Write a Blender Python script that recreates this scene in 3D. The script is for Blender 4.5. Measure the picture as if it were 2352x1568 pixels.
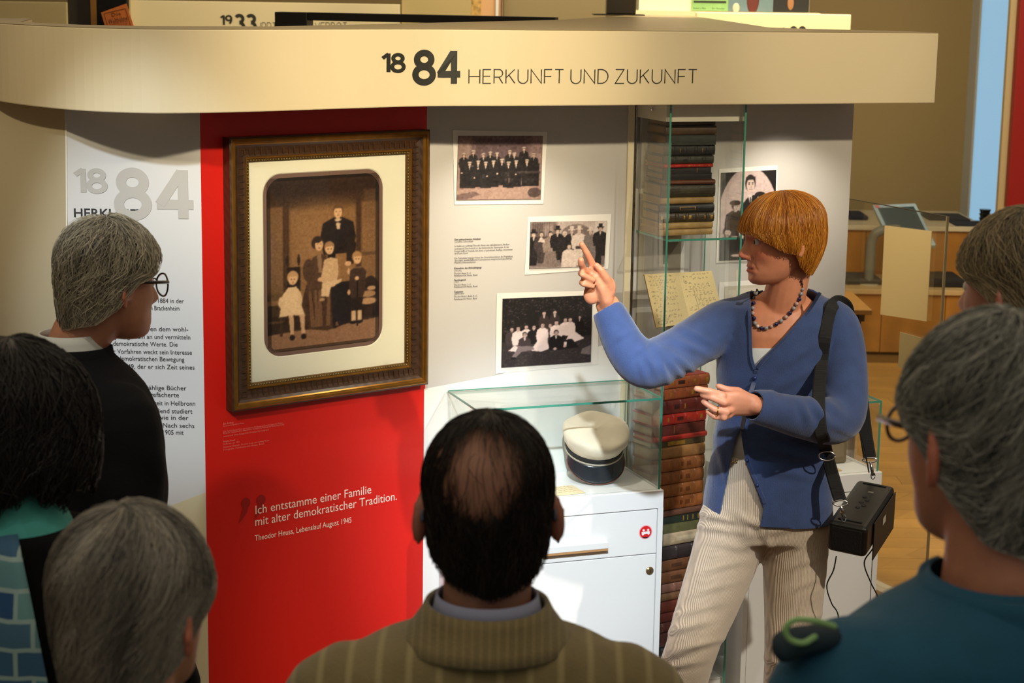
import bpy, bmesh, math, random
import numpy as np
from mathutils import Vector, Matrix
from mathutils.bvhtree import BVHTree

random.seed(7)
rng = np.random.default_rng(7)
SC = bpy.context.scene
COL = SC.collection
for o in list(bpy.data.objects):
    bpy.data.objects.remove(o)

# ---------------------------------------------------------------- camera
FPX, PITCH, ROLL, ZC = 4280.0, math.radians(10.77), 0.0158, 2.18
CF = np.array([0, math.cos(PITCH), -math.sin(PITCH)])
_R0 = np.array([1.0, 0, 0]); _U0 = np.array([0, math.sin(PITCH), math.cos(PITCH)])
CR = math.cos(ROLL) * _R0 + math.sin(ROLL) * _U0
CU = -math.sin(ROLL) * _R0 + math.cos(ROLL) * _U0
CC = np.array([0, 0, ZC])
cam = bpy.data.cameras.new('camera')
cam_ob = bpy.data.objects.new('camera', cam); COL.objects.link(cam_ob)
cam.sensor_width = 36.0; cam.lens = 36.0 * FPX / 2352.0
cam.clip_start = 0.05; cam.clip_end = 100
cam_ob.matrix_world = Matrix(((CR[0], CU[0], -CF[0], 0), (CR[1], CU[1], -CF[1], 0),
                              (CR[2], CU[2], -CF[2], ZC), (0, 0, 0, 1)))
cam.dof.use_dof = True; cam.dof.focus_distance = 4.75; cam.dof.aperture_fstop = 9.0
SC.camera = cam_ob


def ray(px, py):
    return CF + CR * (px - 1176) / FPX - CU * (py - 784) / FPX
def at(px, py, Y):
    d = ray(px, py); return CC + d * (Y / d[1])
def onz(px, py, z):
    d = ray(px, py); return CC + d * ((z - ZC) / d[2])
def onp(px, py, P, n):
    d = ray(px, py); n = np.asarray(n, float)
    return CC + d * (np.dot(np.asarray(P) - CC, n) / np.dot(d, n))
def unit(v):
    v = np.asarray(v, float); return v / max(1e-9, np.linalg.norm(v))

# ---------------------------------------------------------------- world, lights, exposure
SC.view_settings.view_transform = 'Standard'
SC.view_settings.look = 'None'
SC.view_settings.exposure = 0.0
SC.view_settings.gamma = 1.0
SC.view_settings.use_curve_mapping = False
SC.cycles.transparent_max_bounces = 32                                      # many panes of glass in a row
world = bpy.data.worlds.new('room_air'); SC.world = world; world.use_nodes = True
world.node_tree.nodes['Background'].inputs[0].default_value = (1.0, 0.92, 0.80, 1)
world.node_tree.nodes['Background'].inputs[1].default_value = 0.16


def lamp(name, kind, loc, target, power, color, size=0.2, angle=60, blend=0.5, shape=None, size_y=None):
    l = bpy.data.lights.new(name, kind); l.energy = power; l.color = color
    if kind == 'SPOT':
        l.spot_size = math.radians(angle); l.spot_blend = blend; l.shadow_soft_size = size
    if kind == 'AREA':
        l.size = size
        if size_y: l.shape = 'RECTANGLE'; l.size_y = size_y
    if kind == 'POINT': l.shadow_soft_size = size
    o = bpy.data.objects.new(name, l); COL.objects.link(o)
    o.location = loc
    d = Vector(target) - Vector(loc)
    o.rotation_euler = d.to_track_quat('-Z', 'Y').to_euler()
    return o

WARM = (1.0, 0.82, 0.53); COOL = (0.82, 0.92, 1.0); NEUT = (1.0, 0.90, 0.74)
lamp('track_spot_warm', 'SPOT', (1.0, 1.1, 3.55), (-0.22, 4.80, 1.97), 900, WARM, .06, 23, 1.0)
lamp('track_spot_cool', 'SPOT', (-1.1, 1.2, 3.5), (-0.88, 4.67, 1.38), 420, COOL, .05, 15, 0.8)
lamp('track_spot_cabinet', 'SPOT', (0.05, 1.3, 3.5), (0.12, 5.05, 0.62), 1150, COOL, .04, 16, 0.9)
lamp('track_spot_guide', 'SPOT', (2.5, 1.9, 3.5), (0.72, 4.5, 1.15), 380, NEUT, .04, 26, 0.6)
lamp('track_spot_red', 'SPOT', (0.6, 0.8, 3.5), (-0.35, 4.9, 1.0), 100, WARM, .05, 24, 0.8)
lamp('canopy_downlight_photo', 'SPOT', (0.02, 4.93, 1.868), (0.0, 5.22, 0.6), 12, NEUT, .02, 110, 0.9)
lamp('canopy_downlight_right', 'SPOT', (0.83, 5.26, 1.868), (0.80, 5.52, 0.6), 12, NEUT, .02, 110, 0.9)
lamp('hall_ceiling_glow', 'AREA', (0.3, 5.0, 3.75), (0.3, 5.0, 0), 130, (1.0, 0.87, 0.66), 7.0, size_y=12.0)
lamp('back_hall_glow', 'AREA', (1.5, 8.9, 3.75), (1.8, 12.0, 0.6), 210, (1.0, 0.84, 0.56), 4.0, size_y=4.0)
lamp('added_spot_visitors_left', 'SPOT', (-1.3, 2.2, 3.75), (-0.75, 3.4, 1.7), 60, (1.0, .92, .76), .08, 34, 1.0)  # added fill so the hair of the man at the text panel catches light
lamp('added_spot_visitors_front', 'SPOT', (-1.0, 1.0, 3.75), (-.72, 1.95, 1.7), 22, (1.0, .96, .9), .08, 34, 1.0)  # added lamp for highlights on the front-left head
lamp('added_spot_visitors_right', 'SPOT', (1.6, 1.0, 3.75), (1.15, 2.2, 1.75), 36, (.9, .96, 1.0), .08, 40, 1.0)  # added cool fill over the visitors on the right
lamp('added_spot_sheet', 'SPOT', (0.55, 5.9, 3.7), (1.37, 6.58, 1.76), 300, WARM, .05, 26, .9)  # added lamp, only there to brighten the cream sheet
lamp('added_spot_rear_right', 'SPOT', (1.5, 6.2, 3.6), (1.42, 8.4, 2.02), 40, WARM, .05, 24, 0.9)  # added lamp that brightens the rear header end
lamp('added_spot_header_right', 'SPOT', (2.1, 1.6, 3.5), (0.85, 5.35, 1.97), 420, WARM, .05, 17, 1.0)  # added lamp lifting the right end of the header
lamp('added_spot_header_left', 'SPOT', (-1.5, 1.0, 3.5), (-1.2, 4.55, 1.93), 230, WARM, .05, 17, 1.0)  # added lamp lifting the left end of the header
lamp('added_spot_rear_left', 'SPOT', (-1.4, 7.4, 3.7), (-1.65, 10.0, 2.05), 120, WARM, .05, 30, 0.9)  # added lamp that brightens the lettered rear panel

# ---------------------------------------------------------------- helpers
def lin(c):
    out = []
    for x in c[:3]:
        x = x / 255.0
        out.append(x / 12.92 if x <= 0.04045 else ((x + 0.055) / 1.055) ** 2.4)
    return (out[0], out[1], out[2], 1.0)

MATS = {}
def mat(name, col, rough=.5, metal=0, var=None, bump=None, spec=.5, coat=0, sheen=0, wave=None, attr=None, sss=0):
    """procedural principled material; var=(scale, amount), bump=(scale, strength), wave=(scale, axis, amount, bumpstrength)"""
    if name in MATS: return MATS[name]
    m = bpy.data.materials.new(name); m.use_nodes = True
    nt = m.node_tree; N = nt.nodes; L = nt.links
    b = N['Principled BSDF']
    c = lin(col)
    b.inputs['Base Color'].default_value = c
    b.inputs['Roughness'].default_value = rough
    b.inputs['Metallic'].default_value = metal
    b.inputs['Specular IOR Level'].default_value = spec
    b.inputs['Coat Weight'].default_value = coat
    b.inputs['Sheen Weight'].default_value = sheen
    if sss:
        b.inputs['Subsurface Weight'].default_value = sss
        b.inputs['Subsurface Radius'].default_value = (.012, .004, .002)
    tc = N.new('ShaderNodeTexCoord')
    cur = None
    if attr:
        a = N.new('ShaderNodeAttribute'); a.attribute_name = attr; cur = a.outputs['Color']
    height = None
    if var:
        n = N.new('ShaderNodeTexNoise'); n.inputs['Scale'].default_value = var[0]; n.inputs['Detail'].default_value = 6
        L.new(tc.outputs['Object'], n.inputs['Vector'])
        mr = N.new('ShaderNodeMapRange'); mr.inputs[1].default_value = .25; mr.inputs[2].default_value = .75
        mr.inputs[3].default_value = 1 - var[1]; mr.inputs[4].default_value = 1 + var[1]
        L.new(n.outputs['Fac'], mr.inputs[0])
        mx = N.new('ShaderNodeMix'); mx.data_type = 'RGBA'; mx.blend_type = 'MULTIPLY'; mx.inputs[0].default_value = 1
        if cur: L.new(cur, mx.inputs[6])
        else: mx.inputs[6].default_value = c
        L.new(mr.outputs[0], mx.inputs[7]); cur = mx.outputs[2]
    if wave:
        w = N.new('ShaderNodeTexWave'); w.inputs['Scale'].default_value = wave[0]; w.bands_direction = wave[1]
        w.inputs['Distortion'].default_value = wave[4] if len(wave) > 4 else 0.0
        w.inputs['Detail'].default_value = 2
        if len(wave) > 5:
            a2 = N.new('ShaderNodeAttribute'); a2.attribute_name = wave[5]; L.new(a2.outputs['Vector'], w.inputs['Vector'])
        else:
            L.new(tc.outputs['Object'], w.inputs['Vector'])
        mr = N.new('ShaderNodeMapRange'); mr.inputs[3].default_value = 1 - wave[2]; mr.inputs[4].default_value = 1 + wave[2]
        L.new(w.outputs['Fac'], mr.inputs[0])
        mx = N.new('ShaderNodeMix'); mx.data_type = 'RGBA'; mx.blend_type = 'MULTIPLY'; mx.inputs[0].default_value = 1
        if cur: L.new(cur, mx.inputs[6])
        else: mx.inputs[6].default_value = c
        L.new(mr.outputs[0], mx.inputs[7]); cur = mx.outputs[2]
        if wave[3]:
            bp = N.new('ShaderNodeBump'); bp.inputs['Strength'].default_value = wave[3]; bp.inputs['Distance'].default_value = .002
            L.new(w.outputs['Fac'], bp.inputs['Height']); height = bp
    if bump:
        n2 = N.new('ShaderNodeTexNoise'); n2.inputs['Scale'].default_value = bump[0]; n2.inputs['Detail'].default_value = 4
        L.new(tc.outputs['Object'], n2.inputs['Vector'])
        bp = N.new('ShaderNodeBump'); bp.inputs['Strength'].default_value = bump[1]; bp.inputs['Distance'].default_value = .004
        L.new(n2.outputs['Fac'], bp.inputs['Height'])
        if height: L.new(height.outputs[0], bp.inputs['Normal'])
        height = bp
    if cur: L.new(cur, b.inputs['Base Color'])
    if height: L.new(height.outputs[0], b.inputs['Normal'])
    MATS[name] = m
    return m

def glass_mat(name, tint, refl=1.0):
    if name in MATS: return MATS[name]
    m = bpy.data.materials.new(name); m.use_nodes = True
    nt = m.node_tree; N = nt.nodes; L = nt.links; N.clear()
    out = N.new('ShaderNodeOutputMaterial'); tr = N.new('ShaderNodeBsdfTransparent'); gl = N.new('ShaderNodeBsdfGlossy')
    fr = N.new('ShaderNodeFresnel'); fr.inputs[0].default_value = 1.35
    mul = N.new('ShaderNodeMath'); mul.operation = 'MULTIPLY'; mul.inputs[1].default_value = refl
    tr.inputs[0].default_value = (*tint, 1); gl.inputs[0].default_value = (1, 1, 1, 1); gl.inputs[1].default_value = .02
    mx = N.new('ShaderNodeMixShader')
    L.new(fr.outputs[0], mul.inputs[0]); L.new(mul.outputs[0], mx.inputs[0])
    L.new(tr.outputs[0], mx.inputs[1]); L.new(gl.outputs[0], mx.inputs[2]); L.new(mx.outputs[0], out.inputs[0])
    MATS[name] = m
    return m

def obj(name, me, m=None, parent=None, smooth=False, bevel=0, segs=2):
    o = bpy.data.objects.new(name, me); COL.objects.link(o)
    if m is not None and not me.materials: me.materials.append(m)
    if parent is not None: o.parent = parent
    if smooth:
        me.polygons.foreach_set('use_smooth', [True] * len(me.polygons))
    if bevel:
        b = o.modifiers.new('edge', 'BEVEL'); b.width = bevel; b.segments = segs; b.limit_method = 'ANGLE'; b.angle_limit = .7
    return o

def tag(o, label=None, cat=None, group=None, kind=None):
    if label: o['label'] = label
    if cat: o['category'] = cat
    if group: o['group'] = group
    if kind: o['kind'] = kind
    return o

def thing(name, label, cat, loc=(0, 0, 0), rotz=0.0, group=None, M=None):
    o = bpy.data.objects.new(name, None); COL.objects.link(o); o.empty_display_size = .05
    if M is not None: o.matrix_world = M
    else: o.location = loc; o.rotation_euler = (0, 0, rotz)
    return tag(o, label, cat, group)

class MB:
    def __init__(s): s.v = []; s.f = []
    def add(s, vs, fs):
        k = len(s.v); s.v.extend([tuple(map(float, p)) for p in vs]); s.f.extend([tuple(i + k for i in f) for f in fs]); return s
    def box(s, x0, x1, y0, y1, z0, z1, M=None):
        vs = [(x, y, z) for x in (x0, x1) for y in (y0, y1) for z in (z0, z1)]
        if M is not None: vs = [M @ Vector(p) for p in vs]
        return s.add(vs, [(0, 1, 3, 2), (4, 6, 7, 5), (0, 4, 5, 1), (2, 3, 7, 6), (0, 2, 6, 4), (1, 5, 7, 3)])
    def loft(s, rings, caps=True, closed=True):
        n = len(rings[0]); vs = [p for r in rings for p in r]; fs = []
        for i in range(len(rings) - 1):
            for j in range(n if closed else n - 1):
                a = i * n + j; b = i * n + (j + 1) % n
                fs.append((a, b, b + n, a + n))
        if caps and closed:
            fs.append(tuple(range(n - 1, -1, -1))); k = (len(rings) - 1) * n; fs.append(tuple(range(k, k + n)))
        return s.add(vs, fs)
    def tube(s, pts, r, n=8, caps=True, flat=None, up=None, dome=False):
        pts = [np.asarray(p, float) for p in pts]; K = len(pts)
        rr = [r] * K if np.isscalar(r) else list(r)
        rr = [(a, a) if np.isscalar(a) else a for a in rr]
        rings = []; ref = np.array([0, 0, 1.0]) if up is None else np.asarray(up, float)
        prev = None
        for i in range(K):
            t = unit(pts[min(i + 1, K - 1)] - pts[max(i - 1, 0)])
            a = np.cross(ref, t) if prev is None else prev - t * np.dot(prev, t)
            if np.linalg.norm(a) < 1e-3: a = np.cross((1, 0, 0.01), t)
            a = unit(a); prev = a; b = np.cross(t, a)
            def ring(c, k):
                return [c + a * (rr[i][0] * k * math.cos(q)) + b * (rr[i][1] * k * math.sin(q)) for q in np.linspace(0, 2 * math.pi, n, endpoint=False)]
            if dome and i == 0:
                h = min(rr[i])
                for ang in (78, 50, 25): rings.append(ring(pts[i] - t * h * math.sin(math.radians(ang)), math.cos(math.radians(ang))))
            rings.append(ring(pts[i], 1))
            if dome and i == K - 1:
                h = min(rr[i])
                for ang in (25, 50, 78): rings.append(ring(pts[i] + t * h * math.sin(math.radians(ang)), math.cos(math.radians(ang))))
        return s.loft(rings, caps)
    def ball(s, c, r, nu=14, nv=9, M=None):
        r = (r, r, r) if np.isscalar(r) else r
        vs = [(0, 0, -1)]
        for i in range(1, nv):
            th = -math.pi / 2 + math.pi * i / nv
            vs += [(math.cos(th) * math.cos(q), math.cos(th) * math.sin(q), math.sin(th)) for q in np.linspace(0, 2 * math.pi, nu, endpoint=False)]
        vs.append((0, 0, 1)); fs = []
        for j in range(nu): fs.append((0, 1 + (j + 1) % nu, 1 + j))
        for i in range(nv - 2):
            for j in range(nu):
                a = 1 + i * nu + j; b = 1 + i * nu + (j + 1) % nu; fs.append((a, b, b + nu, a + nu))
        k = 1 + (nv - 2) * nu
        for j in range(nu): fs.append((k + j, k + (j + 1) % nu, len(vs) - 1))
        P = [Vector((p[0] * r[0], p[1] * r[1], p[2] * r[2])) for p in vs]
        if M is not None: P = [M @ p for p in P]
        return s.add([tuple(Vector(c) + p) for p in P], fs)
    def prism(s, poly, z0, z1):
        n = len(poly)
        vs = [(p[0], p[1], z0) for p in poly] + [(p[0], p[1], z1) for p in poly]
        fs = [tuple(range(n - 1, -1, -1)), tuple(range(n, 2 * n))] + [(i, (i + 1) % n, n + (i + 1) % n, n + i) for i in range(n)]
        return s.add(vs, fs)
    def lathe(s, prof, n=32, M=None, sx=1, sy=1):
        rings = [[(r * math.cos(q) * sx, r * math.sin(q) * sy, z) for q in np.linspace(0, 2 * math.pi, n, endpoint=False)] for r, z in prof]
        if M is not None: rings = [[tuple(M @ Vector(p)) for p in r] for r in rings]
        return s.loft(rings)
    def mesh(s, name):
        me = bpy.data.meshes.new(name); me.from_pydata(s.v, [], s.f); me.update(); return me
    def build(s, name, m, parent=None, smooth=False, bevel=0, segs=2, fix=True):
        me = s.mesh(name)
        if fix:
            bm = bmesh.new(); bm.from_mesh(me); bmesh.ops.recalc_face_normals(bm, faces=bm.faces); bm.to_mesh(me); bm.free()
        return obj(name, me, m, parent, smooth, bevel, segs)

def fast_mesh(name, V, Q):
    """numpy verts (n,3) and faces (m,k) -> mesh"""
    me = bpy.data.meshes.new(name); V = np.asarray(V, np.float32); Q = np.asarray(Q, np.int32); k = Q.shape[1]
    me.vertices.add(len(V)); me.vertices.foreach_set('co', V.ravel())
    me.loops.add(Q.size); me.loops.foreach_set('vertex_index', Q.ravel())
    me.polygons.add(len(Q)); me.polygons.foreach_set('loop_start', np.arange(0, Q.size, k, dtype=np.int32))
    me.update(calc_edges=True); me.validate(); return me

def color_attr(me, C, name='Col'):
    a = me.color_attributes.new(name, 'FLOAT_COLOR', 'POINT')
    C = np.asarray(C, np.float32)
    if C.shape[1] == 3: C = np.hstack([C, np.ones((len(C), 1), np.float32)])
    a.data.foreach_set('color', C.ravel())

def lin_arr(a):
    a = np.clip(a, 0, 255) / 255.0
    return np.where(a <= .04045, a / 12.92, ((a + .055) / 1.055) ** 2.4)

# ---- lettering
def frame_M(P, u, v):
    """matrix with x along u, y along v, z their normal, origin P"""
    u = unit(u); v = unit(np.asarray(v) - u * np.dot(u, v)); w = np.cross(u, v)
    return Matrix(((u[0], v[0], w[0], P[0]), (u[1], v[1], w[1], P[1]), (u[2], v[2], w[2], P[2]), (0, 0, 0, 1)))

def text_mesh(s, size, off=0.0, shear=0.0, space=1.0, line=1.0, align='LEFT', res=3):
    c = bpy.data.curves.new('txt', 'FONT'); c.body = s; c.size = size; c.offset = off * size; c.shear = shear
    c.space_character = space; c.space_line = line; c.align_x = align; c.resolution_u = res
    o = bpy.data.objects.new('txt', c); COL.objects.link(o)
    dg = bpy.context.evaluated_depsgraph_get()
    me = bpy.data.meshes.new_from_object(o.evaluated_get(dg))
    bpy.data.objects.remove(o); bpy.data.curves.remove(c)
    return me

def place_mesh(me, M):
    me.transform(M); return me

def text(name, s, P, u, v, size, m, parent=None, width=None, **kw):
    """flat lettering with its baseline start at world P; width stretches the line to a given length"""
    me = text_mesh(s, size, **kw)
    if width:
        xs = [p.co.x for p in me.vertices]; k = width / (max(xs) - min(xs))
        me.transform(Matrix.Diagonal((k, 1, 1, 1)))
    M = frame_M(P, u, v)
    if parent is not None: M = parent.matrix_world.inverted() @ M
    me.transform(M)
    return obj(name, me, m, parent)

def arc(cx, cy, rx, ry, a0, a1, n=24):
    return [(cx + rx * math.cos(math.radians(a)), cy + ry * math.sin(math.radians(a))) for a in np.linspace(a0, a1, n)]

GL = {  # stroke glyphs: (advance, [polylines]) in units of cap height
 'H': (.72, [[(0, 0), (0, 1)], [(.72, 0), (.72, 1)], [(0, .5), (.72, .5)]]),
 'E': (.52, [[(.52, 0), (0, 0), (0, 1), (.52, 1)], [(0, .52), (.47, .52)]]),
 'R': (.58, [[(0, 0), (0, 1), (.3, 1)] + arc(.32, .725, .25, .275, 90, -90) + [(0, .45)], [(.32, .45), (.58, 0)]]),
 'K': (.6, [[(0, 0), (0, 1)], [(.57, 1), (.02, .42)], [(.2, .6), (.6, 0)]]),
 'U': (.66, [[(0, 1), (0, .36)] + arc(.33, .34, .33, .35, 180, 360) + [(.66, 1)]]),
 'N': (.7, [[(0, 0), (0, 1), (.7, 0), (.7, 1)]]),
 'F': (.5, [[(0, 0), (0, 1), (.5, 1)], [(0, .5), (.46, .5)]]),
 'T': (.58, [[(0, 1), (.58, 1)], [(.29, 1), (.29, 0)]]),
 'D': (.66, [[(0, 0), (0, 1), (.2, 1)] + arc(.2, .5, .46, .5, 90, -90) + [(0, 0)]]),
 'Z': (.6, [[(.02, 1), (.58, 1), (0, 0), (.6, 0)]]),
 'I': (.0, [[(0, 0), (0, 1)]]), 'M': (.8, [[(0, 0), (0, 1), (.4, .4), (.8, 1), (.8, 0)]]),
 'V': (.66, [[(0, 1), (.33, 0), (.66, 1)]]),
 'B': (.56, [[(0, 0), (0, 1), (.28, 1)] + arc(.3, .76, .22, .24, 90, -90) + [(0, .52), (.3, .52)] + arc(.3, .26, .26, .26, 90, -90) + [(0, 0)]]),
 'O': (.8, [arc(.4, .5, .4, .5, 90, 450, 40)]),
 '1': (.30, [[(.30, 0), (.30, 1)], [(.02, .74), (.30, .97)]]),
 '8': (.58, [arc(.29, .735, .225, .20, 90, 450, 32), arc(.29, .28, .275, .235, 90, 450, 32)]),
 '4': (.66, [[(.50, 0), (.50, 1)], [(.47, .96), (.04, .29)], [(-.02, .29), (.70, .29)]]),
 '9': (.58, [arc(.29, .70, .24, .24, 0, 360, 32), [(.53, .70)] + arc(.2, .62, .33, .56, 0, -62, 12)]),
 '3': (.54, [arc(.25, .735, .22, .2, 150, -90, 20), arc(.25, .28, .25, .235, 90, -150, 22)]),
 ' ': (.34, []),
}
def strokes(s, h, w, gap, bold=False):
    """2D ribbons for a word; h cap height, w stroke width (in cap heights)"""
    mb = MB(); x = 0.0; lay = 0
    for ch in s:
        adv, pls = GL[ch]
        for pl in pls:
            lay += 1; zz = .00012 * (lay % 5)
            P = np.array(pl, float); P[:, 0] += x; n = len(P)
            closed = np.allclose(P[0], P[-1])
            L_, R_ = [], []
            for i in range(n):
                if closed:
                    t0 = P[i] - P[i - 1 if i else -2]; t1 = P[i + 1 if i < n - 1 else 1] - P[i]
                else:
                    t0 = P[i] - P[i - 1] if i else P[1] - P[0]; t1 = P[i + 1] - P[i] if i < n - 1 else P[-1] - P[-2]
                if np.linalg.norm(t0) < 1e-9: t0 = t1
                if np.linalg.norm(t1) < 1e-9: t1 = t0
                t0 = t0 / np.linalg.norm(t0); t1 = t1 / np.linalg.norm(t1)
                n0 = np.array([-t0[1], t0[0]]); n1 = np.array([-t1[1], t1[0]]); nm = n0 + n1
                nm = nm / max(1e-6, np.linalg.norm(nm)); k = min(2.2, 1 / max(.3, np.dot(nm, n0)))
                L_.append(P[i] + nm * w / 2 * k); R_.append(P[i] - nm * w / 2 * k)
            vs = [(a[0] * h, a[1] * h, zz) for a in L_] + [(a[0] * h, a[1] * h, zz) for a in R_]
            mb.add(vs, [(i, n + i, n + i + 1, i + 1) for i in range(n - 1)])
        x += adv + gap
    return mb, (x - gap) * h

# ---- flat printed pictures: a fine grid of small printed patches
class Cv:
    def __init__(s, w, h, bg):
        s.w, s.h = w, h
        s.a = np.ones((h, w, 3)) * np.array(bg, float)
        s.X, s.Y = np.meshgrid(np.linspace(0, 1, w), np.linspace(0, h / w, h))
    def fill(s, m, c, al=1.0):
        k = np.clip(m, 0, 1)[..., None] * al
        s.a = s.a * (1 - k) + np.array(c, float) * k; return s
    def ell(s, cx, cy, rx, ry, c, al=1.0, soft=.12):
        d = np.sqrt(((s.X - cx) / rx) ** 2 + ((s.Y - cy) / ry) ** 2)
        return s.fill((1 - d) / soft + .5, c, al)
    def rect(s, x0, y0, x1, y1, c, al=1.0, soft=.004):
        m = np.minimum(np.minimum(s.X - x0, x1 - s.X), np.minimum(s.Y - y0, y1 - s.Y))
        return s.fill(m / soft + .5, c, al)
    def poly(s, P, c, al=1.0):
        m = np.zeros(s.X.shape, bool); n = len(P)
        for i in range(n):
            x0, y0 = P[i]; x1, y1 = P[(i + 1) % n]
            if y0 == y1: continue
            cr = ((s.Y >= min(y0, y1)) & (s.Y < max(y0, y1)))
            xi = x0 + (s.Y - y0) * (x1 - x0) / (y1 - y0)
            m ^= cr & (s.X < xi)
        return s.fill(m.astype(float), c, al)
    def noise(s, amt, cell=1, seed=1):
        r = np.random.default_rng(seed)
        g = r.normal(0, amt, (s.h // cell + 2, s.w // cell + 2))
        g = np.kron(g, np.ones((cell, cell)))[:s.h, :s.w]
        s.a = s.a + g[..., None]; return s
    def blur(s, k=1):
        for _ in range(k):
            p = np.pad(s.a, ((1, 1), (1, 1), (0, 0)), 'edge')
            s.a = (p[:-2, 1:-1] + p[2:, 1:-1] + p[1:-1, :-2] + p[1:-1, 2:] + 2 * p[1:-1, 1:-1]) / 6
        return s
    def man(s, x, y, k, coat, face, hair, cap=None, shirt=None, legs=None, w=1.0, look=0.0):
        """a small printed figure: head centre (x, y), head height k"""
        s.poly([(x - .35 * k, y + .42 * k), (x + .35 * k, y + .42 * k), (x + .95 * k * w, y + .85 * k), (x + 1.12 * k * w, y + 2.0 * k), (x + .9 * k * w, y + 3.3 * k),
                (x - .9 * k * w, y + 3.3 * k), (x - 1.12 * k * w, y + 2.0 * k), (x - .95 * k * w, y + .85 * k)], coat)
        if legs is not None:
            s.poly([(x - .8 * k, y + 3.2 * k), (x + .8 * k, y + 3.2 * k), (x + .6 * k, y + 5.6 * k), (x - .6 * k, y + 5.6 * k)], legs)
        if shirt is not None:
            s.poly([(x - .22 * k, y + .5 * k), (x + .22 * k, y + .5 * k), (x + .02 * k, y + 1.3 * k)], shirt)
        s.rect(x - .16 * k, y + .3 * k, x + .16 * k, y + .62 * k, np.array(face) * .85)
        s.ell(x, y - .08 * k, .43 * k, .5 * k, hair)
        s.ell(x + look * k, y + .04 * k, .34 * k, .44 * k, face)
        d = np.array(face) * .45
        s.ell(x - .13 * k + look * k, y - .02 * k, .07 * k, .04 * k, d, .9); s.ell(x + .13 * k + look * k, y - .02 * k, .07 * k, .04 * k, d, .9)
        s.ell(x + look * k, y + .27 * k, .11 * k, .035 * k, d, .8); s.ell(x + look * k * 1.3, y + .11 * k, .05 * k, .07 * k, np.array(face) * .75, .7)
        s.poly([(x - .4 * k, y - .1 * k), (x - .36 * k, y - .42 * k), (x + .36 * k, y - .42 * k), (x + .4 * k, y - .1 * k), (x + .26 * k, y - .27 * k), (x - .24 * k, y - .27 * k)], hair)
        if cap is not None:
            s.ell(x, y - .4 * k, .5 * k, .2 * k, cap); s.rect(x - .36 * k, y - .3 * k, x + .36 * k, y - .22 * k, (30, 25, 25))
    def mesh(s, name, corners, parent=None, m=None):
        """corners TL, TR, BR, BL in world"""
        TL, TR, BR, BL = [np.asarray(c, float) for c in corners]
        u = np.linspace(0, 1, s.w)[None, :, None]; v = np.linspace(0, 1, s.h)[:, None, None]
        V = ((TL * (1 - u) + TR * u) * (1 - v) + (BL * (1 - u) + BR * u) * v).reshape(-1, 3)
        if parent is not None:
            Mi = np.array(parent.matrix_world.inverted()); V = V @ Mi[:3, :3].T + Mi[:3, 3]
        idx = np.arange(s.w * s.h).reshape(s.h, s.w)
        Q = np.stack([idx[1:, :-1], idx[1:, 1:], idx[:-1, 1:], idx[:-1, :-1]], -1).reshape(-1, 4)
        me = fast_mesh(name, V, Q); color_attr(me, lin_arr(s.a).reshape(-1, 3))
        return obj(name, me, m or mat('printed_photo_paper', (200, 200, 200), .45, attr='Col'), parent)

def slab(mb, corners, n, t):
    """a thin board: quad corners pushed back along -n by thickness t"""
    c = [np.asarray(p, float) for p in corners]; b = [p - np.asarray(n) * t for p in c]
    return mb.add(c + b, [(0, 1, 2, 3), (7, 6, 5, 4), (0, 4, 5, 1), (1, 5, 6, 2), (2, 6, 7, 3), (3, 7, 4, 0)])

def remesh(mb, voxel, smooth=4, name='skin'):
    me = mb.mesh('tmp'); o = bpy.data.objects.new('tmp', me); COL.objects.link(o)
    r = o.modifiers.new('r', 'REMESH'); r.mode = 'VOXEL'; r.voxel_size = voxel
    if smooth:
        sm = o.modifiers.new('s', 'SMOOTH'); sm.factor = .5; sm.iterations = smooth
    dg = bpy.context.evaluated_depsgraph_get()
    out = bpy.data.meshes.new_from_object(o.evaluated_get(dg)); out.name = name
    bpy.data.objects.remove(o); bpy.data.meshes.remove(me)
    return out
def get_co(me):
    a = np.empty(len(me.vertices) * 3, np.float32); me.vertices.foreach_get('co', a); return a.reshape(-1, 3).astype(float)
def set_co(me, V):
    me.vertices.foreach_set('co', np.asarray(V, np.float32).ravel()); me.update()
def get_no(me):
    a = np.empty(len(me.vertices) * 3, np.float32); me.vertices.foreach_get('normal', a); return a.reshape(-1, 3).astype(float)
def project(V):
    d = V - CC; z = d @ CF
    return np.stack([1176 + FPX * (d @ CR) / z, 784 - FPX * (d @ CU) / z], 1)
def bvh_of(me):
    V = get_co(me); return BVHTree.FromPolygons([tuple(p) for p in V], [tuple(p.vertices) for p in me.polygons])
def cast(tree, px, py, off=0.0, default_Y=4.5):
    d = Vector(ray(px, py)).normalized()
    h = tree.ray_cast(Vector(CC), d)
    if h[0] is None: return at(px, py, default_Y)
    return np.array(h[0] - d * off)
# ================================================================ SETTING
ANG = math.radians(20)
AV = np.array([math.cos(ANG), math.sin(ANG), 0]); BV = np.array([-math.sin(ANG), math.cos(ANG), 0]); ZV = np.array([0, 0, 1.0])
P0 = np.array([0.432, 5.05, 0.0])
def loc(s, t, z=0.0): return P0 + AV * s + BV * t + ZV * z
def MOD(s, t, z=0.0, rot=0.0):
    p = loc(s, t, z); return Matrix.Translation(Vector(p)) @ Matrix.Rotation(ANG + rot, 4, 'Z')

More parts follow.
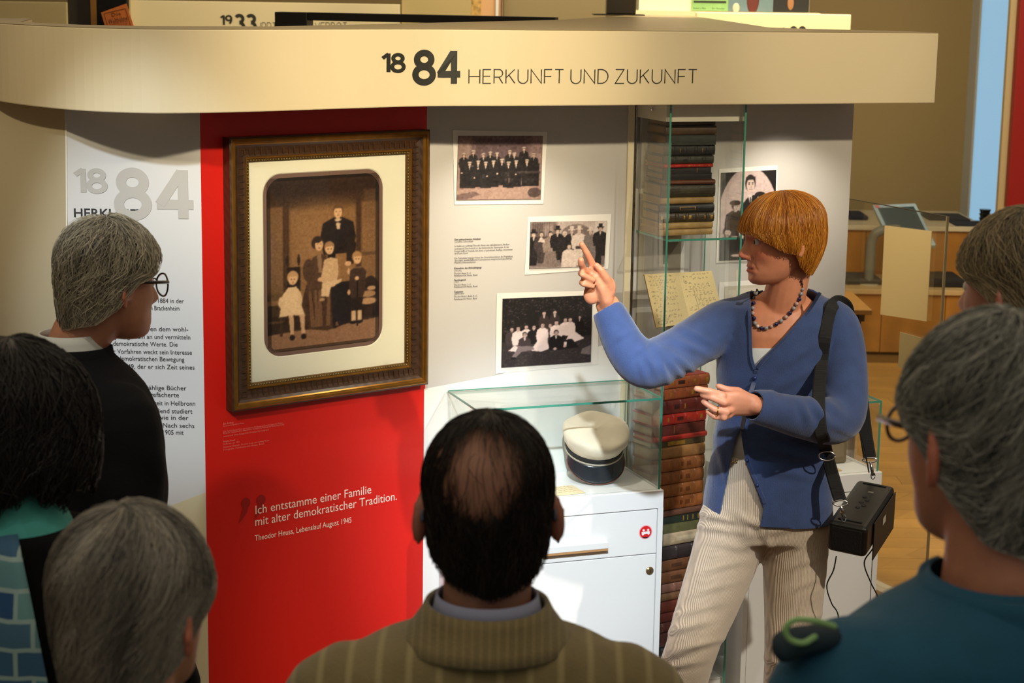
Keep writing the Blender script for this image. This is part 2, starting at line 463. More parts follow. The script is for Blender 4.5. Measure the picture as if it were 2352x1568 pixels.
white = mat('white_lacquer', (232, 233, 232), .38, var=(3, .02))
cream = mat('cream_paint', (226, 218, 198), .5, var=(2, .03))
oak = mat('oak_veneer', (176, 122, 52), .42, var=(9, .16), wave=(1.4, 'X', .10, 0, 7.0))
oakfloor = mat('oak_floor', (190, 146, 78), .38, var=(6, .12), wave=(1.0, 'Y', .08, 0, 9.0))
beige = mat('beige_wall_paint', (196, 178, 136), .6, var=(1.5, .04))
black_metal = mat('black_metal', (26, 24, 22), .42, spec=.4)
chrome = mat('chrome', (205, 205, 205), .16, metal=1)
glass = glass_mat('clear_glass', (.982, .99, .985), .32)
glass_edge = mat('green_glass_edge', (74, 150, 128), .18, spec=.7)
tape = mat('black_ink', (32, 32, 30), .55)

f = MB()
NB = 0
fl = MB().box(-6, 7.5, -2.0, 14.5, -.05, 0.0).build('floor', mat('dark_subfloor', (120, 88, 44), .6)); tag(fl, kind='structure')
plank_me = MB().box(.001, 1.449, .001, .139, 0, .005).mesh('plank'); plank_me.materials.append(oakfloor)
for i in range(36):
    for j in range(3):
        o = bpy.data.objects.new('plank', plank_me); COL.objects.link(o); o.parent = fl
        o.location = (.9 + j * 1.45 - (i * 7 % 5) * .29, 5.9 + i * .14, 0.0)
ce = MB().box(-6, 7.5, -2.0, 14.5, 3.9, 4.0).build('ceiling', mat('ceiling_paint', (205, 190, 160), .8)); tag(ce, kind='structure')
wb = MB().box(-6, 3.17, 13.2, 13.4, 0, 3.9).build('wall_back', mat('khaki_wall_paint', (166, 146, 102), .7, var=(1.2, .04))); tag(wb, kind='structure')
# plastered window reveal beside the back wall, its daylight put in as glow
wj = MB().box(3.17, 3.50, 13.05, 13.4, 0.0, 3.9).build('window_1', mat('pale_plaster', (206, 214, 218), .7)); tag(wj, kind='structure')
day = mat('daylight_glow_sheet', (120, 130, 136), .3); day.node_tree.nodes['Principled BSDF'].inputs['Emission Color'].default_value = (.26, .50, .70, 1); day.node_tree.nodes['Principled BSDF'].inputs['Emission Strength'].default_value = .85
MB().box(3.185, 3.43, 13.03, 13.049, .62, 3.3).build('pane', day, wj)  # added glowing sheet standing in for daylight on the reveal
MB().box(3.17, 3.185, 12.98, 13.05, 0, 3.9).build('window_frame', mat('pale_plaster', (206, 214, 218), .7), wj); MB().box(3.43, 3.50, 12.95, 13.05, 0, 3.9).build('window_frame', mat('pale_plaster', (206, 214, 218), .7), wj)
wr = MB().box(3.50, 3.60, 12.6, 13.4, 0, 3.9).build('trim_1', beige); tag(wr, kind='structure')
wright = MB().box(3.60, 7.4, 12.5, 12.7, 0, 3.9).build('wall_right', beige); tag(wright, kind='structure')
wl_ = MB().box(-6.1, -5.9, -2, 14.5, 0, 3.9).build('wall_left', beige); tag(wl_, kind='structure')

# ================================================================ EXHIBIT STATION
SZ_T, SZ_B = 2.071, 1.876
hp = [(-1.50, 5.30), (-1.42, 4.98), (-1.286, 4.70), (-1.07, 4.46), (-.896, 4.38), (-.75, 4.41), (-.59, 4.515), (-.417, 4.66), (-.22, 4.80)]
e1 = loc(-.45, -.025); e2 = loc(.790, -.025)
hp += [(e1[0], e1[1]), (loc(0, -.025)[0], loc(0, -.025)[1]), (loc(.4, -.025)[0], loc(.4, -.025)[1]), (e2[0], e2[1])]
def catmull(P, n=8):
    P = [np.array(p, float) for p in P]; Q = [2 * P[0] - P[1]] + P + [2 * P[-1] - P[-2]]; out = []
    for i in range(1, len(Q) - 2):
        for t in np.linspace(0, 1, n, endpoint=False):
            a, b, c, d = Q[i - 1:i + 3]
            out.append(.5 * ((2 * b) + (c - a) * t + (2 * a - 5 * b + 4 * c - d) * t * t + (3 * b - a - 3 * c + d) * t ** 3))
    return out + [P[-1]]
hc = catmull(hp, 7)
canopy = thing('display_canopy', 'cream curved header canopy lettered 1884 HERKUNFT UND ZUKUNFT above the exhibit', 'canopy', (0, 0, SZ_B))
back = [loc(.790, .17), loc(.60, .34), np.array([.76, 5.70, 0]), np.array([.74, 8.1, 0]), np.array([.52, 8.1, 0]), np.array([.14, 6.45, 0]), np.array([-.62, 4.80, 0]),
        np.array([-.90, 4.62, 0]), np.array([-1.08, 4.66, 0]), np.array([-1.28, 4.86, 0]), np.array([-1.36, 5.30, 0])]
fas = MB().prism([(p[0], p[1]) for p in hc] + [(p[0], p[1]) for p in back], 0.0, SZ_T - SZ_B).build('fascia', mat('cream_header_lacquer', (222, 208, 174), .42, var=(1.2, .02)), canopy, bevel=.003)
_cm = fas.data.copy(); _cm.transform(Matrix.Translation((0, 0, SZ_B))); canopy_tree = bvh_of(_cm); bpy.data.meshes.remove(_cm)
MB().prism([(p[0], p[1]) for p in hc] + [(p[0], p[1]) for p in back], SZ_T - SZ_B + .0002, SZ_T - SZ_B + .0008).build('roof_plate', mat('darker_roof_lacquer', (164, 146, 104), .35, var=(2, .05)), canopy)  # top plate in a darker tone than the fascia
# header lettering follows the straight run of the fascia
HN = -BV
def headpt(px, py): return onp(px, py, loc(0, -.0262), BV)
ink = mat('header_ink', (34, 36, 30), .5)
def stroke_part(name, s, px0, px1, pyb, hpx, w, gap, parent, m, bold=False):
    """lettering from px0 to px1 on the fascia, baseline pyb, cap height hpx (picture pixels)"""
    A = headpt(px0, pyb); B = headpt(px1, pyb); h = np.linalg.norm(headpt(px0, pyb - hpx) - A)
    mb, wd = strokes(s, h, w, gap)
    me = mb.mesh(name); L_ = np.linalg.norm(B - A)
    me.transform(Matrix.Diagonal((L_ / wd, 1, 1, 1)))
    mb_me = me.copy(); me.transform(frame_M(A, AV, ZV)); V = get_co(me); Q = project(V)
    Z = [p.co.z for p in mb_me.vertices]; V = np.array([cast(canopy_tree, q[0], q[1], .0012 + zz, 5.0) for q, zz in zip(Q, Z)]); set_co(me, V)
    me.transform(parent.matrix_world.inverted())
    return obj(name, me, m, parent)
bpy.context.view_layer.update()
stroke_part('lettering', '18', 878, 928, 165.5, 43, .19, .16, canopy, ink)
stroke_part('lettering', '84', 953, 1054, 192.5, 76, .20, .16, canopy, ink)
for w_, a_, b_ in (('HERKUNFT', 1077, 1294), ('UND', 1311, 1396), ('ZUKUNFT', 1413, 1600)):
    stroke_part('lettering', w_, a_, b_, 191.5, 32, .068, .215, canopy, ink)

def board(name, label, P, Q, z0, z1, th, m, nrm, extra=None):
    """a wall board whose front face runs from P to Q"""
    t = thing(name, label, 'wall panel', (P[0], P[1], 0))
    c = [(P[0], P[1], z0), (Q[0], Q[1], z0), (Q[0], Q[1], z1), (P[0], P[1], z1)]
    mb = MB(); slab(mb, [np.array(x) - np.array((P[0], P[1], 0)) for x in c], nrm, th)
    mb.build('board', m, t)
    bpy.context.view_layer.update()
    return t
ZT = SZ_B - .001
LP = np.array([-1.125, 4.67, 0]); LQ = np.array([-.787, 4.67, 0])           # left text panel, frontal
WL = loc(0, .276) ; 
GQ = onp(981, 245, loc(0, .276), BV); GQ[2] = 0                                # joint of red and grey panels
GR = loc(.706, .276)
RD = math.radians(38); RV = np.array([math.cos(RD), math.sin(RD), 0]); RN = np.array([math.sin(RD), -math.cos(RD), 0])
RQ = GQ.copy()
RP = onp(459, 255, GQ, RN); RP[2] = 0
LQ = RP.copy(); LP[1] = LQ[1]; LN = np.array([0, -1.0, 0])
print('red left', RP, 'joint', GQ, 'left panel', LP)
tp = board('text_panel', 'pale grey text panel with large faded 1884 left of the red panel', LP, LQ, 0, ZT, .03, mat('pale_grey_print', (214, 215, 216), .5), LN)
rp = board('red_panel', 'bright red wall panel carrying the framed family picture and a quotation', RP, RQ, 0, ZT, .05, mat('red_print', (206, 20, 6), .45, var=(2.0, .05)), RN)
gp = board('photo_board', 'light grey photo panel behind the white cabinets and glass case', GQ, GR, 0, ZT, .05, mat('grey_print', (192, 190, 188), .5), -BV)
CP = LP + np.array([-.62, .66, 0]); CN = unit(np.array([-.66, -.62, 0]))
cp = board('side_board', 'plain cream wall panel at the left picture edge beside the text panel', CP, LP, 0, ZT, .03, mat('cream_print', (212, 200, 168), .55), CN)

def onL(px, py, d=.001): return onp(px, py, LP - np.array([0, d, 0]), LN)
def onR(px, py, d=.001): return onp(px, py, RP + RN * d, RN)
def onG(px, py, d=.001): return onp(px, py, GQ - BV * d, BV)

def flat_part(name, pts, m, parent):
    P = [Vector(p) for p in pts]; Mi = parent.matrix_world.inverted()
    mb = MB(); mb.add([Mi @ p for p in P], [tuple(range(len(P)))])
    return mb.build(name, m, parent, fix=False)
# printed colour fields on the boards (flat print)
flat_part('printed_field', [onL(471, 1131), onL(300, 1195), onL(150, 1250), onL(150, 1720), onL(481, 1720)], mat('cream_print_field', (216, 206, 172), .5), tp)
flat_part('printed_field', [onG(973, 893), onG(1140, 862), onG(1357, 800), onG(1437, 778), onG(1945, 690), onG(1930, 1750), onG(967, 1750)], mat('white_print_field', (232, 232, 228), .5), gp)
flat_part('edge_strip', [onL(150, 283, .0024), onL(153.2, 282, .0024), onL(162, 1500, .0024), onL(158.8, 1500, .0024)], mat('white_edge', (238, 236, 226), .5), tp)

# ---- text panel lettering
gnum = mat('faded_grey_print', (186, 184, 180), .5)
def L_strokes(s, px0, px1, pyb, hpx, w, gap, m):
    A = onL(px0, pyb, .0015); B = onL(px1, pyb, .0015); h = np.linalg.norm(onL(px0, pyb - hpx, .0015) - A)
    mb, wd = strokes(s, h, w, gap); me = mb.mesh('lettering'); me.transform(Matrix.Diagonal(((abs(B[0] - A[0])) / wd, 1, 1, 1)))
    me.transform(tp.matrix_world.inverted() @ frame_M(A, (1, 0, 0), ZV)); return obj('lettering', me, m, tp)
L_strokes('18', 172, 242, 441, 54, .20, .18, gnum)
L_strokes('84', 272, 440, 500, 112, .20, .20, gnum)
pink_ink = mat('panel_ink', (38, 38, 40), .5)
def L_text(s, px0, pyb, hpx, pxw=None, off=0.0):
    A = onL(px0, pyb, .0016); h = np.linalg.norm(onL(px0, pyb - hpx, .0016) - A)
    wd = None if pxw is None else np.linalg.norm(onL(px0 + pxw, pyb, .0016) - A)
    return text('lettering', s, A, (1, 0, 0), ZV, h / .70, pink_ink, tp, width=wd, off=off)
L_text('HERKUNFT', 168, 498, 20, 162, .012)
for s, x0, y, x1 in [('Theodor Heuss wird am 31. Januar 1884 in der', 167, 692, 422), ('Kleinstadt Brackenheim bei Heilbronn in Brackenheim', 167, 709, 411),
                     ('geboren. Seine Eltern gehören dem wohl-', 167, 757, 432), ('habenden Bildungsbürgertum an und vermitteln', 167, 775, 436),
                     ('ihm liberale und demokratische Werte. Die', 167, 792, 407), ('Geschichte seiner Vorfahren weckt sein Interesse', 167, 810, 440),
                     ('an der freiheitlich-demokratischen Bewegung', 167, 826, 423), ('der Revolution 1848/49, der er sich Zeit seines', 167, 844, 446),
                     ('Lebens verpflichtet fühlt.', 167, 860, 310), ('Als Schüler liest Heuss unzählige Bücher', 167, 892, 428),
                     ('und erwirbt sich eine breit gefächerte', 167, 908, 410), ('Bildung. Die unbeschwerte Schulzeit in Heilbronn', 167, 927, 447),
                     ('endet mit dem Abitur. Anschließend studiert', 167, 945, 441), ('er in Berlin und München sowie in der', 167, 960, 432),
                     ('Hauptstadt Nationalökonomie. Nach sechs', 167, 978, 445), ('Semestern beendet er sein Studium 1905 mit', 167, 994, 421)]:
    L_text(s, x0, y, 10.5, x1 - x0)

# ---- red panel lettering
rw = mat('red_panel_white_ink', (244, 226, 214), .5); rq = mat('dark_red_print', (150, 12, 6), .5); rs = mat('red_panel_pale_ink', (236, 120, 104), .5)
def R_text(s, p0, p1, hpx, m, **kw):
    A = onR(*p0, .0015); B = onR(*p1, .0015); h = np.linalg.norm(onR(p0[0], p0[1] - hpx, .0015) - A)
    return text('lettering', s, A, RV, ZV, h / .70, m, rp, width=np.linalg.norm(B - A), **kw)
R_text('Ich entstamme einer Familie', (585, 1181), (851, 1129), 20, rw)
R_text('mit alter demokratischer Tradition.', (585, 1208), (910, 1143), 20, rw)
R_text('Theodor Heuss, Lebenslauf August 1945', (585, 1242), (807, 1196), 13, rw)
for k, x in enumerate((562, 597)):                                        # the printed quotation marks
    A = onR(x + 3, 1180 - k * 7, .0012); mb = MB()
    poly = arc(0, .030, .0135, .0145, -60, 230, 18) + [(-.012, .008), (-.018, -.012), (-.022, -.022), (-.014, -.016), (.004, .004)]
    mb.add([(x_, y_, 0) for x_, y_ in poly], [tuple(range(len(poly)))])
    me = mb.mesh('lettering'); me.transform(rp.matrix_world.inverted() @ frame_M(A, RV, ZV)); obj('lettering', me, rq, rp)
for s, y, x1, off in [('Ein Anfang', 975, 536, .01), ('In einem bürgerlichen Haus', 980, 560, 0), ('Die Familie Heuss führt ein modernes Heilbronner Patrizierhaus mit Mutter', 993, 650, 0),
                 ('Elisabeth, Lehrerstochter Hauptmann, Ausstattung, Bildung und Büchersammlung', 997, 652, 0), ('weisen auf einen bürgerlich-liberalen Hintergrund.', 1004, 618, 0),
                 ('Familie Heuss', 1016, 540, .012), ('Heilbronn, um 1890', 1022, 550, 0), ('Hermann, Elisabeth, Theodor, Louis und Ludwig Heuss', 1029, 618, 0), ('Fotografie, Familienarchiv Heuss, Basel', 1035, 606, 0)]:
    R_text(s, (513, y), (x1, y - (x1 - 513) * .165), 4.2, rs, off=off, res=1)

# ---- grey panel captions
gi = mat('caption_ink', (52, 50, 50), .5)
def G_text(s, px, py, x1, hpx, off=0.0, shear=0):
    A = onG(px, py, .0015); B = onG(x1, py - (x1 - px) * .04, .0015); h = np.linalg.norm(onG(px, py - hpx, .0015) - A)
    text('lettering', s, A, AV, ZV, h / .7, gi, gp, width=np.linalg.norm(B - A), off=off, shear=shear, res=1)
for s, y, x1, off, sh in [('Eine unbeschwerte Schulzeit', 552, 1104, .02, 0), ('Carefree Schooldays', 557, 1086, 0, .2),
        ('In Heilbronn verbringt Theodor Heuss eine unbekümmerte Kindheit', 567, 1170, 0, 0), ('und Jugend. Dort besucht er das humanistische Gymnasium. In der', 573, 1169, 0, 0),
        ('Freizeit trifft er Freunde, mit denen er gemeinsam Ausflüge unternimmt', 579, 1177, 0, 0), ('und Feste feiert.', 584, 1075, 0, 0),
        ('Die Tanzschule hingegen bietet den Oberstufenschülern die Möglichkeit,', 595, 1178, 0, 0), ('den engen gesellschaftlichen Konventionen entsprechend gleichaltrige', 600, 1176, 0, 0),
        ('Mädchen kennenzulernen.', 605, 1093, 0, 0), ('Klassenfoto des Abiturjahrgangs', 618, 1106, .02, 0), ('1901/02', 624, 1059, 0, 0), ('Theodor Heuss 8. v. l.', 630, 1082, 0, 0),
        ('Familienarchiv Heuss, Basel', 635, 1096, 0, 0), ('Faschingszeit', 645, 1070, .02, 0), ('1901', 650, 1052, 0, 0), ('Theodor Heuss 1. v. l.', 656, 1082, 0, 0), ('Familienarchiv Heuss, Basel', 661, 1096, 0, 0),
        ('Tanzschule', 672, 1064, .02, 0), ('1899/1900', 677, 1065, 0, 0), ('Theodor Heuss 1. Reihe 4. v. l.', 683, 1096, 0, 0), ('Familienarchiv Heuss, Basel', 689, 1095, 0, 0)]:
    G_text(s, 1044 if y < 615 else 1043, y, x1, 4.3, off, sh)

# ================================================================ PICTURE FRAME
fr_z = (1.092, 1.797)
FO = onR(527, 318, .035); FO1 = onR(988, 297, .035)
fw = float(np.dot(FO1 - FO, RV)); fh = fr_z[1] - fr_z[0]
s0 = float(np.dot(FO - RP, RV))
fP = RP + RV * s0 + RN * .0; fP[2] = fr_z[0]
FM = Matrix(((RV[0], 0, RN[0], fP[0]), (RV[1], 0, RN[1], fP[1]), (0, 1, 0, fr_z[0]), (0, 0, 0, 1)))     # x along the wall, y up, z out of the wall
frame = thing('framed_portrait', 'dark gilt wooden picture frame with a sepia family portrait on the red panel', 'picture', M=FM)
bpy.context.view_layer.update()
gilt = mat('aged_gilt_wood', (104, 74, 30), .34, metal=.55, var=(22, .3), bump=(60, .25))
gilt2 = mat('bright_gilt_edge', (150, 104, 40), .28, metal=.75, var=(30, .25))
dark_wood = mat('dark_brown_frame_wood', (58, 36, 18), .38, var=(20, .25), wave=(20, 'DIAGONAL', .12, .15, 1.5), spec=.6)
BW = .066
def moulding(name, prof, m, parent, W=None, H=None, o=0.0, nseg=1):
    """mitred frame from a profile of (inset, height) points"""
    W = W or fw; H = H or fh
    rings = []
    for cx, cy, dx, dy in ((0, 0, 1, 1), (W, 0, -1, 1), (W, H, -1, -1), (0, H, 1, -1)):
        rings.append([(cx + dx * (i + o), cy + dy * (i + o), z) for i, z in prof])
    mb = MB(); n = len(prof); vs = [p for r in rings for p in r]; fs = []
    for k in range(4):
        for j in range(n - 1):
            a = k * n + j; b = ((k + 1) % 4) * n + j; fs.append((a, b, b + 1, a + 1))
    mb.add(vs, fs)
    return mb.build(name, m, parent, fix=False)
moulding('frame_back', [(0, .0), (0, .034), (.004, .036)], dark_wood, frame)
moulding('outer_rail', [(.004, .036), (.007, .0385), (.012, .038), (.014, .034), (.017, .033), (.020, .030)], gilt2, frame)
moulding('cove', [(.020, .030), (.026, .025), (.036, .0215), (.046, .0205), (.051, .0215)], dark_wood, frame)
moulding('inner_rail', [(.051, .0215), (.0525, .0245), (.0555, .0245), (.057, .021)], gilt2, frame)
moulding('sight_edge', [(.057, .021), (.0645, .018), (BW, .012)], gilt, frame)
bd = MB(); st = .0082
for xx in np.arange(.061, fw - .0605, st):
    for yy in (.0607, fh - .0607): bd.ball((xx, yy, .0195), (.0037, .0030, .0028), 6, 4)
for yy in np.arange(.061 + st, fh - .0615, st):
    for xx in (.0607, fw - .0607): bd.ball((xx, yy, .0195), (.0030, .0037, .0028), 6, 4)
tag(bd.build('bead_trim', mat('bead_bronze', (112, 98, 62), .35, metal=.6, var=(40, .2)), frame, smooth=True), kind='stuff')
rb = MB(); st = .0165
for xx in np.arange(.03, fw - .03, st):
    for y0, y1 in ((.027, .047), (fh - .047, fh - .027)): rb.box(xx, xx + .0035, y0, y1, .0212, .0236)
for yy in np.arange(.03, fh - .03, st):
    for x0, x1 in ((.027, .047), (fw - .047, fw - .027)): rb.box(x0, x1, yy, yy + .0035, .0212, .0236)
tag(rb.build('carved_flutes', dark_wood, frame), kind='stuff')
# mount with a rounded window
def rrect(x0, x1, y0, y1, r, n=8):
    out = []
    for cx, cy, a in ((x1 - r, y1 - r, 0), (x0 + r, y1 - r, 90), (x0 + r, y0 + r, 180), (x1 - r, y0 + r, 270)):
        out += [(cx + r * math.cos(math.radians(a + k * 90 / n)), cy + r * math.sin(math.radians(a + k * 90 / n))) for k in range(n + 1)]
    return out
def floc(px, py, d): 
    p = onR(px, py, d) - fP; return float(np.dot(p, RV)), float(p[2])
wx0 = floc(603, 600, .01)[0]; wx1 = floc(880, 600, .01)[0]; wy1 = floc(740, 392, .01)[1]; wy0 = floc(740, 808, .01)[1]
ins = rrect(wx0, wx1, wy0, wy1, .052)
outr = []
for (x, y) in ins:
    cx, cy = fw / 2, fh / 2; dx, dy = x - cx, y - cy
    k = min((fw / 2 - .06) / max(1e-6, abs(dx)), (fh / 2 - .06) / max(1e-6, abs(dy))); outr.append((cx + dx * k, cy + dy * k))
corners = [(.06, .06), (fw - .06, .06), (fw - .06, fh - .06), (.06, fh - .06)]
mb = MB(); n = len(ins)
mb.loft([[(x, y, .0125) for x, y in outr], [(x, y, .0125) for x, y in ins], [(fw / 2 + (x - fw / 2) * .985, fh / 2 + (y - fh / 2) * .99, .0105) for x, y in ins]], caps=False)
for cx, cy in corners:                                                     # corner fill of the mount
    near = sorted(range(n), key=lambda i: (outr[i][0] - cx) ** 2 + (outr[i][1] - cy) ** 2)[:2]
    a, b = outr[near[0]], outr[near[1]]; mb.add([(cx, cy, .0125), (*a, .0125), (*b, .0125)], [(0, 1, 2)])
mb.build('mount', mat('ivory_mount_card', (236, 230, 214), .7), frame)
MB().box(.03, fw - .03, .03, fh - .03, .001, .0075).build('backing', mat('mauve_card', (112, 84, 74), .8), frame)

def family_portrait():
    c = Cv(190, 288, (112, 78, 50)); X, Y = c.X, c.Y; H = 288 / 190
    c.a = c.a * (0.45 + .75 * np.exp(-(((X - .52) / .38) ** 2 + ((Y - .62) / .5) ** 2)))[..., None]
    c.rect(.19, .28, .80, 1.2, (138, 98, 62), .75, .06)
    c.rect(0, 0, 1, .20, (38, 22, 16), .85, .12)
    for x0, x1, a in ((.0, .15, .5), (.84, .99, .6)): c.rect(x0, .25, x1, 1.0, (150, 108, 72), a, .02)
    for x in (.15, .18, .80, .82): c.rect(x - .012, .2, x + .012, 1.15, (52, 32, 22), .75, .01)
    c.rect(.86, .14, .97, .40, (100, 72, 48), .5, .03); c.rect(.84, .70, .97, .73, (80, 54, 36), .8); c.rect(.02, .95, .14, 1.1, (100, 72, 46), .7)
    c.poly([(0, 1.36), (.25, 1.345), (.6, 1.34), (1, 1.30), (1, H), (0, H)], (134, 96, 72))
    c.poly([(0, 1.36), (.3, 1.33), (.6, 1.36), (.68, 1.32), (1, 1.28), (1, 1.18), (0, 1.2)], (44, 28, 20))
    # carved chair behind, stool and table at the sides
    c.rect(.17, .78, .29, 1.0, (34, 22, 16)); c.ell(.175, .72, .012, .05, (40, 26, 18)); c.ell(.275, .72, .012, .05, (40, 26, 18))
    c.rect(.0, 1.06, .13, 1.10, (120, 84, 56)); c.rect(.02, 1.1, .04, 1.36, (30, 20, 14)); c.rect(.11, 1.1, .13, 1.38, (60, 40, 28)); c.rect(0, 1.24, .14, 1.26, (80, 56, 38))
    c.ell(.92, 1.02, .07, .10, (40, 26, 20)); c.rect(.82, 1.12, .96, 1.19, (34, 22, 17)); c.ell(.90, 1.08, .07, .03, (150, 112, 82)); c.ell(.90, 1.145, .08, .03, (168, 128, 96)); c.ell(.93, 1.03, .04, .02, (170, 130, 98))
    c.rect(.83, 1.19, .85, 1.33, (28, 18, 14)); c.rect(.94, 1.19, .96, 1.3, (28, 18, 14))
    # the mother's broad dark skirt
    c.poly([(.34, .95), (.58, .92), (.66, 1.05), (.70, 1.33), (.52, 1.37), (.36, 1.34), (.28, 1.18)], (64, 42, 30))
    for k, x in enumerate((.36, .41, .45, .53)): c.poly([(x, 1.0), (x + .02, 1.0), (x + .06 - k * .012, 1.33), (x + .02 - k * .012, 1.33)], (112, 78, 54), .8)
    c.poly([(.55, .95), (.70, .95), (.73, 1.32), (.58, 1.36)], (34, 22, 18)); c.poly([(.58, 1.0), (.61, 1.0), (.625, 1.34), (.60, 1.34)], (120, 88, 66), .8); c.poly([(.66, .98), (.68, .98), (.70, 1.26), (.68, 1.26)], (110, 80, 60), .8)
    # father standing
    c.man(.625, .325, .112, (30, 19, 15), (206, 160, 120), (92, 62, 40), shirt=None, w=1.28)
    c.rect(.53, .62, .60, .98, (28, 18, 14)); c.poly([(.56, .95), (.74, .95), (.74, 1.3), (.58, 1.3)], (26, 17, 14))
    c.rect(.595, .388, .655, .408, (206, 176, 146), 1, .01); c.poly([(.60, .405), (.65, .405), (.64, .48), (.615, .48)], (196, 164, 134)); c.poly([(.585, .40), (.62, .412), (.66, .398), (.66, .43), (.62, .416), (.585, .43)], (26, 16, 13))
    c.poly([(.73, .52), (.79, .62), (.76, .80), (.70, .80), (.70, .6)], (34, 22, 17)); c.ell(.715, .79, .03, .022, (198, 152, 116)); c.ell(.72, .86, .012, .03, (190, 150, 118))
    # mother seated
    c.poly([(.36, .80), (.40, .71), (.47, .68), (.52, .70), (.54, .80), (.53, .98), (.34, 1.0)], (74, 50, 36)); c.ell(.36, .82, .05, .1, (70, 47, 34))
    c.poly([(.435, .68), (.475, .68), (.48, .85), (.45, .85)], (128, 96, 72))
    c.ell(.445, .585, .058, .058, (46, 29, 20)); c.ell(.455, .605, .037, .05, (202, 156, 118)); c.ell(.44, .555, .04, .03, (46, 29, 20))
    for dx in (-.014, .014): c.ell(.456 + dx, .597, .007, .005, (80, 54, 38))
    c.ell(.457, .632, .012, .004, (110, 70, 52)); c.poly([(.40, .92), (.52, .88), (.53, .92), (.42, .96)], (70, 46, 34)); c.ell(.47, .91, .03, .02, (196, 150, 116))
    # child on her lap
    c.poly([(.50, .74), (.56, .72), (.62, .74), (.63, .86), (.60, .98), (.50, 1.0), (.47, .9)], (188, 152, 118)); c.poly([(.48, .95), (.66, .92), (.65, .95), (.56, .99), (.54, 1.07), (.47, 1.06)], (198, 164, 130))
    c.ell(.545, .63, .045, .052, (150, 110, 76)); c.ell(.548, .65, .037, .045, (210, 166, 128)); c.rect(.508, .60, .588, .625, (150, 110, 76), 1, .01)
    for dx in (-.014, .014): c.ell(.549 + dx, .647, .007, .005, (90, 62, 44))
    c.ell(.55, .676, .01, .004, (120, 80, 60)); c.ell(.48, 1.09, .025, .014, (160, 124, 94))
    # child on the stool in white
    c.poly([(.13, 1.02), (.18, .955), (.25, .95), (.29, 1.0), (.30, 1.13), (.33, 1.22), (.22, 1.2), (.10, 1.21), (.12, 1.1)], (206, 172, 136)); c.ell(.12, 1.08, .025, .05, (206, 172, 136)); c.ell(.285, 1.07, .02, .05, (200, 164, 130))
    c.ell(.222, .865, .05, .055, (176, 134, 94)); c.ell(.222, .89, .038, .045, (206, 160, 122)); c.rect(.18, .838, .264, .862, (176, 134, 94), 1, .01)
    for dx in (-.014, .014): c.ell(.222 + dx, .885, .007, .005, (96, 66, 48))
    c.ell(.222, .915, .010, .004, (126, 84, 62))
    for x, d in ((.205, .02), (.30, .03)): c.poly([(x - .022, 1.2), (x + .022, 1.2), (x + .02 + d * .3, 1.37), (x - .012 + d * .3, 1.37)], (186, 146, 112)); c.ell(x + d * .5, 1.40, .024, .024, (30, 20, 15))
    # boy in sailor suit with a toy rifle
    c.poly([(.735, .86), (.79, .82), (.83, .82), (.88, .87), (.87, 1.05), (.84, 1.12), (.74, 1.12), (.72, 1.0)], (56, 38, 30)); c.poly([(.735, 1.1), (.85, 1.1), (.84, 1.22), (.74, 1.22)], (34, 23, 18))
    c.ell(.795, .735, .045, .05, (160, 118, 80)); c.ell(.80, .76, .035, .042, (206, 160, 122)); c.rect(.758, .712, .838, .735, (160, 118, 80), 1, .01)
    for dx in (-.012, .012): c.ell(.80 + dx, .757, .006, .005, (86, 58, 42))
    c.rect(.765, .825, .84, .84, (120, 90, 66), .8); c.rect(.792, .92, .806, 1.36, (24, 16, 12)); c.ell(.795, .93, .02, .018, (196, 150, 114)); c.ell(.722, 1.05, .014, .025, (190, 144, 110))
    for x in (.765, .82): c.rect(x - .02, 1.22, x + .02, 1.31, (196, 158, 124)); c.ell(x - .005, 1.325, .03, .014, (24, 16, 12))
    c.a = np.clip(c.a * 1.06 + 3, 0, 225); c.blur(1).noise(5, 1, 3).noise(4, 3, 5).blur(1)
    c.a[(X < .035) | (X > .965) | (Y < .03) | (Y > H - .03)] *= .55
    return c
M3 = np.array(FM)
def fpt(x, y, z): return M3[:3, :3] @ np.array([x, y, z]) + M3[:3, 3]
pc = family_portrait()
# the print shows inside the window, its corners rounded by the mount
m_ = .013
po = pc.mesh('photograph', [fpt(wx0 + m_, wy1 - m_, .0098), fpt(wx1 - m_, wy1 - m_, .0098), fpt(wx1 - m_, wy0 + m_, .0098), fpt(wx0 + m_, wy0 + m_, .0098)], frame)
# mauve border of the mount around the print, with rounded inner corners
ib = rrect(wx0 + m_, wx1 - m_, wy0 + m_, wy1 - m_, .046); ob = rrect(wx0 - .004, wx1 + .004, wy0 - .004, wy1 + .004, .054)
mb = MB(); mb.loft([[(x, y, .0102) for x, y in ob], [(x, y, .0102) for x, y in ib]], caps=False)
for (cx, cy, k0) in ((wx1 - m_, wy1 - m_, 0), (wx0 + m_, wy1 - m_, 1), (wx0 + m_, wy0 + m_, 2), (wx1 - m_, wy0 + m_, 3)):
    fan = [(x, y, .0102) for x, y in ib[k0 * 9:k0 * 9 + 9]]
    mb.add([(cx, cy, .0102)] + fan, [(0, i + 1, i + 2) for i in range(8)])
mb.build('inner_border', mat('mauve_border', (116, 88, 80), .7), frame, fix=False)
MB().box(.058, fw - .058, .058, fh - .058, .0142, .0155).build('glazing', glass_mat('frame_glass', (.97, .98, .97), .55), frame)

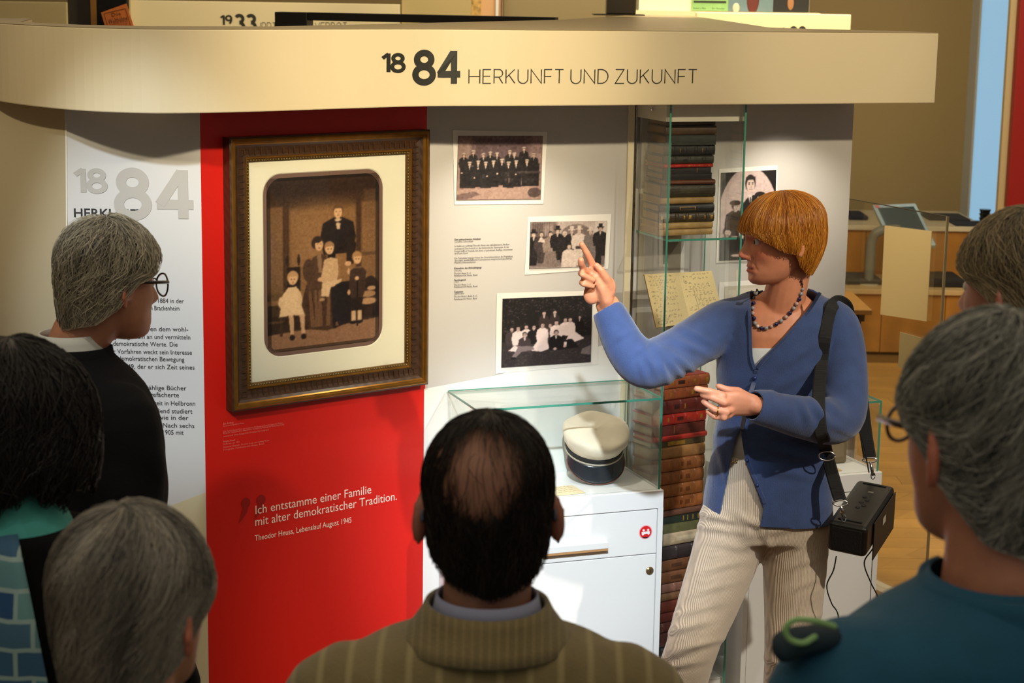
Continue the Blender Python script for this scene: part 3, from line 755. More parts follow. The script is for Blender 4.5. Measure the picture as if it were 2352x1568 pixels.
# ================================================================ PHOTO PRINTS ON THE GREY PANEL
def print_board(label, border, pic, cvs, d=.005, group='photo prints on the grey panel'):
    C_ = [onG(*p, .002) for p in border]
    o = thing('photo_print', label, 'photo', tuple(C_[3]), 0, group); bpy.context.view_layer.update()
    flat_part('white_border', C_[::-1], mat('white_print', (228, 226, 222), .5), o)
    T = [onG(*p, d) for p in pic]; mb = MB(); Mi = o.matrix_world.inverted()
    cc = [np.array(Mi @ Vector(x)) for x in T]
    slab(mb, [cc[3], cc[2], cc[1], cc[0]], -BV, d - .0022); mb.build('mounting_board', mat('board_edge', (60, 54, 52), .6), o)
    cvs.mesh('photograph', [onG(*p, d + .0006) for p in pic], o)
    return o
def pic_students():
    c = Cv(150, 114, (128, 104, 104)); H = .76
    c.rect(.17, 0, .83, .34, (92, 72, 76), .9, .1); c.rect(0, .02, .15, .7, (150, 126, 116), .7, .05); c.rect(.86, .2, 1, .6, (150, 128, 122), .5, .08)
    c.rect(0, .54, 1, H, (150, 120, 110), .9, .08)
    r = np.random.default_rng(5); dk = (22, 17, 18); fc = (196, 168, 150)
    for x, y in ((.18, .20), (.30, .235), (.38, .215), (.46, .225), (.61, .20), (.665, .225), (.78, .16), (.90, .235), (.07, .235)):
        c.man(x, y, .046, dk, fc, (40, 30, 28), cap=(205, 186, 172), shirt=(190, 172, 160), w=1.15)
    c.rect(.03, .30, .12, .62, dk); c.rect(.85, .33, .97, .60, dk); c.rect(.70, .25, .86, .5, dk, 1, .03)
    for x, y in ((.14, .335), (.24, .32), (.33, .335), (.42, .32), (.52, .30), (.60, .335), (.69, .32), (.82, .31)):
        c.man(x, y, .05, dk, fc, (40, 30, 28), cap=(205, 186, 172), shirt=(196, 178, 166), w=1.25)
        c.poly([(x - .06, y + .14), (x + .06, y + .14), (x + .07, y + .29), (x - .06, y + .29)], dk)
    for x, y in ((.05, .44), (.2, .50), (.35, .48), (.47, .45), (.69, .46), (.24, .39)): c.ell(x, y, .012, .01, fc)
    c.rect(.70, .42, .98, .45, (60, 50, 50)); c.ell(.86, .53, .10, .05, (30, 24, 24)); c.rect(.55, .43, .66, .55, (34, 27, 27)); c.rect(.6, .5, .62, .56, (150, 130, 120), .5)
    c.poly([(0, .66), (.1, .62), (.3, .64), (.5, .61), (.7, .63), (.85, .60), (1, .64), (1, H), (0, H)], (158, 130, 118)); c.poly([(0, .7), (.2, .66), (.28, .7), (.1, H), (0, H)], (84, 64, 64), .7); c.ell(.92, .68, .08, .06, (50, 40, 40), .8)
    c.noise(6, 1, 2).noise(7, 4, 8); c.rect(0, .60, 1, H, (150, 122, 112), .1); return c.blur(1)
def pic_carnival():
    c = Cv(140, 88, (176, 160, 154)); H = .63
    c.rect(0, 0, .34, .3, (84, 70, 68), .8, .05); c.rect(.17, .03, .3, .2, (170, 150, 142), .7, .03); c.ell(.6, .18, .2, .14, (96, 82, 78), .8); c.poly([(.85, 0), (1, 0), (1, .4), (.82, .3)], (196, 182, 176))
    for k in range(8): c.rect(.03 + k * .03, 0, .036 + k * .03, .22, (50, 40, 40), .7)
    dk = (26, 21, 22); fc = (190, 166, 152); lt = (196, 180, 170)
    c.rect(0, .2, 1, H, (70, 58, 58), .6, .08)
    for x, y, k, coat, hair, cap in ((.045, .17, .075, dk, dk, dk), (.145, .17, .07, (60, 50, 50), (50, 40, 40), None), (.265, .17, .075, (140, 122, 112), (60, 50, 46), None),
                                     (.355, .13, .07, dk, dk, dk), (.45, .17, .07, (34, 28, 28), lt, None), (.54, .14, .065, dk, (70, 60, 58), lt),
                                     (.64, .13, .075, lt, (60, 48, 46), lt), (.79, .15, .065, (110, 98, 94), (60, 50, 50), lt), (.92, .11, .07, dk, dk, dk)):
        c.man(x, y, k, coat, fc, hair, shirt=lt if coat == dk else None, w=1.25, legs=coat)
        if cap is not None: c.rect(x - .045, y - .035, x + .045, y - .018, cap); c.rect(x - .026, y - .075, x + .026, y - .02, cap)
    c.poly([(.20, .40), (.34, .40), (.37, .62), (.17, .62)], (120, 104, 98)); c.poly([(.13, .21), (.16, .21), (.20, .28), (.1, .27)], lt)
    c.poly([(.59, .42), (.70, .42), (.70, .60), (.58, .6)], lt); c.rect(.6, .34, .69, .38, (60, 50, 52)); c.poly([(.90, .2), (1, .18), (1, .6), (.86, .6)], dk); c.rect(.95, .48, 1, .6, (110, 98, 98))
    c.man(.515, .345, .075, (200, 182, 172), fc, (44, 34, 34), w=1.15); c.rect(.42, .52, .62, H, (200, 184, 174), .95, .01)
    c.noise(8, 1, 4).noise(6, 3, 6); return c.blur(1)
def pic_garden():
    c = Cv(150, 118, (20, 17, 17)); H = .787
    r = np.random.default_rng(9)
    for i in range(700):
        x, y = r.uniform(0, 1), r.uniform(0, .42) ** 1.0
        v = r.uniform(30, 100) * (1 if y < .16 or x < .3 or x > .85 else .35); c.ell(x, y, r.uniform(.003, .012), r.uniform(.003, .008), (v, v * .93, v * .92), .8, .5)
    c.poly([(0, .50), (.3, .52), (.7, .5), (1, .46), (1, H), (0, H)], (44, 39, 40))
    for i in range(600):
        x, y = r.uniform(0, 1), r.uniform(.5, H); v = r.uniform(20, 110); c.ell(x, y, r.uniform(.003, .014), .004, (v, v * .95, v * .95), .6, .5)
    dk = (18, 15, 17); gy = (60, 52, 54); lt = (222, 214, 210); fc = (186, 168, 160); hr = (40, 32, 32)
    for x, y, k, coat in ((.46, .185, .055, (52, 42, 42)), (.58, .18, .055, (48, 40, 40)), (.86, .25, .04, dk)): c.man(x, y, k, coat, fc, hr, shirt=lt, w=1.0)
    for x, y, k, coat, w in ((.105, .355, .055, gy, 1.2), (.175, .35, .058, lt, 1.1), (.265, .335, .055, lt, 1.0), (.35, .345, .058, dk, 1.2), (.53, .33, .052, gy, 1.0), (.60, .30, .06, lt, 1.1), (.70, .275, .055, lt, 1.1), (.755, .275, .056, lt, 1.0)):
        c.man(x, y, k, coat, fc, hr, w=w)
    c.man(.445, .325, .06, lt, fc, hr, w=1.05)
    c.poly([(.39, .50), (.50, .50), (.53, .60), (.44, .63), (.32, .61)], lt); c.poly([(.07, .60), (.14, .54), (.2, .57), (.18, .62)], lt); c.poly([(.74, .45), (.82, .42), (.92, .50), (.80, .54), (.70, .53)], lt)
    c.man(.25, .425, .06, gy, fc, hr, shirt=lt, w=1.1); c.poly([(.18, .55), (.34, .56), (.36, .60), (.22, .62), (.15, .69), (.11, .67), (.16, .6)], (120, 112, 114)); c.ell(.13, .69, .03, .015, dk)
    c.man(.60, .42, .062, dk, fc, hr, shirt=lt, w=1.2); c.poly([(.54, .52), (.78, .50), (.86, .60), (.62, .62), (.52, .60)], dk); c.ell(.59, .605, .022, .015, fc); c.rect(.69, .53, .72, .57, lt); c.ell(.7, .58, .02, .014, fc)
    c.poly([(.9, .62), (1, .58), (1, .7), (.88, .68)], (150, 144, 142), .6)
    c.noise(5, 1, 4).blur(1); c.a = c.a * np.array([1.0, .95, .97]); return c
def pic_oval():
    c = Cv(110, 174, (22, 19, 19)); H = 174 / 110
    c.ell(.5, .9, .56, .98, (190, 170, 168), 1, .03); c.noise(5, 4, 3)
    dk = (28, 24, 25); fc = (196, 176, 168); hr = (34, 28, 28)
    c.poly([(.36, .62), (.50, .45), (.62, .42), (.74, .5), (.9, .8), (.9, 1.3), (.3, 1.2)], dk); c.poly([(.49, .42), (.57, .42), (.54, .62)], (200, 190, 186)); c.rect(.525, .46, .545, .62, dk)
    c.ell(.53, .21, .095, .15, hr); c.ell(.535, .25, .075, .125, fc); c.rect(.45, .10, .62, .15, hr, 1, .02)
    for dx in (-.03, .03): c.ell(.54 + dx, .23, .016, .009, (60, 48, 46)); c.ell(.54 + dx, .205, .022, .006, hr)
    c.ell(.545, .275, .012, .02, (150, 130, 124)); c.ell(.54, .32, .03, .007, (110, 84, 80))
    for x, y, k, hat in ((.27, .62, .16, True), (.72, .48, .15, True), (.12, 1.08, .17, False), (.40, 1.10, .16, False)):
        c.man(x, y, k, dk, fc, hr, w=1.1, look=.1 if x < .3 else -.05)
        if hat: c.ell(x - .01, y - .42 * k, .62 * k, .3 * k, hr)
    c.rect(.0, 1.28, .5, H, dk, 1, .05); c.ell(.3, 1.5, .1, .025, fc)
    m = ((c.X - .5) / .56) ** 2 + ((c.Y - .9) / .98) ** 2 > 1.0
    c.a[m] = (22, 19, 19); c.noise(4, 1, 3); return c.blur(1)
print_board('sepia print of students in pale caps, highest print left of the glass case', [(1040, 299), (1257, 303), (1248, 468), (1044, 470)], [(1053, 312), (1247, 312), (1242, 457), (1049, 459)], pic_students())
print_board('sepia print of costumed carnival guests behind the pointing finger', [(1213, 498), (1404, 491), (1397, 617), (1205, 631)], [(1219, 510), (1394, 507), (1388, 611), (1216, 617)], pic_carnival())
print_board('black and white print of young people sitting on grass under trees', [(1141, 673), (1374, 667), (1374, 836), (1138, 858)], [(1155, 686), (1361, 678), (1357, 831), (1152, 844)], pic_garden())
print_board('tall oval-vignette group portrait print half hidden by the red-haired guide', [(1652, 388), (1786, 379), (1784, 596), (1645, 604)], [(1657, 397), (1783, 390), (1779, 594), (1653, 598)], pic_oval())
cw = Cv(40, 40, (196, 190, 176)); cw.rect(.1, .1, .9, .9, (206, 200, 186))
print_board('blank pale print low on the grey panel behind the guide shoulder', [(1652, 648), (1780, 640), (1780, 730), (1650, 740)], [(1665, 658), (1775, 652), (1775, 722), (1663, 730)], cw, d=.003)
# ================================================================ CABINETS
CZ = 0.803                                                                   # cabinet top
wood_lip = mat('wooden_pull_lip', (186, 140, 92), .5, var=(14, .15))
brass = mat('aged_brass_lock', (150, 128, 92), .3, metal=.8)
gap_dark = mat('shadow_gap', (60, 62, 64), .8)
def cabinet(name, label, s0, s1, dep, lock=True, sticker=False):
    """white display cabinet: carcass, drawer with wooden pull lip, door with lock; origin front-left foot"""
    W = s1 - s0
    t = thing(name, label, 'cabinet', M=MOD(s0, 0)); bpy.context.view_layer.update()
    mb = MB(); E_ = .016
    mb.box(0, W, .018, dep, .0, .06); mb.box(0, E_, 0, dep, .06, CZ - .05); mb.box(W - E_, W, 0, dep, .06, CZ - .05)
    mb.box(E_, W - E_, .02, dep, .06, CZ - .05)
    mb.build('carcass', white, t)
    MB().box(0, W, 0, dep, CZ - .052, CZ).build('worktop', white, t, bevel=.0015)
    dr = MB().box(E_ + .002, W - E_ - .002, .0015, .018, CZ - .182, CZ - .0545).build('drawer', white, t, bevel=.0012)
    MB().box(W * .36, W * .70, -.016, .003, CZ - .150, CZ - .132).build('handle', white, dr, bevel=.001)
    MB().box(W * .36, W * .70, -.0158, .003, CZ - .156, CZ - .1502).build('pull_lip', wood_lip, dr)
    do = MB().box(E_ + .002, W - E_ - .002, .0015, .018, .062, CZ - .1845).build('door', white, t, bevel=.0012)
    if lock:
        mb = MB(); M = Matrix.Translation((W - .036, .001, CZ - .232)) @ Matrix.Rotation(math.pi / 2, 4, 'X')
        mb.lathe([(.0, -.001), (.0115, -.001), (.0115, .002), (.008, .0042), (.0, .0045)], 20, M); lk = mb.build('lock', brass, do, smooth=False)
        MB().box(W - .0368, W - .0352, -.0045, -.003, CZ - .237, CZ - .228).build('keyhole', black_metal, lk)
    if sticker:
        cx, cz = W - .0520, CZ - .118
        def disc(nm, r, m, y, sx=1, sz=1, ox=0, oz=0, a0=0, a1=360):
            mb = MB(); pts = [(cx + ox + sx * r * math.cos(math.radians(a)), y, cz + oz + sz * r * math.sin(math.radians(a))) for a in np.linspace(a0, a1, 36, endpoint=(a1 - a0) < 360)]
            mb.add(pts, [tuple(range(len(pts)))]); return mb.build(nm, m, dr, fix=False)
        red = mat('sticker_red', (214, 34, 38), .4); wht = mat('sticker_white', (240, 238, 238), .4)
        disc('sticker', .0205, mat('sticker_pink_halo', (238, 170, 178), .5), .0010)
        disc('sticker', .0178, red, .0006); 
        for ox in (-.0062, .0075):
            disc('sticker_eye', .0042, mat('sticker_eye_pink', (244, 150, 150), .4), .0004, ox=ox, oz=.0058); disc('sticker_eye', .0026, wht, .0002, ox=ox, oz=.0058)
        mb = MB(); P = [(-.0125, .0012), (.013, .002), (.0125, -.006), (.009, -.0085), (.0045, -.0048), (-.0035, -.0055), (-.0085, -.0095), (-.0115, -.007)]
        mb.add([(cx + x, .0002, cz + z) for x, z in P], [(0, 1, 4, 5), (1, 2, 3, 4), (0, 5, 6, 7)]); mb.build('sticker_mouth', wht, dr, fix=False)
        mb = MB(); P = [(cx + .0178 * math.cos(math.radians(a)), .0002, cz + .0178 * math.sin(math.radians(a))) for a in np.linspace(232, 308, 14)]
        mb.add(P, [tuple(range(14))]); mb.build('sticker_edge', tape, dr, fix=False)
    return t
cabinet('display_cabinet', 'white display cabinet with round smiley sticker on its drawer, left of the guide', -.572, .0, .272, True, True)
cabinet('display_cabinet', 'white display cabinet behind the guide and her loudspeaker', .262, .700, .272, False)

def pane(mb_unused, name, parent, x0, x1, y0, y1, z0, z1, edges=True):
    o = MB().box(x0, x1, y0, y1, z0, z1).build(name, glass, parent)
    return o
def edge_bar(parent, x0, x1, y0, y1, z0, z1, name='edge'):
    return MB().box(x0, x1, y0, y1, z0, z1).build(name, glass_edge, parent)
def hood(label, s0, s1, t0, t1, z0, z1, E_=.006):
    W, D = s1 - s0, t1 - t0
    t = thing('glass_hood', label, 'glass hood', M=MOD(s0, t0, z0)); bpy.context.view_layer.update(); H = z1 - z0
    e = E_
    fp = pane(0, 'front_pane', t, e, W - e, 0, e, 0, H - e); bp_ = pane(0, 'back_pane', t, e, W - e, D - e, D, 0, H - e)
    lp = pane(0, 'side_pane', t, 0, e, 0, D, 0, H - e); rp_ = pane(0, 'side_pane', t, W - e, W, 0, D, 0, H - e)
    tp_ = pane(0, 'top_pane', t, .001, W - .001, .001, D - .001, H - e, H - .0006)
    edge_bar(tp_, 0, W, -.0006, .0012, H - e, H); edge_bar(tp_, 0, W, D - .0012, D, H - e * .6, H)
    edge_bar(tp_, -.0006, .0012, .0012, D - .0012, H - e, H); edge_bar(tp_, W - .0012, W + .0006, .0012, D - .0012, H - e, H)
    edge_bar(rp_, W - e, W + .0004, -.0006, .0006, 0, H - e); edge_bar(lp, -.0004, e * .3, -.0006, .0006, 0, H - e)
    edge_bar(bp_, W - e * .8, W - e * .5, D - e, D - e * .8, 0, H - e)
    return t
hood('low glass hood over the student cap on the white cabinet', -.553, -.008, .010, .264, CZ + .001, 1.066)
hood('low glass hood on the right-hand cabinet behind the guide', .285, .692, .010, .264, CZ + .001, 1.015)

# ---------------------------------------------------------------- paper, leaflets
def sheet(name, label, M, w, d, col, lines=0, seed=1, th=.0012, cat='paper', ink=(90, 70, 50), mess=False):
    t = thing(name, label, cat, M=M); bpy.context.view_layer.update()
    MB().box(0, w, 0, d, 0, th).build('leaf', mat('paper_' + name + str(seed), col, .7, var=(20, .06)), t)
    if lines:
        r = np.random.default_rng(seed); mb = MB()
        for i in range(lines):
            y = d * (.90 - .8 * i / lines); x = w * .12
            while x < w * .86:
                L_ = r.uniform(.03, .12) * w; mb.add([(x, y, th + .0002), (min(x + L_, w * .9), y + r.uniform(-.0006, .0006), th + .0002), (min(x + L_, w * .9), y + .0016, th + .0002), (x, y + .0016, th + .0002)], [(0, 1, 2, 3)]); x += L_ + w * .03
        tag(mb.build('writing', mat('brown_ink' + str(ink), ink, .7), t, fix=False), kind='stuff')
    return t
sheet('leaflet', 'yellowed leaflet lying in the low hood behind the balding man ear', MOD(-.345, .022, CZ + .0015, .06), .12, .085, (222, 206, 170), 4, 2)
sheet('postcard', 'old printed card in the far left corner of the low glass hood', MOD(-.545, .16, CZ + .0015, .05), .085, .06, (206, 150, 130), 3, 5, ink=(150, 50, 40))
sheet('letter', 'small handwritten letter in the right-hand cabinet hood beside the guide elbow', MOD(.505, .05, CZ + .0015, -.12), .085, .075, (206, 184, 140), 6, 7)
t = thing('grey_box', 'grey display block standing inside the right-hand glass hood', 'block', M=MOD(.575, .12, CZ + .001)); bpy.context.view_layer.update()
MB().box(0, .075, 0, .09, 0, .155).build('body', mat('warm_grey_block', (112, 98, 72), .7), t, bevel=.006)
MB().box(.012, .063, -.001, .0, .02, .13).build('face_plate', mat('warm_grey_plate', (126, 110, 84), .7), t)

# ---------------------------------------------------------------- student cap
capM = MOD(-.143, .170, CZ + .001, math.radians(-8))
cap = thing('student_cap', 'white student cap with black band and dark leather visor under the glass hood', 'cap', M=capM); bpy.context.view_layer.update()
tilt = Matrix.Rotation(math.radians(22), 4, 'X') @ Matrix.Scale(1.14, 4) @ Matrix.Diagonal((1, 1, .84, 1))
lift = Matrix.Translation((0, .004, .058)) @ tilt
cloth_w = mat('aged_white_cap_cloth', (226, 214, 190), .85, var=(14, .10), bump=(45, .35), sheen=.2)
mb = MB(); prof = [(.072, .016), (.0735, .022), (.078, .030), (.0825, .042), (.0845, .054), (.0835, .062), (.079, .068), (.070, .0715), (.05, .0735), (.025, .074), (.002, .0742)]
mb.lathe(prof, 44); me = mb.mesh('crown'); V = get_co(me)
ang = np.arctan2(V[:, 1], V[:, 0])
V[:, 2] += np.where(V[:, 2] > .035, .004 * np.sin(ang * 2 + 1) + .003 * np.sin(ang * 5) * (V[:, 2] < .07), 0)
V[:, :2] *= (1 + (.02 * np.sin(ang * 9 + V[:, 2] * 160) * ((V[:, 2] > .02) & (V[:, 2] < .05))))[:, None]
V[:, 2] -= .006 * np.exp(-((V[:, 0] / .04) ** 2 + (V[:, 1] / .04) ** 2))
set_co(me, V); me.transform(lift); obj('crown', me, cloth_w, cap, smooth=True)
mb = MB(); mb.lathe([(.0715, .0), (.0725, .0005), (.0728, .015), (.0715, .0165)], 44, lift); mb.build('band', mat('black_cap_band', (18, 18, 20), .7), cap, smooth=True)
mb = MB(); mb.lathe([(.0722, -.006), (.0742, -.0045), (.0742, -.001), (.0722, .0005)], 44, lift); mb.build('piping', mat('grey_cap_piping', (170, 160, 142), .6), cap, smooth=True)
# visor: a curved apron dropping from the front of the band
rings = []
for k, v in enumerate(np.linspace(0, 1, 8)):
    row = []
    for q in np.linspace(-76, 76, 26):
        a = math.radians(q - 90); drop = max(0.0, math.cos(math.radians(q * 90 / 76))) ** .6
        r = .072 + .022 * v * drop
        row.append(tuple(lift @ Vector((r * math.cos(a), r * math.sin(a), -.004 - .050 * v * drop))))
    rings.append(row)
mb = MB(); mb.loft(rings, closed=False)
vo = mb.build('visor', mat('black_patent_visor', (34, 40, 46), .22, spec=.7, var=(16, .2)), cap, smooth=True); sd = vo.modifiers.new('th', 'SOLIDIFY'); sd.thickness = .002
mb = MB(); mb.tube(rings[-1], .0016, 6); cap_low = min(p[2] for r in rings for p in r) - .002; mb.build('visor_trim', mat('brown_leather_trim', (104, 62, 48), .5), cap, smooth=True)
for ch in cap.children: ch.location.z -= cap_low

# ================================================================ TALL GLASS CASE
CS0, CS1, CD, CPZ = .001, .232, .232, .205
case = thing('glass_case', 'tall glass case holding two stacks of old books behind the pointing guide', 'glass case', M=MOD(CS0, .040)); bpy.context.view_layer.update()
W = CS1 - CS0; TOPZ = SZ_B - .004
mb = MB(); mb.box(0, W, 0.012, CD, 0, CPZ - .0); mb.build('plinth', white, case, bevel=.001)
MB().box(.012, W - .030, .03, CD - .004, CPZ, CPZ + .022).build('inner_base', white, case, bevel=.001)
MB().box(.004, W - .004, .03, CD, TOPZ - .048, TOPZ).build('top_plate', mat('case_top_white', (226, 220, 204), .5), case)
e = .008
pane(0, 'front_pane', case, e, W - e, 0, e, CPZ, TOPZ); lpn = pane(0, 'side_pane', case, 0, e, .0, CD, CPZ, TOPZ); rpn = pane(0, 'side_pane', case, W - e, W, 0, CD, CPZ, TOPZ)
edge_bar(lpn, -.0006, .0045, -.0014, .0004, CPZ - .02, TOPZ); edge_bar(rpn, W - .0050, W + .0006, -.0014, .0004, CPZ - .02, TOPZ)
edge_bar(rpn, W - .0015, W + .0004, CD - .004, CD, CPZ, TOPZ); MB().box(-.0015, .0035, CD - .007, CD - .0005, CPZ, TOPZ).build('steel_rail', chrome, case)
mb = MB(); M = Matrix.Translation((-.001, .115, TOPZ - .018)) @ Matrix.Rotation(-math.pi / 2, 4, 'Y'); mb.lathe([(0, 0), (.006, 0), (.006, .003), (.003, .005), (0, .005)], 16, M); mb.build('screw', chrome, case)
MB().box(-.022, -.0035, CD - .004, CD + .003, .0, TOPZ).build('corner_strip', mat('ivory_strip', (236, 226, 196), .5), case)
# printed boards on the back of the case: pale frames around grey fields
def case_board(x0, x1, z0, z1):
    MB().box(x0, x1, CD - .004, CD - .002, z0, z1).build('back_board', mat('white_print', (228, 226, 222), .5), case)
    MB().box(x0 + .012, x1 - .012, CD - .0052, CD - .004, z0 + .014, z1 - .014).build('back_board', mat('grey_board_field', (150, 142, 126), .6), case)
case_board(.004, .165, 1.30, 1.62); case_board(.004, .20, 1.09, 1.275)
SH1 = float(onp(1506, 551, loc(CS0, .052), BV)[2])
SH2 = float(onp(1507, 778, loc(CS0, .052), BV)[2])
sh = MB().box(.009, W - .009, .012, CD - .006, SH1 - .006, SH1).build('shelf', glass, case); edge_bar(sh, .009, W - .009, .0112, .0122, SH1 - .006, SH1); edge_bar(sh, .0088, .0098, .012, CD - .006, SH1 - .006, SH1)
sh = MB().box(.009, W - .009, .012, CD - .006, SH2 - .006, SH2).build('shelf', glass, case); edge_bar(sh, .009, W - .009, .0112, .0122, SH2 - .006, SH2)

# ---------------------------------------------------------------- books
BK = {}
def leather(c):
    k = 'leather_%d_%d_%d' % tuple(c)
    return mat(k, c, .42, var=(38, .28), bump=(130, .18), spec=.45)
gold = mat('gilt_tooling', (196, 150, 62), .32, metal=.7, var=(90, .35))
def book(label, M, w, d, h, col, bands=0, gilt=(), patch=None, pages=(190, 160, 112), group=None, flat=False, cover_top=None, txt=None):
    """a closed book lying flat, spine towards -y; w spine length, d width, h thickness"""
    t = thing('book', label, 'book', M=M, group=group); bpy.context.view_layer.update()
    bt = min(.0035, h * .16); lm = leather(col)
    mb = MB(); mb.box(0, w, .003, d, 0, bt); mb.box(0, w, .003, d, h - bt, h)
    secs = [0.0, .002]; bl = []
    if bands:
        for i in range(bands):
            c = w * (i + .7) / (bands + .4); bl.append(c); secs += [c - .006, c - .0028, c + .0028, c + .006]
    secs += [w - .002, w]; secs = sorted(secs)
    rings = []
    for x in secs:
        on = any(abs(x - c) < .003 for c in bl); k = 1.0
        depth = (.0075 if not flat else .003) + (.0022 if on else 0) - (.001 if x in (0.0, w) else 0)
        n = 9; row = []
        for q in np.linspace(-90, 90, n):
            row.append((x, .006 - depth * math.cos(math.radians(q)) ** (.8 if not flat else .35) - .003 * (not flat), h / 2 + (h / 2) * math.sin(math.radians(q))))
        row += [(x, .0075, h), (x, .0075, 0)]
        rings.append(row)
    mb.loft(rings)
    mb.build('cover', lm, t)
    P = MB(); P.box(.003, w - .003, .007, d - .003, bt, h - bt); P.build('pages', mat('pages_%d' % pages[0], pages, .8, wave=(150, 'Z', .16, 0, .6), var=(30, .12)), t)
    if gilt:
        mb = MB()
        for c0, c1 in gilt:
            x0, x1 = c0 * w, c1 * w; rings = []
            for x in (x0, x1):
                rings.append([(x, .006 - (.0105 if not flat else .0032) * math.cos(math.radians(q)) ** (.8 if not flat else .35) - .0002, h / 2 + (h / 2 + .0001) * math.sin(math.radians(q))) for q in np.linspace(-74, 74, 9)])
            mb.loft(rings, caps=False, closed=False)
        mb.build('gilt_tooling', gold, t, fix=False)
    if patch:
        mb = MB(); x0, x1 = patch[0] * w, patch[1] * w; rings = []
        for x in (x0, x1):
            rings.append([(x, .006 - (.0106 if not flat else .0032) * math.cos(math.radians(q)) ** (.8 if not flat else .35) - .0001, h / 2 + (h / 2) * math.sin(math.radians(q))) for q in np.linspace(-66, 66, 9)])
        mb.loft(rings, caps=False, closed=False); mb.build('title_label', leather(patch[2]), t, fix=False)
    if cover_top is not None:
        MB().box(.002, w - .002, .002, d - .002, h + .0001, h + .0008).build('top_cover', leather(cover_top), t)
    return t
uz = SH1 + .0003
upper = [  # thickness, length, colour, bands, gilt spans, title patch, words   (bottom to top)
 (.019, .154, (158, 128, 76), 0, (), None, 'tan bound book at the very bottom of the upper stack'),
 (.019, .155, (166, 134, 80), 0, (), None, 'tan bound book second from the bottom of the upper stack'),
 (.028, .157, (62, 50, 30), 5, ((.03, .06), (.16, .18), (.30, .33), (.44, .58), (.70, .72), (.82, .86), (.93, .97)), None, 'dark brown book with many gilt spine bands in the upper stack'),
 (.024, .158, (36, 35, 33), 0, ((.36, .37), (.36, .66), (.65, .66)), (.38, .64, (40, 38, 32)), 'black book with one gilt title label in the upper stack'),
 (.019, .156, (160, 128, 74), 0, (), None, 'tan bound book in the middle of the upper stack'),
 (.037, .154, (56, 50, 32), 0, (), (.35, .7, (66, 60, 40)), 'thickest dark olive book in the upper stack'),
 (.013, .142, (100, 56, 34), 0, (), None, 'thin reddish brown book in the upper stack'),
 (.018, .142, (40, 38, 36), 0, (), None, 'dark grey book below the plain charcoal one in the upper stack'),
 (.016, .138, (44, 42, 40), 0, ((.7, .71),), None, 'charcoal book just below the red book in the upper stack'),
 (.011, .142, (178, 44, 32), 4, ((.08, .10), (.48, .52), (.70, .72), (.90, .92)), None, 'thin bright red book in the upper stack'),
 (.023, .144, (58, 58, 48), 3, (), (.38, .52, (36, 35, 32)), 'mottled grey green book just above the red book'),
 (.030, .145, (44, 42, 40), 4, ((.10, .11), (.30, .31), (.62, .65), (.74, .75)), None, 'black book with raised bands third from the top of the upper stack'),
 (.028, .140, (54, 58, 52), 0, (), None, 'slate green cloth book near the top of the upper stack'),
 (.026, .146, (82, 62, 44), 0, (), None, 'worn brown book second from the top of the upper stack'),
 (.016, .140, (84, 66, 48), 0, (), None, 'brown book on the very top of the upper stack')]
tot = sum(u[0] for u in upper); target_h = float(onp(1560, 276, loc(.1, .12), BV)[2]) - uz; kz = target_h / tot
for i, (h, w, c, b, g, p, words) in enumerate(upper):
    rot = math.radians([1.5, 1, -1, 0, 1, 0, -2, 1, -1, 2, 0, 1, -2, 1, 3][i])
    sx = .0155 + [0, .0, -.001, -.003, 0, .004, .012, .008, .008, .008, .006, .010, .014, .010, .016][i]
    book(words, MOD(sx, .118 + .002 * (i % 3), uz, rot), w * 1.07, .124 - .006 * (i % 4 == 3) + (.0 if i < 6 else -.006), h * kz - .0004, c, b, g, p, (158, 126, 82), 'books in the upper stack', flat=(i in (7, 8, 12)))
    uz += h * kz
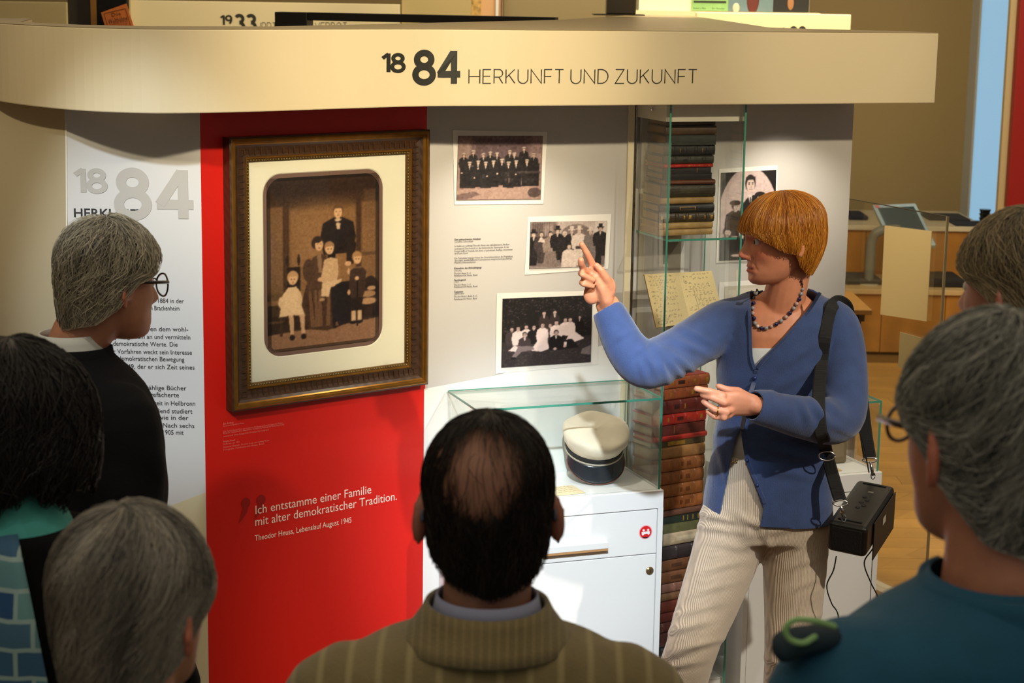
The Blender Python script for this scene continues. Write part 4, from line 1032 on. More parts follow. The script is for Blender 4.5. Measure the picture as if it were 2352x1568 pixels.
lower = [  # top to bottom
 (.025, (146, 76, 40), 4, ((.1, .13), (.32, .34), (.70, .74), (.93, .98)), (.42, .54, (52, 24, 16)), 'chestnut gilt book with red cover on top of the lower stack', (150, 32, 22)),
 (.025, (134, 66, 32), 4, ((.06, .1), (.28, .31), (.68, .72), (.9, .95)), (.76, .88, (50, 26, 18)), 'chestnut gilt book second from the top of the lower stack', None),
 (.031, (92, 28, 18), 3, ((.55, .57), (.8, .82), (.92, .95)), (.36, .46, (44, 16, 12)), 'dark oxblood book third from the top of the lower stack', None),
 (.025, (170, 36, 22), 4, ((.06, .09), (.26, .29), (.62, .65), (.88, .92)), (.44, .56, (90, 20, 16)), 'bright red leather gilt book in the lower stack', None),
 (.023, (96, 38, 30), 0, ((.4, .41),), None, 'maroon cloth book with faint title in the lower stack', None),
 (.012, (176, 38, 28), 0, (), None, 'thin plain red book in the lower stack', None),
 (.013, (92, 76, 48), 0, ((.3, .62),), None, 'thin olive book with gilt lettering under the thin red one', None),
 (.026, (164, 118, 70), 0, (), None, 'light tan book above the four matching brown volumes', None),
 (.029, (150, 92, 50), 4, ((.08, .09), (.30, .31), (.52, .53), (.74, .75), (.95, .96)), (.54, .73, (112, 60, 32)), 'topmost of four matching banded brown volumes', None),
 (.029, (146, 88, 48), 4, ((.08, .09), (.30, .31), (.52, .53), (.74, .75), (.95, .96)), (.54, .73, (108, 58, 32)), 'second of four matching banded brown volumes', None),
 (.029, (152, 94, 50), 4, ((.08, .09), (.30, .31), (.52, .53), (.74, .75), (.95, .96)), (.54, .73, (112, 62, 34)), 'third of four matching banded brown volumes', None),
 (.029, (140, 80, 40), 4, ((.08, .09), (.30, .31), (.52, .53), (.74, .75), (.95, .96)), (.54, .73, (104, 54, 28)), 'lowest of four matching banded brown volumes', None),
 (.015, (92, 58, 44), 0, (), None, 'thin brown book right under the four banded volumes', None),
 (.016, (34, 42, 36), 0, ((.62, .64), (.70, .72), (.80, .82), (.90, .92)), None, 'thin black green book with gilt bars in the lower stack', None),
 (.022, (86, 84, 54), 0, (), None, 'plain olive cloth book in the lower stack', None),
 (.029, (158, 138, 112), 0, (), (.5, .95, (176, 158, 132)), 'parchment book with handwritten spine in the lower stack', None),
 (.031, (44, 36, 38), 3, (), None, 'charcoal book beneath the parchment book', None),
 (.027, (92, 56, 34), 0, (), (.4, .6, (66, 40, 26)), 'brown book with dark title patch below the charcoal one', None),
 (.027, (96, 58, 36), 0, (), (.4, .6, (66, 40, 26)), 'brown book with dark title patch beside the guide thigh', None),
 (.022, (110, 74, 62), 3, (), None, 'pinkish brown ribbed book in the lower stack', None),
 (.018, (96, 66, 44), 0, ((.1, .14), (.3, .32)), None, 'brown book with worn gilt low in the lower stack', None),
 (.027, (84, 34, 24), 0, (), None, 'upper dark red book low in the lower stack', None),
 (.022, (78, 30, 24), 0, (), None, 'lower dark red book near the foot of the lower stack', None),
 (.024, (72, 36, 28), 2, (), None, 'dark russet book near the foot of the lower stack', None),
 (.032, (64, 34, 28), 0, (), None, 'dark brown book second from the foot of the lower stack', None),
 (.044, (34, 34, 38), 2, (), None, 'black book at the foot of the lower stack', None)]
ztop = float(onp(1560, 866, loc(.1, .13), BV)[2]); zbot = CPZ + .022; kz = (ztop - zbot) / sum(u[0] for u in lower)
z = ztop
for i, (h, c, b, g, p, words, top) in enumerate(lower):
    z -= h * kz
    rot = math.radians(12 + [0, 1, -1, 1, 0, 1, 0, -1, 0, 0, 0, 0, 1, -1, 0, 1, 0, 1, -1, 0, 1, 0, 0, 1, 0, 0][i])
    w = .190 + [.006, .003, .0, .002, 0, .004, .003, -.004, -.004, -.003, -.003, -.003, 0, 0, .002, .002, .004, .004, .004, .0, .0, .002, .004, .004, .006, .012][i]
    book(words, MOD(.016 + (.001 * (i % 3)), .122 + .0008 * (i % 4), z, rot), w, .098 if 8 <= i < 12 else .096, h * kz - .0004, c, b, g, p, (176, 146, 104) if i % 3 else (190, 164, 124), 'books in the lower stack', flat=(i in (4, 6, 13, 14)), cover_top=top)

# ---------------------------------------------------------------- open notebook on its acrylic rest
zN = SH2 + .0005
rest = thing('book_rest', 'clear acrylic wedge rest under the open notebook', 'stand', M=MOD(.040, .092, zN, .06)); bpy.context.view_layer.update()
mb = MB(); th = math.radians(62); Lr = .135
mb.add([(0, 0, 0), (.16, 0, 0), (.16, .09, 0), (0, .09, 0), (0, .0 + Lr * math.cos(th), Lr * math.sin(th)), (.16, Lr * math.cos(th), Lr * math.sin(th))],
       [(0, 1, 2, 3), (0, 4, 5, 1), (3, 2, 5, 4), (0, 3, 4), (1, 5, 2)]); mb.build('wedge', glass_mat('acrylic', (.96, .97, .95), .5), rest)
MB().box(0, .16, -.012, 0.0, 0, .004).build('ledge', glass_mat('acrylic', (.96, .97, .95), .5), rest)
A = onp(1507, 753, loc(.1, .085), BV); TL = onp(1479, 630, loc(.1, .145), BV); TM = onp(1557, 626, loc(.1, .145), BV); TR = onp(1634, 622, loc(.1, .145), BV)
BM = onp(1586, 742, loc(.1, .085), BV); BR = onp(1664, 733, loc(.1, .085), BV)
nb = thing('notebook', 'open yellowed handwritten notebook propped up below the upper book stack', 'notebook', tuple(A)); bpy.context.view_layer.update()
nn = unit(np.cross(BM - A, TL - A)); nn = nn if nn[1] < 0 else -nn
def page_pic(seed, idx):
    c = Cv(64, 96, (206, 184, 128)); H = 1.5; r = np.random.default_rng(seed)
    c.a = c.a * (1 + .05 * np.sin(c.X * 3 + c.Y * 2))[..., None]
    y = .08
    while y < H - .1:
        x = .10 + r.uniform(0, .25) * (r.random() < .5)
        if idx and r.random() < .35: x = .4
        while x < .88:
            L_ = r.uniform(.03, .12)
            n_ = max(2, int(L_ / .022))
            for j in range(n_): c.ell(x + j * .022, y + r.uniform(-.012, .012) + (-.02 if r.random() < .18 else 0), .011, r.uniform(.008, .022), (104, 84, 52), r.uniform(.35, .8), .8)
            x += L_ + .04
            if r.random() < .14: break
        y += .062
    if idx: c.rect(.33, .45, .345, 1.15, (110, 90, 60), .6)
    else:
        for q in np.linspace(0, 6.28, 60): c.ell(.22 + .13 * math.cos(q), 1.38 + .05 * math.sin(q), .012, .01, (96, 78, 56), .6)
    c.noise(4, 1, seed); return c
mb = MB(); Mi = nb.matrix_world.inverted()
slab(mb, [np.array(Mi @ Vector(p - nn * .0012)) for p in (A, BR, TR, TL)], nn, .003); mb.build('cover', mat('notebook_cover', (120, 92, 60), .7), nb)
page_pic(3, 0).mesh('left_page', [TL + nn * .002, TM + nn * .0005, BM + nn * .0005, A + nn * .002], nb)
page_pic(8, 1).mesh('right_page', [TM + nn * .0005, TR + nn * .002, BR + nn * .002, BM + nn * .0005], nb)
# ================================================================ PEOPLE
HT = np.array([  # z, front, back, half width
 (-.120, .066, .030, .010), (-.114, .084, .004, .028), (-.102, .092, -.018, .042), (-.085, .093, -.036, .052), (-.065, .0915, -.056, .060),
 (-.045, .0915, -.073, .066), (-.020, .0905, -.086, .070), (.0, .089, -.094, .073), (.020, .092, -.099, .0755), (.040, .093, -.101, .077),
 (.060, .087, -.098, .0765), (.080, .072, -.087, .070), (.098, .046, -.064, .054), (.109, .018, -.038, .031), (.114, -.008, -.014, .006)])
def head_mb(mb, M):
    zs = np.linspace(HT[0, 0], HT[-1, 0], 44); n = 40; rings = []
    for z in zs:
        yf, yb, w = [np.interp(z, HT[:, 0], HT[:, k]) for k in (1, 2, 3)]
        cy, hy = (yf + yb) / 2, (yf - yb) / 2; row = []
        for q in np.linspace(0, 2 * math.pi, n, endpoint=False):
            c, s = math.cos(q), math.sin(q); e = .86
            x = w * math.copysign(abs(s) ** e, s); y = cy + hy * math.copysign(abs(c) ** (.95 if c > 0 else .92), c)
            row.append(tuple(M @ Vector((x, y, z))))
        rings.append(row)
    mb.loft(rings)
    for sg in (1, -1):                                                      # ears
        E = M @ Matrix.Translation((sg * .083, -.018, -.012)) @ Matrix.Rotation(sg * math.radians(34), 4, 'Z') @ Matrix.Rotation(math.radians(-12), 4, 'X')
        mb.ball((0, 0, 0), (.0075, .017, .030), 12, 9, E)
        rim = [(sg * .004, .004 + .0165 * math.cos(a), .003 + .029 * math.sin(a)) for a in np.linspace(math.radians(20), math.radians(255), 14)]
        mb.tube([tuple(E @ Vector(p)) for p in rim], .0042, 6, dome=True)
        mb.ball(tuple((E @ Vector((sg * .002, .002, -.026)))), .008, 8, 6)
        mb.ball(tuple((M @ Vector((sg * .071, -.004, -.014)))), (.010, .010, .02), 8, 6)
def face(V, N, Mi, scale=1.0, female=True):
    """push the face relief into skin vertices; V world, returns V and head-local coordinates"""
    P = V @ Mi[:3, :3].T + Mi[:3, 3]
    x, y, z = P.T
    front = np.clip((y - .02) / .04, 0, 1) * (y < .15) * (z > -.125) * (z < .1) * (np.abs(x) < .075)
    g = lambda cx, cz, sx, sz: np.exp(-((np.abs(x) - cx) / sx) ** 2 - ((z - cz) / sz) ** 2)
    d = np.zeros(len(V))
    nz = np.interp(z, [-.056, -.050, -.043, -.036, -.028, -.010, .008, .020, .03], [0, .003, .021, .0285, .0265, .016, .007, .003, 0])
    nw = np.interp(z, [-.05, -.036, -.01, .01], [.0115, .0105, .0075, .0075])
    d += nz * np.exp(-(np.abs(x) / nw) ** 2.4)
    d += .0085 * g(.0125, -.041, .0065, .008) - .004 * g(.021, -.044, .005, .008)
    d += -.0115 * g(.030, .002, .0145, .0105) + .0065 * g(.031, .000, .0095, .0065) + .0018 * g(.031, .0055, .012, .0022) - .0012 * g(.031, -.0065, .012, .002)
    d += .0045 * g(.026, .021, .022, .0065) + .003 * g(.046, -.026, .016, .014)
    d += -.005 * g(.043, -.062, .014, .018)
    d += .0052 * g(0, -.0665, .021, .0045) + .0062 * g(0, -.0785, .018, .0052) - .0042 * g(0, -.0722, .021, .0018) - .0030 * g(0, -.090, .018, .005)
    d += .0035 * g(0, -.106, .016, .010) - .0022 * g(.0, -.056, .0035, .006)
    d += -.0024 * np.exp(-((np.abs(x) - (.020 + (-.045 - z) * .35)) / .0035) ** 2) * ((z < -.042) & (z > -.078))
    d *= front
    fwd = np.linalg.inv(Mi)[:3, 1]; fwd = fwd / np.linalg.norm(fwd)
    return V + fwd * (d * scale)[:, None], P

def finger(mb, pts, r0, r1, n=10):
    K = len(pts); R_ = [r0 + (r1 - r0) * i / (K - 1) for i in range(K)]
    for i in range(K - 1):
        a, b = np.asarray(pts[i], float), np.asarray(pts[i + 1], float)
        mb.tube([a, a * .5 + b * .5, b], [R_[i], (R_[i] + R_[i + 1]) * .485, R_[i + 1]], n, dome=True)

def sweep_limb(mb, pts, radii, n=16, sub=5):
    """smooth tapered limb through joints"""
    C = catmull([np.array(p) for p in pts], sub); K = len(C)
    ts = np.linspace(0, len(pts) - 1, K)
    rr = [radii] * len(pts) if np.isscalar(radii) else radii
    r = np.interp(ts, range(len(pts)), [a if np.isscalar(a) else a[0] for a in rr])
    r2 = np.interp(ts, range(len(pts)), [a if np.isscalar(a) else a[1] for a in rr])
    mb.tube(C, list(zip(r, r2)), n, dome=True)

def ring_loft(mb, rows, yaw=0, n=36, e=.9):
    """torso: rows of (centre xyz, half width, half depth) -> stacked horizontal ellipses"""
    rings = []; ca, sa = math.cos(yaw), math.sin(yaw)
    for c, w, dp in rows:
        row = []
        for q in np.linspace(0, 2 * math.pi, n, endpoint=False):
            x = w * math.copysign(abs(math.cos(q)) ** e, math.cos(q)); y = dp * math.copysign(abs(math.sin(q)) ** e, math.sin(q))
            row.append((c[0] + x * ca - y * sa, c[1] + x * sa + y * ca, c[2]))
        rings.append(row)
    mb.loft(rings)

skin_w = mat('skin_fair_warm', (212, 146, 112), .48, attr='Col', var=(55, .07), sss=.12, bump=(160, .06))
skin_m = mat('skin_ruddy', (176, 112, 88), .5, attr='Col', var=(45, .10), sss=.08)

# ---------------------------------------------------------------- hair
def hair_surf(phi, t, S):
    """phi 0 = front; t 0 crown .. 1 tip line. returns head-local points"""
    z0, z1 = S['ztop'], S['zend'](phi)
    zc = S['zc']; a = np.clip(t, 0, 1)
    arc_t = np.sin(np.minimum(a * 1.25, 1) * math.pi / 2)
    z = z0 - (z0 - zc) * (1 - np.cos(np.clip(a / .5, 0, 1) * math.pi / 2)) 
    low = np.clip((a - .5) / .5, 0, 1)
    z = np.where(a > .5, zc + (z1 - zc) * low, z)
    short = z1 > zc
    zq = z0 - (z0 - z1) * (1 - np.cos(a * math.pi / 2))
    z = np.where(short, zq, z)
    k = np.sqrt(np.clip(1 - ((z - zc) / (z0 - zc + 1e-6)) ** 2, 0, 1)); k = np.where(z < zc, 1, k)
    below = np.clip((zc - z) / .13, 0, 1.2)
    k = k * (1 - S['taper'] * below ** 1.6) + S.get('flare', 0) * np.sin(np.clip(below, 0, 1) * math.pi)
    sx, cx = np.sin(phi), np.cos(phi)
    ry = np.where(cx > 0, S['rf'], S['rb'])
    cy = S['cy'] * np.clip((z - zc) / (z0 - zc), 0, 1)
    return np.stack([S['rx'] * k * sx, cy + ry * k * cx, z], -1)

def hair(parent, Mh, S, col_dark, col_light, n=2600, seglen=(.35, .7), lift=.010, rad=.0006, bald=None, wild=.0, seed=1, K=6, shell_off=.0, name='hair', matname=None, whorl=0.0, tstart=(0, .75), streak=None, shell=True):
    r = np.random.default_rng(seed)
    A = np.array(Mh); Mi = np.array(parent.matrix_world.inverted())
    T = Mi @ A
    cols = []; VV = []; QQ = []; base = 0
    if shell:
        nu, nv = (64, 26) if bald is None else (128, 60)
        ph, tt = np.meshgrid(np.linspace(0, 2 * math.pi, nu, endpoint=False), np.linspace(0.015, 1, nv), indexing='ij')
        P = hair_surf(ph, tt, S)
        P = P * (1 + .012 * np.sin(ph * 11 + tt * 9)[..., None] * (1 if wild else .5))
        keep = np.ones((nu, nv), bool)
        if bald is not None:
            d = np.linalg.norm(P - np.array(bald[0]), axis=-1); keep = d > bald[1] * (1.12 + .14 * np.sin(ph * 31) * np.sin(tt * 60))
        idx = np.arange(nu * nv).reshape(nu, nv); q = []
        for i in range(nu):
            for j in range(nv - 1):
                i2 = (i + 1) % nu
                if keep[i, j] and keep[i2, j + 1]: q.append((idx[i, j], idx[i2, j], idx[i2, j + 1], idx[i, j + 1]))
        VV.append(P.reshape(-1, 3)); QQ.append(np.array(q)); base = nu * nv
        cols.append(np.tile(np.array(lin(col_dark)[:3]) * .75, (base, 1)))
    phi = r.uniform(0, 2 * math.pi, n); t0 = tstart[0] + (tstart[1] - tstart[0]) * r.random(n) ** .7
    ln = r.uniform(*seglen, n); 
    lf = lift * r.uniform(.15, 1, n); sway = r.normal(0, wild, n); sway2 = r.normal(0, wild * .6, n)
    ks = np.linspace(0, 1, K)
    pts = []
    for k in ks:
        t = np.minimum(t0 + ln * k, 1.0 + .06 * r.random(n)); ph = phi + sway * k + whorl * k + sway2 * np.sin(k * 5)
        P = hair_surf(ph, np.minimum(t, 1.02), S)
        c = np.array([0, -.01, S['zc']]); nrm = P - c; nrm[:, 2] *= .8; nrm /= np.linalg.norm(nrm, axis=1)[:, None]
        h = lf * (np.sin(np.clip(k * 1.15, 0, 1) * math.pi * .5) * (1 - .35 * k))
        P = P + nrm * (h + .0006)[:, None]
        pts.append(P)
    pts = np.stack(pts, 1)                                                   # n,K,3
    if bald is not None:
        d = np.linalg.norm(pts[:, 0] - np.array(bald[0]), axis=1); d2 = np.linalg.norm(pts[:, K // 2] - np.array(bald[0]), axis=1)
        ok = (np.minimum(d, d2) > bald[1] * r.uniform(.55, 1.15, n)) | (r.random(n) < bald[2])
        pts = pts[ok]; n = len(pts)
    tan = np.gradient(pts, axis=1); tan /= np.linalg.norm(tan, axis=2, keepdims=True) + 1e-9
    rnd = unit_rows(r.normal(size=(n, 3)))[:, None, :]
    a = np.cross(tan, rnd); a /= np.linalg.norm(a, axis=2, keepdims=True) + 1e-9; b = np.cross(tan, a)
    wdt = (rad * r.uniform(.6, 1.4, n))[:, None] * np.interp(ks, [0, .2, .8, 1], [.8, 1, .9, .25])[None, :]
    tri = np.stack([pts + (a * math.cos(q) + b * math.sin(q)) * wdt[..., None] for q in (0, 2.094, 4.189)], 2)  # n,K,3,3
    V = tri.reshape(-1, 3); idx = (np.arange(n * K * 3) + base).reshape(n, K, 3)
    q = [np.stack([idx[:, :-1, s], idx[:, :-1, (s + 1) % 3], idx[:, 1:, (s + 1) % 3], idx[:, 1:, s]], -1).reshape(-1, 4) for s in range(3)]
    VV.append(V); QQ += q
    cd, cl = np.array(lin(col_dark)[:3]), np.array(lin(col_light)[:3])
    p0 = phi[:len(pts)] if bald is None else phi[ok]; q0 = t0[:len(pts)] if bald is None else t0[ok]
    cl_ = .5 + .5 * np.sin(p0 * 13 + 2.2 * np.sin(q0 * 9 + p0 * 3) + seed) * np.cos(q0 * 11 + p0 * 5)
    mixv = np.clip(.62 * cl_ ** 1.3 + .38 * r.beta(1.2, 1.8, n), 0, 1)
    if streak is not None:
        mixv = np.clip(mixv * .7 + .3 * (0.5 + .5 * np.sin(p0 * streak + seed)), 0, 1)
    cc = cd + (cl - cd) * mixv[:, None]; cols.append(np.repeat(cc, K * 3, axis=0))
    V = np.concatenate(VV); V = V @ T[:3, :3].T + T[:3, 3]
    me = fast_mesh(name, V, np.concatenate(QQ)); color_attr(me, np.concatenate(cols))
    m = matname or mat('hair_strands', (120, 110, 100), .42, attr='Col', spec=.45)
    return obj(name, me, m, parent, smooth=True)
def unit_rows(a): return a / (np.linalg.norm(a, axis=1)[:, None] + 1e-9)

# ---------------------------------------------------------------- the guide (red-haired woman)
GY = 4.55
hc_ = at(1792, 546, GY)                                                     # between the ears
MHg = Matrix.Translation(Vector(hc_)) @ Matrix.Rotation(math.radians(103), 4, 'Z') @ Matrix.Rotation(math.radians(-5), 4, 'X') @ Matrix.Rotation(math.radians(2), 4, 'Y') @ Matrix.Scale(.925, 4)
guide = thing('person', 'red-haired guide in blue cardigan and cream corduroys pointing at the prints', 'person', (float(at(1760, 1000, 4.6)[0]), 4.62, 0)); bpy.context.view_layer.update()
def gp_(px, py, Y): return at(px, py, Y)
mb = MB(); head_mb(mb, MHg)
def neck(mb, pts, radii): sweep_limb(mb, pts, radii, 18, 5)
nb_ = at(1795, 705, 4.60)
neck(mb, [at(1822, 590, 4.58), at(1812, 640, 4.575), at(1800, 690, 4.585), nb_ + np.array([0, .01, -.05])], [(.048, .052), (.047, .052), (.052, .055), (.062, .07)])
# chest and torso inside the clothing
ring_loft(mb, [(at(1800, 672, 4.61), .05, .05), (at(1795, 694, 4.61), .082, .060), (at(1790, 716, 4.61), .112, .076), (at(1787, 760, 4.61), .128, .092), (at(1783, 850, 4.61), .128, .100), (at(1772, 1000, 4.61), .110, .082), (at(1765, 1130, 4.62), .128, .09), (at(1765, 1200, 4.62), .10, .08)])
RS, RE, RW = at(1668, 735, 4.60), at(1478, 836, 4.46), at(1394, 698, 4.49)
LS, LE, LW = at(1918, 745, 4.58), at(1940, 968, 4.50), at(1727, 930, 4.33)
sweep_limb(mb, [at(1712, 752, 4.6), at(1680, 764, 4.6), (RS + RE) / 2, RE], [.036, .036, .036, .034]); sweep_limb(mb, [RE, (RE * .6 + RW * .4), RW], [.034, .033, (.024, .030)])
sweep_limb(mb, [at(1880, 752, 4.6), at(1908, 768, 4.59), (LS + LE) / 2, LE], [.036, .036, .036, .034]); sweep_limb(mb, [LE, (LE * .6 + LW * .4), LW], [.034, .034, (.028, .022)])
# legs in the trousers, down to the floor
HL, HR = at(1690, 1215, 4.60), at(1838, 1215, 4.62)
KL, KR = at(1588, 1490, 4.52), at(1815, 1500, 4.56)
AL_, AR_ = np.array([KL[0] - .09, 4.58, .09]), np.array([KR[0] + .01, 4.66, .09])
for h_, k_, a_ in ((HL, KL, AL_), (HR, KR, AR_)): sweep_limb(mb, [h_, k_, a_], [.06, .045, .035])
for a_ in (AL_, AR_): mb.tube([a_ + np.array([.0, .02, -.05]), a_ + np.array([-.06, -.10, -.06]), a_ + np.array([-.09, -.16, -.065])], [(.034, .03), (.036, .024), (.028, .016)], 12, dome=True)
# right hand: index raised, thumb up along it, three fingers curled, palm to the viewer
def z6(u, v, Y): return at(1300 + u / 8.714, 540 + v / 8.714, Y)
mb.tube([RW, z6(800, 1250, 4.485), z6(700, 1000, 4.48), z6(560, 760, 4.475)], [(.023, .030), (.021, .036), (.018, .037), (.013, .033)], 14, dome=True, up=(0, -1, 0))
mb.ball(tuple(z6(830, 1060, 4.468)), (.022, .014, .030), 12, 8)               # thumb base
mb.ball(tuple(z6(520, 1180, 4.470)), (.022, .014, .026), 12, 8)               # heel below the little finger
finger(mb, [z6(560, 700, 4.475), z6(520, 560, 4.468), z6(425, 370, 4.455), z6(318, 185, 4.448)], .0105, .0076)
finger(mb, [z6(880, 1050, 4.465), z6(800, 850, 4.452), z6(700, 700, 4.446), z6(608, 600, 4.446)], .0125, .0078)
finger(mb, [z6(500, 760, 4.47), z6(350, 690, 4.44), z6(300, 560, 4.415), z6(300, 500, 4.41)], .0098, .0082)
finger(mb, [z6(470, 860, 4.47), z6(300, 760, 4.445), z6(330, 790, 4.42), z6(540, 895, 4.435)], .0094, .0072)
finger(mb, [z6(430, 990, 4.47), z6(315, 950, 4.447), z6(350, 980, 4.426), z6(530, 1025, 4.44)], .0086, .0066)
# left hand: back of the hand to the viewer, fingers pointing left
def z7(u, v, Y): return at(1580 + u / 11.2, 860 + v / 11.2, Y)
mb.tube([LW, z7(1450, 760, 4.325), z7(1200, 740, 4.315), z7(960, 740, 4.305)], [(.028, .020), (.031, .018), (.034, .016), (.030, .013)], 14, dome=True, up=(0, 1, 0.2))
finger(mb, [z7(1000, 560, 4.31), z7(860, 520, 4.295), z7(560, 430, 4.285), z7(225, 365, 4.285)], .0108, .0078)
finger(mb, [z7(1040, 700, 4.30), z7(930, 720, 4.285), z7(640, 600, 4.283), z7(380, 520, 4.292)], .0108, .0076)
finger(mb, [z7(1100, 900, 4.305), z7(980, 960, 4.292), z7(690, 900, 4.287), z7(410, 700, 4.298)], .0102, .0074)
finger(mb, [z7(1080, 1030, 4.31), z7(900, 1110, 4.300), z7(680, 1080, 4.298), z7(520, 960, 4.306)], .0092, .0068)
finger(mb, [z7(1480, 560, 4.325), z7(1280, 430, 4.33), z7(1040, 400, 4.335), z7(790, 300, 4.34)], .0130, .0078)
for p in ((900, 545), (955, 730), (1000, 960), (930, 1100)): mb.ball(tuple(z7(p[0], p[1], 4.290)), .0095, 8, 6)
me = remesh(mb, .0034, 3, 'body')
V = get_co(me); N = get_no(me); Mi = np.array(MHg.inverted())
V, P = face(V, N, Mi, .925)
Mi_g = np.array(guide.matrix_world.inverted())
x, y, z = P.T; fm = (y > .03) & (y < .15) & (np.abs(x) < .08)
C_ = np.tile(np.array(lin((214, 142, 106))[:3]), (len(V), 1))
def blend(mask, col):
    global C_
    k = np.clip(mask, 0, 1)[:, None]; C_ = C_ * (1 - k) + np.array(lin(col)[:3]) * k
blend(.6 * np.exp(-((np.abs(x) - .042) / .02) ** 2 - ((z + .035) / .02) ** 2) * fm, (206, 112, 84))
blend(.55 * np.exp(-(x / .014) ** 2 - ((z + .038) / .012) ** 2) * fm, (206, 108, 84))
blend(.9 * np.exp(-(np.abs(x) / .023) ** 4 - ((z + .0725) / .0105) ** 4) * fm, (186, 92, 78))
blend(.9 * np.exp(-(x / .02) ** 4 - ((z + .0722) / .0016) ** 2) * fm, (96, 40, 34))
blend(.75 * np.exp(-((np.abs(x) - .03) / .017) ** 4 - ((z - .022) / .004) ** 2) * fm, (150, 96, 62))
blend(.5 * np.exp(-((np.abs(x) - .031) / .016) ** 2 - ((z - .002) / .010) ** 2) * fm, (176, 104, 78))
hand_l = np.linalg.norm(V - z7(900, 800, 4.3), axis=1) < .10; blend(.5 * hand_l, (214, 150, 124))
gbv = None
set_co(me, V)
guide_tree = bvh_of(me)
VL = V @ Mi_g[:3, :3].T + Mi_g[:3, 3]; set_co(me, VL); color_attr(me, C_)
obj('body', me, skin_w, guide, smooth=True)
for sg in (1, -1):
    e_ = MB().ball((0, 0, 0), .0104, 14, 10).build('eye', mat('eye_white', (222, 214, 206), .2), guide, smooth=True)
    e_.matrix_world = MHg @ Matrix.Translation((sg * .031, .0745, .000))
    i_ = MB().ball((0, .0078, 0), (.0055, .0040, .0055), 12, 8).build('iris', mat('iris_grey', (58, 62, 60), .15), e_, smooth=True)
for n_, w_ in (('fingernail', None),):
    pass
Sg = dict(ztop=.124, zc=.030, rx=.094, rf=.106, rb=.124, cy=-.014, taper=.36, flare=.05,
          zend=lambda ph: np.interp(np.abs((ph + math.pi) % (2 * math.pi) - math.pi), [0, .55, .95, 1.30, 1.62, 1.80, 2.2, 3.15], [.026, .020, .0, -.024, -.034, -.070, -.098, -.104]))
hg = mat('hair_copper', (200, 120, 30), .33, attr='Col', spec=.55)
hair(guide, MHg, Sg, (158, 76, 12), (252, 182, 66), 4800, (.30, .66), .008, .00052, seed=3, wild=.07, K=10, matname=hg, tstart=(0, .62))

# ---- cardigan
knit = mat('blue_knit_wool', (50, 72, 120), .85, var=(30, .14), bump=(420, .35), sheen=.35, wave=(130, 'X', .03, .12, 2.0))
def pxrow(xl, xr, y, Y, dp):
    c = at((xl + xr) / 2, y, Y); w = (xr - xl) / 2 / FPX * np.dot(c - CC, CF); return (c, w, dp)
mb = MB()
ring_loft(mb, [pxrow(1745, 1868, 664, 4.615, .052), pxrow(1700, 1895, 680, 4.615, .072), pxrow(1664, 1925, 700, 4.61, .090), pxrow(1650, 1940, 735, 4.61, .104), pxrow(1648, 1934, 790, 4.61, .118), pxrow(1645, 1918, 860, 4.61, .122),
               pxrow(1650, 1902, 940, 4.61, .110), pxrow(1640, 1900, 1020, 4.61, .108), pxrow(1626, 1908, 1085, 4.615, .116), pxrow(1615, 1912, 1150, 4.615, .122), pxrow(1612, 1914, 1205, 4.615, .122)])
sweep_limb(mb, [at(1700, 740, 4.61), at(1655, 752, 4.60), at(1570, 800, 4.535), at(1488, 838, 4.46), at(1440, 800, 4.465), at(1402, 724, 4.485)], [.066, .066, .060, .060, .053, (.041, .043)], 20, 6)
sweep_limb(mb, [at(1880, 735, 4.605), at(1920, 752, 4.59), at(1938, 850, 4.545), at(1928, 958, 4.48), at(1850, 958, 4.40), at(1744, 934, 4.345)], [.058, .060, .059, .061, .051, (.043, .040)], 20, 6)
me = remesh(mb, .0062, 4, 'cardigan'); V = get_co(me); N = get_no(me); UVp = project(V)
px, py = UVp[:, 0], UVp[:, 1]
def fold(cx, cy, ang, length, width, amp):
    """a soft crease across the cloth, placed on the garment"""
    a = math.radians(ang); u = (px - cx) * math.cos(a) + (py - cy) * math.sin(a); v = -(px - cx) * math.sin(a) + (py - cy) * math.cos(a)
    return amp * np.exp(-(u / length) ** 2) * (np.exp(-(v / width) ** 2) - .6 * np.exp(-((v - width * 1.6) / width) ** 2))
d = np.zeros(len(V)); frontf = (N @ -CF > -.2)
for a in ((1500, 838, 62, 40, 8, .006), (1522, 842, 70, 42, 8, .006), (1546, 838, 50, 45, 9, .006), (1572, 836, 38, 45, 8, .006), (1592, 800, 25, 45, 8, .004), (1600, 770, 28, 45, 8, .004), (1478, 855, 80, 25, 7, .004),
          (1470, 800, -40, 30, 8, .004), (1430, 770, -30, 28, 7, .003), (1910, 930, 40, 30, 9, .005), (1880, 940, 55, 32, 9, .006), (1850, 945, 70, 30, 9, .005), (1930, 985, 20, 26, 8, .004), (1905, 905, 30, 30, 8, .004),
          (1850, 1010, 12, 60, 10, .004), (1840, 1050, 14, 60, 10, .004), (1830, 1090, 10, 60, 10, .003), (1660, 1060, 75, 60, 9, .004), (1645, 1000, 100, 40, 9, .003), (1845, 860, -30, 60, 9, .0035), (1835, 815, -35, 60, 9, .003), (1900, 790, -60, 40, 8, .003), (1770, 900, -50, 40, 9, .0025)):
    d += fold(*a)
V = V + N * (d * frontf)[:, None]; set_co(me, V)
bm = bmesh.new(); bm.from_mesh(me)
